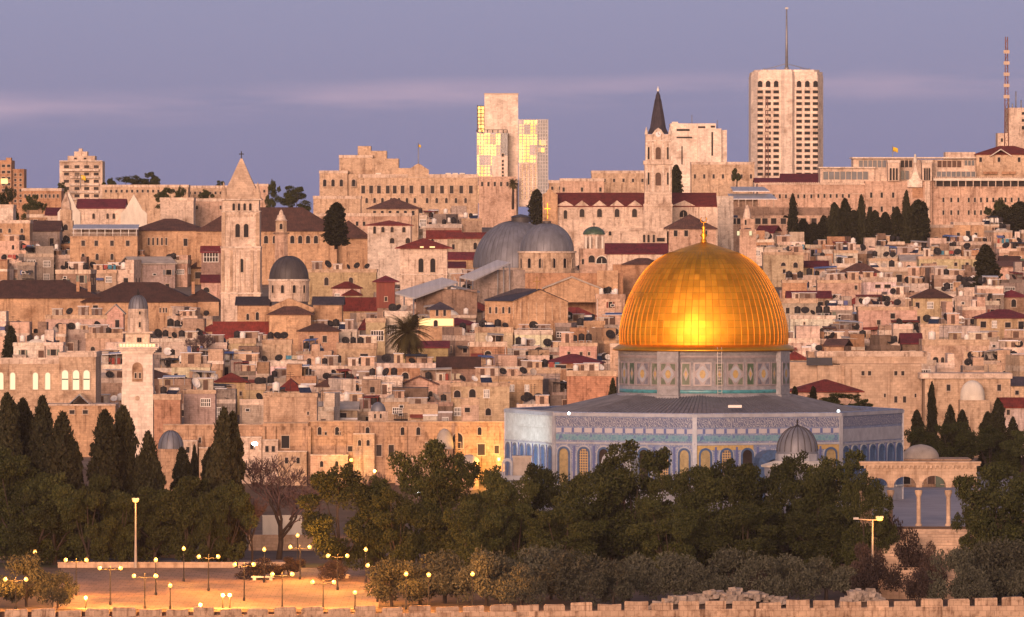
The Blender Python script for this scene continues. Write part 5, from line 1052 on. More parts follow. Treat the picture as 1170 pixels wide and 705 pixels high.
f = T('blue_domed_hall', 'stone hall with bluish lead dome among the cypresses', 'building', 194, 560, 1085, (177,210,490,520)); cyl(f, 193, 15, 570, 514, 6, mat='old_stone', color=None, n=12, smooth=False); dome(f, 193, 15, 514, 493, 6, 'lead', 28, 12)
f = T('lead_dome_chapel', 'tiny domed chapel with pale bluish cap above the long hall front', 'building', 432, 500, 1150, (420,444,458,481)); wall(f, (421,443,470,None,0,3), color='pale'); dome(f, 432, 8.6, 470, 459.5, 1.5, 'lead', 20); wins(f, 'arch', [428.5,435], 472.5, 478, 2.2)
f = T('plain_block', 'large plain fortress-like stone block right of the tiled drum', 'building', 1000, 500, 1180, (934,1056,404,470)); wall(f, (900,934,414,None,2,12), (934.05,960,417,None,.5,12), (960.05,1053,416,None,0,12), (935,1060,406,415.9,3,12), mat='fine_stone', color=None); flatroof(f, 935, 1060, 406, 3, 12); wins(f, 'dim', [986,993.5,1023.5,1031.5], 424, 429, 3.4); wins(f, 'dim', [1023.5,1033.5], 453, 460, 3.6); wins(f, 'dim', [1011,1046], 450, 454, 2); m = MB(); f.box(m, 921.5, 951, 408.5, 417.5, .1, .4); f.part('dark_awning', m, M['solar']); m = MB(); f.box(m, 961.5,965,418,440,-.3,-.01); f.box(m,971.5,973,421,440,-.3,-.01); f.part('narrow_pier', m, M['wall_stone'])  # narrow piers in the coarser wall stone
f = T('red_hip_house', 'low house with wide dark red hip roof immediately right of the tiled drum', 'house', 945, 500, 1115, (902,988,431,466)); wall(f, (908,982,447.5,None,0,10), color='pink'); hiproof(f, 905, 984, 447.5, 434.5, 0, 10, 'red_roof', .5)
f = T('white_domed_hall', 'tan hall carrying a big plain white dome near the right edge', 'building', 1112, 505, 1170, (1066,1160,426,475)); wall(f, (1058,1156,433,None,3,12), (1096,1130,457,None,-2,2.95), color='tan'); dome(f, 1111.5, 14, 452, 434.5, -2+3, 'plaster', 28); cyl(f, 1111.5, 14, 457, 451.9, 1, mat='plaster', color=None, n=28); wins(f, 'dim', [1085,1143], 440, 447, 4, 3); wall(f, (1052,1158,427,432.95,2.6,12), color='pale', name='parapet')
# ---- houses read one by one off the photograph: columns, top row, base row, roof, tone, windows
HH = [
 # x0, x1, top, base, roof(kind, top row), tone, windows [(kind, x, y0, y1, w)], label
 (903,954,363,392,None,'white',[('dim',928,374,378,2.6),('dim',919,368,371,2)],'bare whitewashed cube house right of the gold dome'),
 (588,631,381,408,None,'white',[('bars',613,395,401,7),('dim',600,398,402,3)],'whitewashed house with roof terrace below the gabled orange hall'),
 (639,682,394,424,('flat',0),'tan',[('dim',650,402,407,3.4),('dim',664,402,406,3),('dim',673,402,406,2.4)],'plain tan house left of the gold dome with three small windows'),
 (632,680,361,382,('hip',351.5,'red_roof'),'ochre',[('arch',638.5,365,371,4.6),('dim',665,370,373,3)],'ochre house with a low red hip roof between gabled hall and gold dome'),
 (556,587,368,386,('hip',360.5,'red_roof'),'ochre',[('rect',569,371,377,3.4)],'small ochre house under a red pyramid roof below the gabled hall'),
 (543,586,378.5,406,('flat',0),'tan',[],'plain tan box house under the red pyramid house'),
 (246,281,436,468,('hip',426.5,'red_roof'),'ochre',[('dim',275,447,452,2.6)],'ochre house with red pyramid roof standing right of the lit minaret'),
 (341,387,378,408,('hip',370,'brown_roof'),'ochre',[('dim',356,384,391,5),('dim',371,384,391,5)],'ochre house with low brown roof below the dark-domed church'),
 (418,440,367,400,None,'tan',[('bars',431,378,389,14)],'tan house with a wide barred window left of the palm'),
 (440,470,360,398,None,'white',[('bars',448,372,382,10)],'whitish house right behind the left palm fronds'),
 (385,430,397,425,('flat',0),'pink',[('rect',416,404,408,9)],'long pink house front left of the palm trunk'),
 (270,350,417,435,None,'white',[('rect',299,420,424,13)],'long whitewashed terrace wall with one wide window mid-left'),
 (262,292,391,414,('flat',0),'tan',[],'low tan shed-like house below the bell tower'),
 (300,333,392,418,('flat',0),'tan',[],'blank tan cube house below the dark-domed church'),
 (301,362,452,486,('flat',0),'tan',[('dim',352,470,474,2.5)],'tan parapeted house just above the long old hall front'),
 (281,303,444,470,None,'tan',[('darch',300,467,473,4)],'narrow tan house beside the red pyramid roof'),
 (1043,1088,340,365,('hip',330.5,'brown_roof'),'ochre',[],'ochre house with flat brown hip roof at right of the whitewashed cube'),
 (960,1007,312,335,('hip',301,'brown_roof'),'tan',[('dim',974,315,319,3),('dim',981,315,319,3.4)],'tan house with broad brown hip roof under the cypress row'),
 (1116,1180,363,386,('hip',354,'maroon_roof'),'ochre',[],'ochre house with long dark red roof at the right edge'),
 (984,1024,321,348,None,'white',[('rect',1003,325,329,6),('rect',1014,325,329,7)],'white house with wide dark windows below the brown hip roof'),
 (981,1048,353,386,('flat',0),'tan',[('dim',1004,366,371,4),('hole',1020,358,364,5)],'wide tan house with a red awning right of the whitewashed cube'),
 (1052,1098,372,404,('flat',0),'tan',[('rect',1082,379,388,4),('rect',1090.5,379,388,4)],'tan house with twin tall windows right of centre in the right-hand quarter'),
 (1054,1130,393,428,('flat',0),'tan',[('arch',1069,408,416,6),('darch',1077,408,415,4),('rect',1111,408,414,4),('rect',1118,408,414,4)],'broad tan house with dark arch and balcony above the white dome'),
 (1050,1116,295,318,('flat',0),'tan',[('rect',1068,300,305,3.4),('rect',1092,300,304,3.6),('rect',1105,300,304,3.6)],'long tan house left of the lone tall cypress'),
 (993,1028,297,312,None,'pale',[('rect',1020,306,310,3)],'pale flat house under the dark cypresses'),
 (872,918,290,322,None,'pink',[('arch',895,300,304,5),('arch',909,300,306,5),('hole',896,308,312,3)],'pale pink house with arched windows right of the gold dome shoulder'),
 (918,946,305,320,('gable',299,'maroon_roof'),'pink',[],'pink house with a narrow maroon lean-to roof right of the gold dome'),
 (953,980,288,304,None,'pale',[],'small pale cube house beneath the left end of the cypress row'),
 (894,922,322,352,None,'ochre',[('hole',906,333,340,3.6)],'ochre house with one tall opening beside the gold dome'),
 (934,984,322,350,None,'tan',[('dim',978,326,331,3.4)],'tan rooftop house beneath the broad brown hip roof'),
 (20,50,339,362,None,'tan',[],'tan wall block in front of the long brown roofs'),
 (52,122,363,392,None,'tan',[],'long blank tan terrace wall below the long brown roofs'),
 (122,141,358,392,('gable_front',349,'rust'),'pink',[('hole',134,366,374,5)],'gabled pink house between brown roofs and the lit minaret'),
 (98,140,385,412,None,'pink',[('darch',106,396,404,5)],'pink house left of the lit minaret with an arched window'),
 (196,240,418,452,None,'pale',[('rect',201,427,430,4),('rect',227,425,430,6)],'pale long house right of the lit minaret'),
 (210,246,448,484,None,'grey',[('bars',235,456,464,10)],'grey house with roof clutter right of the minaret foot'),
 (176,206,455,486,None,'rust',[],'rusty blank house touching the right foot of the minaret'),
 (640,676,312,330,None,'rust',[],'rust-stained block under the little domed church'),
 (540,620,432,470,('flat',0),'ochre',[('bars',585,440,447,4),('bars',602,440,447,4)],'ochre house with two white-framed windows left of the shrine'),
 (515,582,440,478,('flat',0),'tan',[],'long tan house front left of the shrine roof'),
 (527,547,461,486,None,'pink',[('rect',534,466,471,6)],'small pink house just above the old hall front near the shrine'),
 (648,704,428,470,None,'rust',[],'tall rust-stained blank wall between the town and the tiled drum'),
 (458,500,440,470,('gable_front',431,'brown_roof'),'tan',[('darch',492,447,453,5)],'tan gabled house right of the palm tree foot'),
 (500,548,420,452,('gable',409,'brown_roof'),'dark',[],'house under a long dark brown roof right of the palm'),
 (596,640,425,448,None,'grey',[('hole',641,417,421,12)],'grey flat house with a dark awning in the middle of the slope'),
 (456,512,397,425,('gable',391,'maroon_roof'),'ochre',[],'ochre house with dark red roof right of the palm crown'),
 (388,432,354,372,('gable',341,'red_roof'),'ochre',[('dim',413,362,369,4)],'ochre house with sloping red roofs below the timber watch-house'),
 (380,412,329,350,('hip',322,'red_roof'),'pale',[],'pale house with red hip roof left of the timber watch-house'),
 (392,412,337,352,('hip',330.5,'red_roof'),'tan',[],'tiny house with red pyramid roof beside the timber watch-house'),
 (408,470,288,312,('gable',279,'red_roof'),'pale',[('arch',420,296,303,4),('arch',431,294,302,4),('arch',445,292,299,4)],'pale house with wavy red roofs left of the square belfry house'),
 (395,424,286,300,('gable',278,'red_roof'),'tan',[],'tan house with red roof below the dark cypress and brown hall'),
 (373,408,290,312,None,'tan',[('rect',395,294,301,4.6)],'plain tan cube beneath the big dark cypress'),
 (350,404,276,300,None,'pink',[('arch',380,280,287,4.4)],'pink terrace house supporting the big dark cypress'),
 (352,430,310,342,None,'ochre',[('darch',373,317,326,5),('darch',401,317,324,5)],'long ochre house above the dark-domed church with two dim arches'),
 (511,560,272,300,('gable',266.5,'red_roof'),'tan',[('rect',518,279,285,3),('arch',543,277,285,4)],'tan house with red roof left of the great grey dome'),
 (507,545,296,318,('gable',289,'maroon_roof'),'ochre',[],'ochre house with maroon roof touching the great grey dome'),
 (488,526,272,296,('gable',264,'red_roof'),'pale',[('arch',494,273,280,3.4)],'pale house with slim red roof behind the square belfry house'),
 (230,252,288,320,('gable',282,'maroon_roof'),'dark',[('bars',241,288,299,16)],'house with dark glazed veranda touching the bell tower'),
 (230,252,322,352,('gable',315,'maroon_roof'),'tan',[],'small house with maroon roof at the left foot of the bell tower'),
 (306,316,288,312,('gable',283,'maroon_roof'),'tan',[],'little house with maroon roof between bell tower and minaret'),
 (1075,1100,440,466,None,'tan',[],'tan side house left of the white dome'),
 (1142,1178,465,492,('gable',456,'red_roof'),'white',[('dim',1152,468,474,4)],'white house with red roof at the right edge beyond the garden trees'),
 (1155,1180,440,470,('gable',432,'slate_roof'),'tan',[('rect',1162,446,451,4)],'tan house with slate roof cut by the right edge'),
]
HH += [(244,312,386,402,('gable',369,'red_roof'),'ochre',[('hole',262,389,394,4)],'wide red-tiled house just below the foot of the stone bell tower'),
 (140,170,290,302,None,'white',[],'whitewashed flat house below the long orange hall'),
 (888,934,345,372,None,'grey',[('hole',900,352,358,4),('hole',912,352,358,4)],'greyish house beside the lower right of the gold dome'),
 (706,716,300,330,None,'rust',[],'narrow rust house squeezed against the gold dome upper left')]
HOUSES = []          # (root, x0, x1, top, base, flat?, Y, width, depth)
def hand_house(i, row):
    x0, x1, yt, yb, roof, tone, ws, label = row
    Y = Yof(yb + 6) if yb < 480 else 1150 + (i % 3)*4
    f = T('house', label, 'house', (x0+x1)/2, yb+6, Y, (x0, x1, (roof[1] if roof and roof[0] not in ('flat',) else yt)-1, yb-5), 'houses of the old town')
    d = max(5.0, min(11.0, (x1-x0)*f.k*.8))
    r = random.Random(i*7+1); c = ST[tone]; c = tuple(v*r.uniform(.9,1.1) for v in c)
    wall(f, (x0, x1, yt, None), color=c, d=(0, d))
    flat = roof is None or roof[0] == 'flat'
    if flat: flatroof(f, x0, x1, yt, 0, d, r.uniform(.3,.8), color='white' if tone == 'white' else 'tan')
    elif roof[0] == 'hip': hiproof(f, x0, x1, yt+.3, roof[1], 0, d, roof[2])
    elif roof[0] == 'gable': gableroof(f, x0, x1, yt+.3, roof[1], 0, d, roof[2])
    elif roof[0] == 'gable_front':
        m = MB(); m.prism([(f.x(x0),f.z(yt)+.01),(f.x((x0+x1)/2),f.z(roof[1])),(f.x(x1),f.z(yt)+.01)], .01, d, 0); f.part('gable_wall', m, M['stone'], c)
        m = MB(); m.gable_front(f.x(x0), f.x(x1), -.05, d, f.z(yt)+.02, f.z(roof[1])-f.z(yt)); f.part('roof', m, M['concrete' if roof[2] == 'rust' else roof[2]])
    for (k, x, a, b, w_) in ws: f.win(k, x, a, b, w_)
    if not ws and not any(q in label for q in ('plain','blank','bare')):
        kk = r.choice(('rect','hole','arch')); zz = f.z(yt)-r.uniform(1.9,2.5)
        while zz > -1:
            for q in range(max(1, int((x1-x0)*f.k/r.uniform(2.3,3.2)))):
                if r.random() < .62: link('window', win_mesh(kk if r.random() < .8 else 'bars', r.choice((.8,.9,1.1,1.3)), r.choice((1.0,1.2,1.4))), f.o, (f.x(x0)+1.1+q*2.5+r.uniform(-.2,.2), 0, zz)) if f.x(x0)+1.1+q*2.5 < f.x(x1)-.8 else None
            zz -= 3.0
    if flat: HOUSES.append((f, x0, x1, yt, d, r))
    return f
for i, row in enumerate(HH): hand_house(i, row)
m = MB(); f = [h for h in HOUSES if h[1] == 588][0][0]; f.box(m, 629.5, 639, 392, 408, -.2, 3); f.part('red_screen', m, M['red_wood']); m = MB()
for px in rng_xs(592,629,9): m.tube([(f.x(px),.3,f.z(381)),(f.x(px),.3,f.z(375))], .07, 4)
m.box(f.x(591),f.x(630),.22,.38,f.z(375.6),f.z(375)); f.part('railing', m, M['metal_grey'])
f = [h for h in HOUSES if h[1] == 981][0][0]; m = MB(); m.add([(f.x(985),-2,f.z(376)),(f.x(1012),-2,f.z(375)),(f.x(1012),.0,f.z(373)),(f.x(985),.0,f.z(374))], [(0,1,2,3)]); m.add([(f.x(985),-2,f.z(377)),(f.x(1012),-2,f.z(376)),(f.x(1012),-2,f.z(375)),(f.x(985),-2,f.z(376))], [(0,1,2,3)]); f.part('awning', m, M['red_roof'])
# ================================================================== THE REST OF THE TOWN, house by house
ANCH += [('gold dome',803,335),('grey twin domes',600,278),('palm',466,392),('stone bell tower',275,275),('dark domed church',328,335),('lit minaret',157,400),('long brown roofs',130,338),('lit window hall',50,435),('clock tower',752,215),('grid tower',900,150),('cypress row',980,262),('white dome',1111,446),('red hip house',945,441),('plain block',1005,432),('lone cypress',1127,305),('timber watch-house',440,332),('lit pavilion',504,358),('whitewashed cube',930,376),('old hall front',400,515),('gabled chapel',605,350),('square belfry',484,300),('maroon roof',727,286),('ochre villa',1092,270),('convent awning',119,262),('blue dome',193,503),('green-lit minaret',854,275),('red-roofed nave',690,232),('stone hospice',440,205),('glass towers',586,170),('arcade',1050,560),('lead pavilion dome',911,500),('white church',110,240),('tall lamp post',154,612),('bare tree',315,540),('monastery front',1030,225)]
BUF = np.zeros((705, 1170), bool)       # rough picture-plane occupancy, only used to skip houses nobody could see
def paint(x0, x1, y0, y1):
    a, b, c, d = max(0,int(x0)), min(1170,int(x1)), max(0,int(y0)), min(705,int(y1))
    if b <= a or d <= c: return 0.0
    s = BUF[c:d, a:b]; free = float((~s).mean()); return free
def fillbuf(x0, x1, y0, y1):
    a, b, c, d = max(0,int(x0)), min(1170,int(x1)), max(0,int(y0)), min(705,int(y1))
    if b > a and d > c: BUF[c:d, a:b] = True
r = random.Random(21); CAND = []
yb = 506.0
while yb > 258:
    px = r.uniform(-40, -5)
    while px < 1180:
        Y = Yof(yb + r.uniform(-4, 4)); w_ = r.choice((3.4,4.2,4.8,5.4,6,7,8,10))*F/Y*r.uniform(.85,1.15); h_ = r.choice((2.8,3.3,3.8,4.4,5,6))*F/Y*r.uniform(.9,1.12)
        CAND.append((px, px+w_, yb-h_+r.uniform(-3,3), yb+r.uniform(-3,4), Y)); px += w_*r.uniform(.80,1.12)
    yb -= 7.4 if yb > 380 else 6.0
ok = []
for c in CAND:
    if c[2] < 244: continue
    bad = False
    for (x0, x1, y0, y1, Yp) in PROT:
        if Yp > c[4]-14:
            ox = min(x1,c[1])-max(x0,c[0]); oy = min(y1,c[3])-max(y0,c[2])
            if ox > 2 and oy > max(3.0, min(9, .3*(y1-y0))) and (c[4] < Yp+8): bad = True; break
    if not bad: ok.append(c)
boxes = [(c[4], c, True) for c in ok] + [(p[4], p[:4], False) for p in PROT]
boxes += [(973, (577,1031,470,560), False), (990,(706,900,290,470),False), (980,(740,860,280,330),False)]
keep = []
for Y, b, isc in sorted(boxes, key=lambda t: t[0]):
    if isc:
        if paint(*b[:4]) > 0.13: keep.append(b); fillbuf(*b[:4])
    else: fillbuf(*b[:4])
def shift(c, r): k = r.choice((r.uniform(.62,.85), r.uniform(.85,1.15), r.uniform(.9,1.12))); return tuple(min(.75, v*k*r.uniform(.97,1.03)) for v in c)
TONES = [('tan','tan'),('tan','tan'),('pink','pink'),('pink','pink'),('pale','pale'),('ochre','ochre'),('rust','rust-stained'),('grey','greyish'),('white','whitewashed'),('dark','dark brown')]
def gen_house(c, n):
    r = random.Random(1000+n*13+int(c[0])); px0, px1, yt, yb, Y = c[:5]; k = Y/F
    tone, word = r.choice(TONES); col = shift(ST[tone], r)
    rot = r.choice((0,0,r.uniform(-.5,.5),r.uniform(-.3,.3)))
    f = Fr('house', (px0+px1)/2, yb, Y, rot); w_, h_ = (px1-px0)*k, f.z(yt); d = r.uniform(6,11); a, b = -w_/2, w_/2
    u = r.random(); style = 'flat' if u < .62 else ('hip' if u < .71 else ('gable' if u < .79 else ('domed' if u < .86 else 'stepped')))
    m = MB(); m.box(a, b, 0, d, -6, h_)
    word2 = {'flat':'flat-roofed house','hip':'hip-roofed house','gable':'slope-roofed house','domed':'dome-roofed house','stepped':'step-roofed house'}[style]
    if style == 'stepped' or (style == 'flat' and r.random() < .45):
        s = r.choice((-1,1)); cut = r.uniform(.3,.6)*w_; hh = r.uniform(1.6,2.9); x0_, x1_ = (a+.02, a+cut) if s < 0 else (b-cut, b-.02)
        m.box(x0_, x1_, r.uniform(.02, 2.0), d-.02, h_+.002, h_+hh)
        if style == 'flat' and hh > 1.5: word2 = 'house with roof room'
    f.part('wall', m, M['stone'], col)
    if style == 'hip': m = MB(); m.hip(a, b, 0, d, h_-.1, r.uniform(1.2,2.0), .35, 0); f.part('roof', m, M[r.choice(('red_roof','red_roof','maroon_roof','brown_roof'))])
    elif style == 'gable': m = MB(); m.gable(a, b, 0, d, h_, r.uniform(1.0,1.8), 0); f.part('roof', m, M[r.choice(('red_roof','maroon_roof','brown_roof','concrete'))])
    else:
        m = MB(); ph = r.uniform(.25,.8); t = .28; o = r.choice((0.02,.02,.12))
        m.box(a-o,b+o,-o,t,h_-.2,h_+ph); m.box(a-o,a+t,t+.002,d,h_-.2,h_+ph*.98); m.box(b-t,b+o,t+.002,d,h_-.2,h_+ph*.98); m.box(a+t+.002,b-t-.002,t+.002,d-.01,h_+.003,h_+.06,1)
        f.part('parapet', m, [M['stone'], M['roof_deck']], shift(ST[r.choice(('white','pale','pale',tone,tone))], r))
        if style == 'domed':
            rr = min(w_, d)*r.uniform(.28,.4); m = MB(); m.lathe([(rr*math.cos(q*math.pi/16), rr*.55*math.sin(q*math.pi/16)) for q in range(8)]+[(.03,rr*.55)], 20, 0)
            f.part('dome', m, M[r.choice(('concrete','plaster','roof_deck','lead'))], loc=(r.uniform(-.15,.15)*w_, d*.45, h_+.05))
        HOUSES.append((f, px0, px1, yt, d, r))
    # openings on the front, storey by storey
    kind = r.choice(('rect','rect','shut','arch','hole','bars','shut')); shc = r.choice(('blue_sheet','wood','dusty_green','red_wood','metal_grey')); zz = h_-r.uniform(2.0,2.5); lit = r.random() < .012
    while zz > -2.5:
        ncol = max(1, int(w_/r.uniform(2.4,3.6))); xs = [a+w_*(q+.5)/ncol+r.uniform(-.2,.2) for q in range(ncol)]
        for x in xs:
            if r.random() < .72:
                kk = kind if r.random() < .8 else r.choice(('door','hole','bars','dim')); ww = r.choice((.7,.8,.9,1.0,1.2,1.4)); wh = r.choice((.9,1.1,1.2,1.4,1.6)) if kk != 'door' else 2.0
                if kk == 'bars': ww *= 1.7
                link('window' if kk != 'door' else 'door', win_mesh(kk, ww, wh, ('lit_warm','trim') if lit and kk in ('rect','dim') else (('dark_pane','trim',shc) if kk == 'shut' else None)), f.o, (x, 0, zz-(.7 if kk == 'door' else 0)), 0)
        zz -= r.uniform(2.8,3.3)
    if rot and d > 4:
        for q in range(2):
            if r.random() < .7: s = 1 if rot < 0 else -1; link('window', win_mesh('rect' if kind == 'shut' else kind, .9, 1.2), f.o, (s*w_/2, d*(.3+.4*q), h_-2.4), s*math.pi/2)
    if r.random() < .28:
        m = MB(); x = r.uniform(a+1, b-1); aw = r.uniform(1.2,2.4); z = max(1.5, h_-r.uniform(.9,1.6)); m.add([(x-aw/2,-1.1,z-.35),(x+aw/2,-1.1,z-.35),(x+aw/2,0,z+.1),(x-aw/2,0,z+.1),(x-aw/2,-1.1,z-.43),(x+aw/2,-1.1,z-.43),(x+aw/2,0,z+.02),(x-aw/2,0,z+.02)], [(0,1,2,3),(7,6,5,4),(0,4,5,1),(1,5,6,2),(2,6,7,3),(3,7,4,0)])
        f.part('awning', m, M['tarp'], r.choice(((.08,.12,.3),(.2,.04,.03),(.05,.05,.055),(.3,.28,.27),(.06,.16,.09),(.12,.06,.04))))
    if r.random() < .22:
        m = MB(); x = r.uniform(a+.4, b-1.6); z = h_-3.0-r.uniform(0,.6); bw = r.uniform(1.4,2.6); m.box(x, x+bw, -1.0, -.003, z-.15, z); 
        for q in range(int(bw/.3)+1): m.box(x+q*.3, x+q*.3+.06, -1.0, -.94, z, z+.9)
        m.box(x, x+bw, -1.02, -.93, z+.9, z+.97); f.part('balcony', m, M[r.choice(('metal_dark','trim','metal_grey'))])
    if r.random() < .35:
        m = MB(); x = r.choice((a+.25, b-.3, r.uniform(a+.3,b-.3))); m.tube([(x,-.09,-3),(x,-.09,h_-.3)], .06, 4); f.part('drainpipe', m, M[r.choice(('metal_dark','metal_grey','white_paint'))])
    if style in ('flat','stepped','domed') and r.random() < .34 and w_ > 4:        # roof terrace shaded by a sheet on posts
        m = MB(); tw = r.uniform(2.2, min(5.5, w_*.7)); x = r.uniform(a+.3, b-tw-.3); y0, y1, zt, tl = r.uniform(.5,1.2), r.uniform(3.2,4.6), h_+r.uniform(1.9,2.4), r.uniform(-.3,.35)
        m.add([(x,y0,zt),(x+tw,y0,zt+tl),(x+tw,y1,zt+tl+.25),(x,y1,zt+.25),(x,y0,zt-.1),(x+tw,y0,zt+tl-.1),(x+tw,y1,zt+tl+.15),(x,y1,zt+.15)], [(0,1,2,3),(7,6,5,4),(0,4,5,1),(1,5,6,2),(2,6,7,3),(3,7,4,0)])
        for q in (x+.08, x+tw*.5, x+tw-.08): m.tube([(q,y0+.1,h_-.05),(q,y0+.1,zt+tl*(q-x)/tw-.05)], .05, 4); 
        f.part('terrace_canopy', m, M[r.choice(('sheet_metal','concrete','red_roof','metal_dark','brown_roof','blue_sheet'))])
        m = MB(); m.box(x+.05, x+tw-.05, y1-.3, y1-.05, h_-.05, zt+min(0,tl)); f.part('terrace_wall', m, M['stone'], shift(col, r))
    for q in range(r.choice((1,1,2,2)) if w_ > 4.5 and not rot else 0):            # lower rooms built on in front
        aw, ah, ad = w_*r.uniform(.28,.55), min(h_*r.uniform(.45,.8), h_-.6), r.uniform(1.0,2.6)+q*.13; x = a+(.02 if q else max(0, (w_-aw-.02)))*1.0; tn2 = r.choice((tone,'tan','pink','white','grey','ochre'))
        m = MB(); m.box(x, x+aw, -ad, -.004, -6, ah); m.box(x-.06, x+aw+.06, -ad-.06, -.006, ah+.002, ah+r.uniform(.12,.3), 1); an = f.part('annex', m, [M['stone'], M[r.choice(('roof_deck','stone','sheet_metal','plaster'))]], shift(ST[tn2], r))
        for k2 in range(max(1, int(aw/2.2))):
            kk = r.choice(('rect','hole','door','arch','bars')); link('window' if kk != 'door' else 'door', win_mesh(kk, r.choice((.7,.9,1.1)), 1.1 if kk != 'door' else 1.9), an, (x+aw*(k2+.5)/max(1, int(aw/2.2)), -ad, ah-(1.9 if kk != 'door' else 2.3)))
    for q in range(r.choice((0,0,1,2,2))):
        m = MB(); x = r.uniform(a+.4, b-1.2); z = h_-r.uniform(.9, 3.6); m.box(x, x+.8, -.38, -.05, z, z+.55); m.box(x+.1, x+.7, -.395, -.381, z+.07, z+.48, 1); f.part('air_conditioner', m, [M['white_paint'], M['metal_dark']])
    wide = 'wide ' if w_ > 10.5 else ('narrow ' if w_ < 5.4 else '')
    auto(f.o, f'{wide}{word} {word2}', 'house', (px0+px1)/2, (yt+yb)/2-4, 'houses of the old town')
for n, c in enumerate(keep): gen_house(c, n)
print('houses', len(keep), 'hand', len(HH))
# ================================================================== WHAT STANDS ON THE ROOFS
def proto_dish():
    m = MB(); pr = [(.06,0)]+[(.75*q/6, .22*(q/6)**2) for q in range(1,7)]; m.lathe(pr, 16, 0, cap=False); m.lathe([(a_,b_-.03) for a_, b_ in pr], 16, 0, cap=False); m.tube([(0,-.6,.1),(0,-.02,.62)], .03, 4); m.tube([(.5,.4,.1),(0,0,.62)], .025, 4); m.box(-.07,.07,-.07,.07,.58,.72)
    b = MB(); b.tube([(0,0,-.6),(0,0,.55)], .05, 5); b.box(-.2,.2,-.2,.2,-.62,-.55); return m, b
dm, db = proto_dish(); DISH = {c: dm.mesh('dish', [M[c]]) for c in ('metal_dark','white_paint','concrete')}; DPOLE = db.mesh('mast', [M['metal_grey']])
tk = MB(); tk.lathe([(.5,0),(.56,.06),(.56,.95),(.5,1.12),(.18,1.2),(.18,1.3),(.02,1.3)], 16, 0); TANK = {c: tk.mesh('barrel', [M[c]]) for c in ('metal_dark','white_paint')}
ts = MB(); 
for sx in (-.4,.4):
    for sy in (-.4,.4): ts.box(sx-.05,sx+.05,sy-.05,sy+.05,-.7,0)
ts.box(-.55,.55,-.55,.55,-.06,-.003); TSTAND = ts.mesh('stand', [M['metal_grey']])
hp = MB(); hp.add([(-.95,-.9,.1),(.95,-.9,.1),(.95,.5,1.15),(-.95,.5,1.15),(-.95,-.86,.02),(.95,-.86,.02),(.95,.54,1.07),(-.95,.54,1.07)], [(0,1,2,3),(7,6,5,4),(0,4,5,1),(1,5,6,2),(2,6,7,3),(3,7,4,0)]); SPAN = hp.mesh('panel', [M['solar']])
hb = MB(); hb.tube([(-.8,.85,1.25),(.8,.85,1.25)], .3, 12); HTANK = hb.mesh('tank', [M['white_paint']])
hf = MB()
for sx in (-.7,.7): hf.tube([(sx,.85,-.05),(sx,.85,1.0)], .04, 4); hf.tube([(sx,-.8,-.05),(sx,-.8,.1)], .04, 4)
HFR = hf.mesh('stand', [M['metal_grey']])
am = MB(); am.tube([(0,0,-.1),(0,0,3.6)], .035, 4); 
for z_, l_ in ((3.5,.5),(3.2,.7),(2.9,.9)): am.tube([(-l_,0,z_),(l_,0,z_)], .022, 4)
ANT = am.mesh('roof_antenna', [M['metal_dark']])
lm = MB(); lm.tube([(-1.6,0,0),(-1.6,0,1.7)], .04, 4); lm.tube([(1.6,0,0),(1.6,0,1.7)], .04, 4); lm.tube([(-1.6,0,1.6),(1.6,0,1.6)], .015, 4); LPOLE = lm.mesh('line', [M['metal_grey']])
def sheet_mesh(w_, h_):
    m = MB(); n = 5; vs = [(w_*(i/n-.5), .05*math.sin(i*2.1)+q, z) for q in (0,.03) for z in (1.6-h_,1.6) for i in range(n+1)]; k = n+1
    m.add(vs, [(i,i+1,k+i+1,k+i) for i in range(n)]+[(3*k+i,3*k+i+1,2*k+i+1,2*k+i) for i in range(n)]+[(i+k,i+1+k,3*k+i+1,3*k+i) for i in range(n)]); return m.mesh('cloth', [M['tarp']])
CLO = [sheet_mesh(.8,.9), sheet_mesh(.5,1.1), sheet_mesh(1.0,.7)]
shm = MB(); shm.box(-1.4,1.4,-1,1,0,1.9); shm.box(-1.6,1.6,-1.25,1.2,1.902,2.0,1); shm.add([(-.45,-1.02,.02),(.45,-1.02,.02),(.45,-1.02,1.7),(-.45,-1.02,1.7)], [(0,1,2,3)], 2); SHED = shm.mesh('roof_shed', [M['stone'],M['sheet_metal'],M['wood']])
def root(name, p, rz):
    o = bpy.data.objects.new(name, None); COL.objects.link(o); o.location = p; o.rotation_euler = (0,0,rz); o.empty_display_size = .5; return o
cnt = dict(d=0, t=0, h=0, a=0, l=0, s=0)
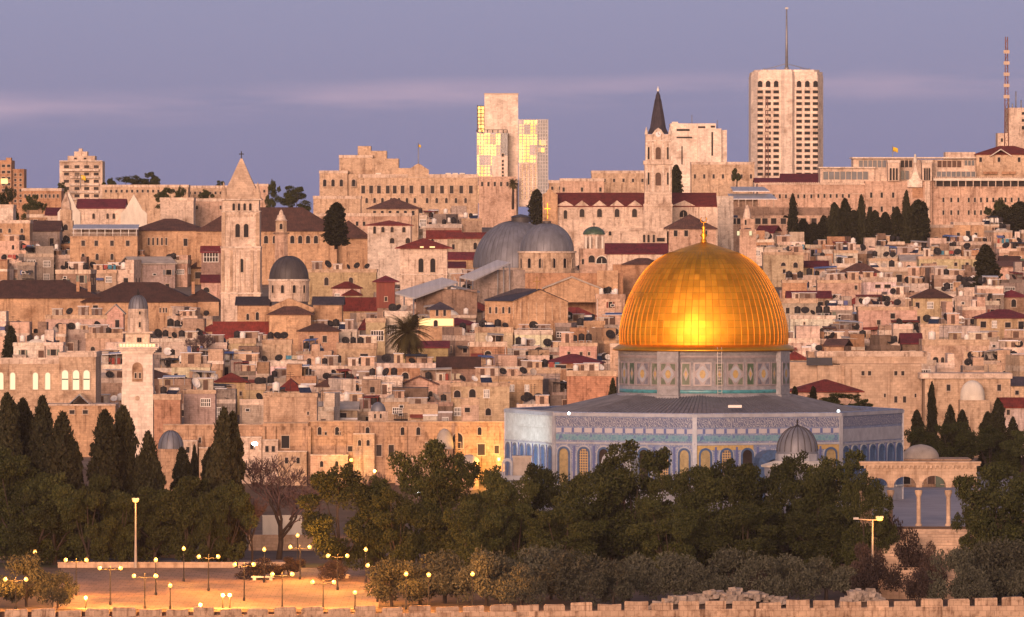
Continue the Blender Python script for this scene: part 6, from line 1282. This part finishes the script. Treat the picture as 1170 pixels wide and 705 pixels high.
for (f, px0, px1, yt, d, r) in HOUSES:
    w_ = (px1-px0)*f.k; zr = f.z(yt)+.06; n = r.choice((3,4,4,5,6)) if w_ > 5 else r.choice((2,2,3)); slots = [(-w_/2+.8+(w_-1.6)*(q+.5)/n) for q in range(n)]
    if w_ < 3: continue
    ca, sa = math.cos(f.o.rotation_euler.z), math.sin(f.o.rotation_euler.z)
    for x in slots:
        y = r.uniform(1.0, min(3.4, d-1)); u = r.random(); P = f.o.location + Vector((x*ca-y*sa, x*sa+y*ca, zr)); q = HY + (HC-P.z)*F/P.y; c_ = CX + P.x*F/P.y
        if 706 < c_ < 900 and q > 280 or c_ < 1 or c_ > 1169: continue
        if u < .34 and cnt['d'] < 290:
            col, wd = r.choice((('metal_dark','dark'),)*8+(('white_paint','white'),('concrete','grey'))); o = root('satellite_dish', P+Vector((0,0,.62)), r.uniform(-.6,.8)); s = r.uniform(.75,1.25); o.scale = (s,)*3; P2 = o.location; o.location.z = P.z+.62*s
            link('mast', DPOLE, o); dd = link('dish', DISH[col], o, (0,-.12,.5)); dd.rotation_euler = (R(r.uniform(48,70)),0,r.uniform(-.3,.3)); cnt['d'] += 1; auto(o, f'{wd} roof satellite dish', 'satellite dish', c_, q, 'satellite dishes on the roofs')
        elif u < .54 and cnt['t'] < 260:
            col, wd = r.choice((('metal_dark','black'),('metal_dark','black'),('white_paint','white'))); o = root('water_tank', P+Vector((0,0,.7)), 0); s = r.uniform(.8,1.15); o.scale = (s,)*3; o.location.z = P.z+.7*s; link('barrel', TANK[col], o); link('stand', TSTAND, o); cnt['t'] += 1; auto(o, f'{wd} roof water tank', 'water tank', c_, q, 'water tanks on the roofs')
        elif u < .59 and cnt['h'] < 90:
            o = root('solar_heater', P, r.uniform(-.5,.5)); link('panel', SPAN, o); link('tank', HTANK, o); link('stand', HFR, o); cnt['h'] += 1; auto(o, 'solar panel with white tank', 'solar heater', c_, q, 'solar heaters on the roofs')
        elif u < .68 and cnt['a'] < 80:
            o = link('roof_antenna', ANT, None, P, r.uniform(0,3)); cnt['a'] += 1; auto(o, 'thin roof antenna', 'antenna', c_, q-10, 'antennas on the roofs')
        elif u < .74 and cnt['l'] < 50 and w_ > 6:
            o = root('washing_line', P, r.uniform(-.3,.3)); link('line', LPOLE, o); cnt['l'] += 1
            for j in range(3): link('cloth', r.choice(CLO), o, (-1.05+j*1.0, 0, 0), 0, r.choice(((.5,.48,.5),(.08,.1,.25),(.3,.06,.05),(.45,.4,.3),(.05,.2,.3))))
            auto(o, 'roof washing line with clothes', 'washing line', c_, q, 'washing lines on the roofs')
        elif cnt['s'] < 220 and w_ > 4.2:
            o = link('roof_shed', SHED, None, P+Vector((0,.6,-.02)), f.o.rotation_euler.z, shift(ST[r.choice(('tan','pink','white','grey'))], r)); o.scale = (r.uniform(.55,1.25), 1, r.uniform(.75,1.15)); cnt['s'] += 1; auto(o, 'metal-lidded roof shed', 'shed', c_, q, 'sheds on the roofs')
print(cnt)
# ================================================================== TREES, SHRUBS, PALM
RN = np.random.default_rng(5)
def quads_mesh(name, C, S, A, mat, up=0.0):
    """C centres (n,3); S half sizes (n,2); random orientation; A extra tilt towards vertical."""
    n = len(C); u = RN.normal(size=(n,3)); u /= np.linalg.norm(u, axis=1)[:,None]; v = RN.normal(size=(n,3))
    if up: u[:,2] += up; u /= np.linalg.norm(u, axis=1)[:,None]
    v -= (v*u).sum(1)[:,None]*u; v /= np.linalg.norm(v, axis=1)[:,None]
    a, b = u*S[:,:1], v*S[:,1:]
    V = np.stack([C-a*.9-b*.5, C-a*.2+b, C+a+b*.25, C+a*.2-b], 1).reshape(-1,3)
    me = bpy.data.meshes.new(name); me.vertices.add(4*n); me.vertices.foreach_set('co', V.ravel())
    me.loops.add(4*n); me.loops.foreach_set('vertex_index', np.arange(4*n)); me.polygons.add(n); me.polygons.foreach_set('loop_start', np.arange(0,4*n,4)); me.polygons.foreach_set('loop_total', np.full(n,4))
    me.materials.append(mat); me.update(calc_edges=True); me.validate(); return me
def clump_pts(cx, cy, cz, rx, rz, n, shell=.55):
    d = RN.normal(size=(n,3)); d /= np.linalg.norm(d, axis=1)[:,None]; q = RN.uniform(shell**3, 1, n)**(1/3); q *= RN.uniform(.86,1.1,n)
    return np.stack([cx+d[:,0]*q*rx, cy+d[:,1]*q*rx, cz+d[:,2]*q*rz], 1)
def limb_tree(seed, cl, base_split=.35, r0=.32, mat='bark', lean=0.0, trunks=1):
    rr = random.Random(seed); m = MB()
    for t in range(trunks):
        ox = (t-(trunks-1)/2)*.9; bx = [Vector((ox,0,-.8)), Vector((ox+lean*.3,0,1.2)), Vector((ox+lean*.7+rr.uniform(-.3,.3),rr.uniform(-.3,.3),base_split))]; m.tube(bx, [r0*1.25,r0,r0*.75], 7)
    for i, (cx, cy, cz, rx) in enumerate(cl[::3]):
        s = bx[-1].lerp(bx[1], rr.uniform(0,.35)); e_ = Vector((cx,cy,cz)); mid = s.lerp(e_,.5)+Vector((rr.uniform(-.4,.4),rr.uniform(-.4,.4),rr.uniform(-.2,.6)))
        m.tube([s,mid,e_], [r0*.42,r0*.26,r0*.09], 5)
    return m.mesh('trunk', [M[mat]])
def pine_proto(seed, W=13.0, Hh=13.0, nc=22, leafs=760, round_=False):
    rr = random.Random(seed); cl = []; pts = []; base = .15
    for i in range(nc):
        t = (i+.5)/nc; z = base + (0.93-base)*t; env = math.sin(math.pi*min(1,max(0,(z-base+.14)/(1.06-base+.14))))**.62; a = rr.uniform(0, 2*math.pi); q = math.sqrt(rr.uniform(.12,1))*env*.5
        rx = rr.uniform(.11,.185)*W*(1 if env > .5 else .8); cx, cy, cz = math.cos(a)*(q*W-rx*.5), math.sin(a)*(q*W-rx*.5), z*Hh + rr.uniform(-.6,.6)
        cl.append((cx,cy,cz,rx)); sub = 4
        pts.append(clump_pts(cx,cy,cz,rx,rx*.62,leafs//2,.5))
        for s in range(sub):
            b = rr.uniform(0,6.28); pts.append(clump_pts(cx+math.cos(b)*rx*.75, cy+math.sin(b)*rx*.75, cz+rr.uniform(-.2,.55)*rx, rx*.45, rx*.32, leafs//8, .3))
    C = np.concatenate(pts); n = len(C); S = np.stack([RN.uniform(.12,.28,n), RN.uniform(.07,.14,n)],1)
    return quads_mesh('crown', C, S, 0, M['pine_leaf']), limb_tree(seed, cl, base*Hh*1.05, .36, lean=rr.uniform(-1,1)), W, Hh
def cypress_proto(seed, W=3.0, Hh=15.0, n=5200, fork=1):
    rr = random.Random(seed); pts = []
    for k in range(fork):
        ox = (k-(fork-1)/2)*W*.33/max(1,fork-1) if fork > 1 else 0; hh = Hh*(1 if k == fork//2 else rr.uniform(.78,.95)); ww = W*(1 if fork == 1 else .68)
        m_ = n//fork; t = RN.uniform(0,1,m_)**.85; prof = np.minimum(1, (t+.05)/.13)**.5*(1-t**(4.5+(seed%3)))**.6*(1-.30*t); a = RN.uniform(0,2*np.pi,m_)
        lump = .96+.24*np.sin(a*3+t*15+seed)+.18*np.sin(a*4-t*31+seed*2)+RN.uniform(-.16,.20,m_); q = np.sqrt(RN.uniform(.35,1,m_))*prof*ww/2*lump*.92
        pts.append(np.stack([ox+q*np.cos(a)+.05*W*np.sin(t*5+seed), q*np.sin(a), .03*Hh+t*hh*.97],1))
    C = np.concatenate(pts); k = len(C); S = np.stack([RN.uniform(.22,.46,k), RN.uniform(.09,.17,k)],1)
    m = MB(); m.tube([(0,0,-.8),(0,0,Hh*.5),(0,0,Hh*.9)], [.22,.14,.03], 6)
    return quads_mesh('crown', C, S, 0, M['cypress_leaf'], up=1.5), m.mesh('trunk', [M['bark']]), W, Hh
def shrub_proto(seed, W=9.0, Hh=5.0, mat='olive_leaf', nc=15, leafs=330):
    rr = random.Random(seed); cl, pts = [], []
    for i in range(nc):
        a = rr.uniform(0,6.28); q = math.sqrt(rr.uniform(0,1))*.40; z = rr.uniform(.30,.86)*(1-.55*(q/.42)**2)+.04; rx = rr.uniform(.13,.2)*W; cx, cy, cz = math.cos(a)*q*W*.95, math.sin(a)*q*W*.95, z*Hh
        cl.append((cx,cy,cz,rx)); pts.append(clump_pts(cx,cy,cz,rx,rx*.6,leafs,.35))
    C = np.concatenate(pts); n = len(C); S = np.stack([RN.uniform(.13,.30,n), RN.uniform(.05,.10,n)],1)
    return quads_mesh('crown', C, S, 0, M[mat], up=.25), limb_tree(seed, cl[:9], Hh*.3, .2, lean=rr.uniform(-.5,.5)), W, Hh
def bare_proto(seed, W=11.0, Hh=13.0):   # leafless: limbs forking down to twigs
    rr = random.Random(seed); m = MB(); tw = MB(); tips = []
    def grow(p, d, l, r_, lv):
        q = p + d*l; mid = p.lerp(q,.5)+Vector((rr.uniform(-1,1),rr.uniform(-1,1),rr.uniform(-.3,.6)))*l*.08
        (m if lv < 2 else tw).tube([p,mid,q], [r_,r_*.8,r_*.6], 6 if lv < 2 else 3)
        if lv >= 6: return
        for i in range(rr.choice((3,3,4)) if lv else 5):
            nd = (d*.75 + Vector((rr.uniform(-1,1),rr.uniform(-1,1),rr.uniform(-.15,.75)))*.8).normalized(); grow(p.lerp(q, rr.uniform(.55,1)), nd, l*rr.uniform(.58,.78), max(.03, r_*.55), lv+1)
    grow(Vector((0,0,-.5)), Vector((.05,0,1)), Hh*.34, .32, 0)
    return tw.mesh('twigs', [M['twig']]), m.mesh('trunk', [M['bark']]), W, Hh
PR = {'pine':[pine_proto(s) for s in (1,2,3,4)], 'round':[pine_proto(11,11,11,22,640,True), pine_proto(12,11,11,24,640,True)], 'cypress':[cypress_proto(1), cypress_proto(2), cypress_proto(3), cypress_proto(4,4.2,14,7000,3)], 'bush':[shrub_proto(21), shrub_proto(22), shrub_proto(23)], 'drybush':[shrub_proto(31,mat='dry_leaf'), shrub_proto(32,mat='dry_leaf')], 'bare':[bare_proto(5), bare_proto(9)], 'small':[shrub_proto(41,4,3.4,'pine_leaf',10,240)]}
NAMES = {'pine':('pine_tree','dark bushy pine'),'round':('broadleaf_tree','dark round-crowned tree'),'cypress':('cypress_tree','tall dark cypress'),'bush':('olive_tree','grey-green olive tree'),'drybush':('shrub','dry reddish shrub'),'bare':('bare_tree','leafless purple-brown tree'),'small':('shrub','small green shrub')}
GRP = {'pine':'pines of the shrine garden','round':'round garden trees','cypress':'cypresses','bush':'olive trees behind the battlements','drybush':'dry shrubs','bare':'bare trees','small':'small shrubs in the town'}
tn = 0
def tree(kind, px, top, base, wpx, Y, var=None, look=None, zb=None, label=None):
    global tn; tn += 1; k = Y/F; name, lk = NAMES[kind]; cm, tm, W, Hh = PR[kind][(tn if var is None else var) % len(PR[kind])]
    o = bpy.data.objects.new(name, None); COL.objects.link(o); p = at(px, base, Y); o.location = p; o.rotation_euler = (0,0,(tn*2.4) % 6.28); o.empty_display_size = 1
    if zb is not None: o.location.z = zb
    h = ((HC-(top-HY)*k) - o.location.z)*(1.13 if kind in ('bush','drybush','small') else 1.0); s = wpx*k/W*1.04; o.scale = (s, s, h/Hh*.985)
    link('trunk', tm, o); link('twigs' if kind == 'bare' else 'crown', cm, o)
    if label: tag(o, label, 'shrub' if name == 'shrub' else 'tree', GRP[kind])
    else: auto(o, look or lk, 'shrub' if name == 'shrub' else 'tree', px, (top+base)/2, GRP[kind])
G = lambda Y: gz(Y)-.05
# left garden
for px, top, w_, Y, v in ((8,449,40,985,0),(26,455,36,992,1),(47,452,38,988,2),(73,470,60,978,3),(-8,466,44,990,3),(120,468,42,980,0),(141,463,36,986,1),(168,492,44,984,3),(209,511,30,1000,2),(222,508,11,1010,1),(240,511,26,1004,0),(257,465,46,976,3),(264,470,34,979,2),(250,500,34,974,0)): tree('cypress', px, top, 640, w_, Y, v, zb=G(Y))
for px, top, w_, Y in ((22,520,92,972),(62,540,84,969),(-8,510,70,975),(100,556,60,966),(214,543,78,968),(140,560,62,970),(176,556,62,973),(262,550,62,970),(118,540,56,978),(238,560,50,966),(40,560,70,967)): tree('round', px, top, 640, w_, Y, zb=G(Y))
tree('bare', 318, 494, 635, 128, 985, 0, zb=G(985), label='large leafless purple-brown tree between the big cypress and the pines'); tree('bare', 288, 540, 640, 50, 975, 1, zb=G(975), look='leafless brown tree'); tree('bare', 430, 516, 600, 52, 1060, 1, zb=G(1060), look='leafless reddish tree'); tree('bare', 783, 510, 640, 34, 950, 0, zb=G(950), look='thin half-bare tree'); tree('bare', 232, 368, 420, 44, 1330, 1, look='leafless reddish tree')
# the belt of pines before the shrine
for px, top, w_, Y, v in ((386,531,104,940,0),(436,546,76,944,1),(488,500,92,942,2),(452,560,70,936,3),(522,532,94,938,3),(560,536,84,934,1),(590,545,70,930,0),(628,531,96,940,0),(668,538,96,930,2),(700,520,80,940,1),(724,509,118,934,3),(764,540,74,928,1),(800,530,86,930,2),(826,526,100,934,0),(866,528,96,928,2),(900,519,92,936,1),(930,535,80,926,0),(960,519,96,930,3),(990,540,66,900,0),(545,570,80,925,2),(640,575,90,922,1),(760,575,90,920,3),(850,575,90,920,0),(940,575,90,920,2),(1142,527,110,890,2),(1186,536,90,894,1),(1112,556,52,892,3)): tree('pine', px, top, 652, w_, Y, v, zb=-7.6, look='dark bushy pine')
# behind the arcade, right
for px, top, w_, Y, v in ((1065,436,13,1120,0),(1048,468,18,1118,1),(1085,462,26,1112,3),(1100,468,20,1116,2),(1140,455,22,1105,0),(1128,470,20,1110,1),(1158,476,26,1100,3),(700,432,14,1110,1)): tree('cypress', px, top, 540, w_, Y, v, zb=-1)
for px, top, w_, Y in ((1050,486,50,1100),(1092,482,56,1096),(1130,486,60,1092),(1168,490,56,1090),(1010,480,40,1120)): tree('round', px, top, 540, w_, Y, zb=-1)
for px, top, b, w_, Y in ((960,449,470,54,1108),(925,452,470,30,1109),(985,455,472,30,1107)): tree('round', px, top, b, w_, Y, look='low clipped dark bush', zb=7.5)
for px in (908,929): tree('cypress', px, 441, 466, 9, 1107, 0, look='little yellowish upright bush')
tree('cypress', 384, 231, 282, 27, 1590, 1, label='big dark cypress on a terrace right of the broad brown roof'); tree('cypress', 1127, 279, 340, 30, 1535, 2, label='lone thick cypress column among the houses near the right edge')
# town trees: columns, top, base, width
for px, top, b, w_ in ((69,320,362,18),(12,372,412,22),(642,238,272,14),(613,216,258,18),(648,244,292,14),(906,221,288,18),(890,250,286,16),(898,246,286,16),(1048,228,290,30),(1068,394,420,8),(953,231,290,18),(975,240,290,22),(966,226,290,18),(984,222,290,18),(1000,240,290,20),(1012,242,290,18),(1024,236,290,18),(1036,217,290,18),(1044,232,290,20),(1054,230,288,18),(942,246,288,18),(993,236,290,14),(930,254,288,20),(918,250,288,18),(772,188,226,16),(98,245,256,8),(119,247,257,7),(1165,230,278,34),(1150,236,276,30),(1136,240,276,26)): tree('cypress', px, top, b, w_, Yof(b+3) if b > 250 else 1880)
for px, top, b, w_ in ((716,254,284,30),(925,250,284,44),(1142,226,274,36),(36,222,258,26),(10,212,256,24),(44,230,262,24),(312,205,236,18),(337,212,236,38),(150,200,214,46),(173,196,214,20),(126,203,216,20),(70,208,216,14),(207,212,240,16),(190,214,232,26),(235,216,232,22),(252,206,218,14)): tree('round', px, top, b+16, w_, Yof(b+3) if b > 250 else (1990 if b > 226 else 2240))
for px, top, b, w_ in ((662,341,356,18),(640,344,356,14),(520,425,446,28),(505,418,440,26),(352,316,330,18),(700,300,316,10),(520,438,450,18),(480,446,462,30),(455,450,466,30),(700,335,345,14),(160,376,398,30),(430,438,452,22),(310,384,396,16),(925,196,208,10),(842,190,206,12)): tree('small', px, top, b+3, w_, Yof(b+4) if b > 250 else 2035)
def palm(px, top, base, wpx, Y, label, seed):
    f = Fr('palm_tree', px, base, Y); f.o.location.z = at(px,base,Y).z; tag(f.o, label, 'palm tree'); rr = random.Random(seed); rad = wpx*f.k/2; hz = f.z(top)-rad*.75
    m = MB(); m.tube([(0,0,-3),(rad*.04,0,hz*.5),(0,0,hz)], [.34,.3,.36], 8); f.part('trunk', m, M['bark'])
    m = MB()
    for i in range(104):
        a = rr.uniform(0,6.28); el = rr.uniform(-1.0,1.25); L_ = rad*rr.uniform(.85,1.12); p = Vector((0,0,hz)); d = Vector((math.cos(a)*math.cos(el),math.sin(a)*math.cos(el),math.sin(el))); sd = Vector((-math.sin(a),math.cos(a),0)); pts = []
        for j in range(9): pts.append(p.copy()); p = p + d*(L_/8); d = (d + Vector((0,0,-.15))).normalized()
        for j in range(8):
            for s in (-1,1):
                for q in (0,.5):
                    c = pts[j].lerp(pts[j+1], q); l = .16*rad*math.sin(math.pi*(j+q+.7)/9.4)+.1; e_ = c + sd*s*l + (pts[j+1]-pts[j])*.9 + Vector((0,0,-.25*l)); w2 = (pts[j+1]-pts[j])*.2
                    m.add([c-w2, c+w2, e_], [(0,1,2)])
        m.tube(pts, [.05,.05,.045,.04,.035,.03,.025,.02,.012], 3)
    f.part('crown', m, M['palm_leaf'])
palm(466, 357, 432, 62, Yof(444), 'large date palm rising from the middle of the old town', 3)
palm(586, 204, 226, 15, 1905, 'small palm silhouetted at the foot of the glass towers', 4)
palm(496, 412, 430, 24, Yof(436), 'low young palm just below right of the large date palm', 5)
# shrubs and olives behind the battlements
for px, top, w_, Y, v in ((448,645,76,872,0),(508,634,96,880,1),(598,620,116,884,2),(556,636,76,874,0),(660,634,96,876,1),(718,630,84,884,2),(700,646,70,870,0),(772,636,90,880,1),(838,634,92,884,0),(806,642,64,872,2),(900,638,80,878,1),(944,634,90,882,2),(1092,634,80,874,0),(1140,620,104,880,1),(480,640,80,876,2),(630,632,80,888,0),(870,640,70,872,1),(1170,628,80,884,0),(1180,636,70,876,2),(1110,650,60,870,2),(30,640,70,872,0),(66,656,52,869,1),(-6,648,50,868,2),(596,648,60,869,1),(398,590,0,0,0)):
    if w_: tree('bush', px, top, 690, w_, Y, v, zb=G(Y))
for px, top, w_, Y in ((1010,586,64,902),(1040,612,64,896),(985,620,60,890),(1000,640,70,880),(1050,650,50,874),(1064,626,40,890),(870,650,40,872),(420,610,40,960),(380,640,44,930),(300,640,60,935),(330,636,44,940)): tree('drybush', px, top, 690, w_, Y, zb=G(Y))
# ================================================================== LAMPS
gl = MB(); gl.lathe([(.03,-.25),(.17,-.18),(.25,0),(.17,.17),(.03,.23)], 10, 0); GLOBE = gl.mesh('lantern', [M['lamp_glow']])
def lamp_light(parent, loc, watt, col=(1,.36,.055)):
    key = (watt, col)
    if key not in LD:
        li = bpy.data.lights.new('lamp_light', 'POINT'); li.energy = watt; li.color = col; li.shadow_soft_size = .35; LD[key] = li
    lo = bpy.data.objects.new('lamp_light', LD[key]); COL.objects.link(lo); lo.parent = parent; lo.location = loc
LD = {}
LAMP_W = 2000.0
def lamp_post(px0, px1, py, look='twin-armed glowing lamp post'):
    zg0 = -8.0; Y = min(max((HC-zg0-4.3)*F/(py-HY), 866), 985); k = Y/F; pxc = (px0+px1)/2; z = HC-(py-HY)*k; g = gz(Y)+.05
    o = root('lamp_post', Vector(((pxc-CX)*k, Y, g)), 0); h = z-g; a = max((px1-px0)*k/2, 0.0)
    m = MB(); m.lathe([(.16,0),(.16,.3),(.09,.45),(.06,h*.6),(.05,h-.1)], 8, 0); m.build('pole', M['metal_dark'], o)
    heads = (-a, a) if a > .3 else (0,)
    if a > .3:
        m = MB(); m.tube([(-a,0,h-.32),(-a*.5,0,h-.15),(0,0,h-.25),(a*.5,0,h-.15),(a,0,h-.32)], .04, 5); m.tube([(0,0,h-.3),(0,0,h+.25)], .03, 5); m.build('arm', M['metal_dark'], o)
    for x in heads:
        l = link('lantern', GLOBE, o, (x,0,h)); m = MB(); m.lathe([(.2,.245),(.1,.3),(.03,.33)], 8, 0); m.build('cap', M['metal_dark'], l)
    lamp_light(o, (0,-.3,h+1.0), LAMP_W*.8*(len(heads)))
    auto(o, look, 'lamp post', pxc, py, 'lamp posts of the square')
for q in ((6,30,662),(75,99,640),(114,138,649),(153,178,658),(227,249.5,636),(268,290,645),(311,334,656),(357,381.6,665),(331.6,354,625),(374.5,397,635),(420,443,646),(488,492,657),(538,542,656)):
    lamp_post(q[0], q[1], q[2], 'twin-armed glowing lamp post' if q[1]-q[0] > 8 else 'single glowing lamp post')
for px, py in ((40,631),(210,627),(194.5,669),(405.7,677),(464,656),(178,640),(340,612),(302,628),(418,628)): lamp_post(px, px, py, 'single glowing lamp post')
for px, py in ((98,684),(254.5,681),(262.5,681),(229,697),(428,539),(365,551)):
    Y = 868 if py > 600 else 1050; k = Y/F; z = HC-(py-HY)*k; g = gz(Y); o = root('bollard_lamp' if py > 600 else 'lamp_post', Vector(((px-CX)*k, Y, g)), 0); h = max(z-g, .35)
    m = MB(); m.lathe([(.12,0),(.1,.1),(.08,h)], 8, 0); m.build('pole', M['metal_dark'], o); link('lantern', GLOBE, o, (0,0,h+.1)); lamp_light(o, (0,-.4,h+.15), LAMP_W*.6); auto(o, 'low glowing ground lamp' if py > 600 else 'far small glowing lamp', 'lamp', px, py, 'ground lamps')
def mast_lamp(px, py, pb, Y, label, arm, glowing):
    f = Fr('street_lamp', px, pb, Y); f.o.location.z = gz(Y); f.z0 = gz(Y); tag(f.o, label, 'street lamp'); h = f.z(py)
    m = MB(); m.lathe([(.22,0),(.2,.5),(.13,h*.5),(.09,h)], 10, 0); f.part('pole', m, M['concrete'])
    if arm:
        m = MB(); m.tube([(f.x(977),0,h+.1),(-.4,0,h+.0),(.4,0,h),(f.x(1004),0,h+.15)], .07, 6); f.part('arm', m, M['trim']); m = MB(); m.box(f.x(975),f.x(981),-.2,.2,h+.05,h+.3); f.part('unlit_head', m, M['metal_grey']); hx = f.x(1005)
    else: hx = 0.0
    m = MB(); m.box(hx-.45,hx+.45,-.22,.22,h+.22,h+.45); f.part('head', m, M['metal_grey']); m = MB(); m.lathe([(.03,-.12),(.34,-.05),(.42,.1),(.34,.2),(.03,.215)], 10, 0, c=(hx,-.1)); g_ = f.part('bulb', m, M['lamp_glow'], loc=(0,0,h)); lamp_light(f.o, (hx,-2.2,h-.6), LAMP_W*.28)
mast_lamp(155, 573, 657, 962, 'single tall pale lamp post behind the lit square with one glowing head', False, True)
mast_lamp(997, 594, 670, 885, 'tall street lamp with two arms near the stairs, only the right head lit', True, True)
floodlight(291, 510, 1040, 'dazzling white floodlight among the bare branches', (-34,1080,4), 2500, (.85,.95,1.0), globe=.42)
# ================================================================== RUBBLE
def rubble(px0, px1, ptop, Y, label, seed):
    rr = random.Random(seed); f = Fr('rubble_heap', (px0+px1)/2, 690, Y); f.o.location.z = 0
    g = gz(Y); a, b = f.x(px0), f.x(px1); hh = HC-(ptop-HY)*f.k - g; me = MB(); n = 26
    prof = [max(0,math.sin(math.pi*i/n))**.6*(hh-.4)*(.85+.15*math.sin(i*1.7+seed)) for i in range(n+1)]
    for i in range(n):
        x0, x1 = a+(b-a)*i/n, a+(b-a)*(i+1)/n; me.add([(x0,-3,g-.2),(x1,-3,g-.2),(x1,0,g+prof[i+1]),(x0,0,g+prof[i]),(x0,4,g-.2),(x1,4,g-.2)], [(0,1,2,3),(3,2,5,4)], 0, True)
    for i in range(240):
        t = rr.random(); x = a+(b-a)*t; s = rr.uniform(.12,.55)*(1 if rr.random() < .85 else 1.5); z = g+np.interp(t*n, range(n+1), prof)*rr.uniform(.55,1.0); y = -rr.uniform(0,2.4)*(1 if z < g+hh*.7 else .3); ang = rr.uniform(0,3.1)
        vs = []
        for dx, dy, dz in ((-1,-1,-1),(1,-1,-1),(1,1,-1),(-1,1,-1),(-1,-1,1),(1,-1,1),(1,1,1),(-1,1,1)):
            q = Vector((dx*s*rr.uniform(.5,1), dy*s*rr.uniform(.5,1), dz*s*rr.uniform(.3,.7))); vs.append((x+q.x*math.cos(ang)-q.y*math.sin(ang), y+q.x*math.sin(ang)+q.y*math.cos(ang), z+q.z))
        me.add(vs, [(0,3,2,1),(4,5,6,7),(0,1,5,4),(1,2,6,5),(2,3,7,6),(3,0,4,7)], 1)
    bpy.data.objects.remove(f.o); o = me.build('rubble', [M['earth'], M['rock']], None, at((px0+px1)/2, 265, Y)*1.0); o.location.z = 0; tag(o, label, 'rubble', None, 'stuff')
rubble(742, 916, 668, 868, 'long heap of broken pale stones and earth behind the battlements', 2)
rubble(962, 1012, 668, 869, 'small heap of pale stones at the foot of the two-armed street lamp', 4)
write_labels()
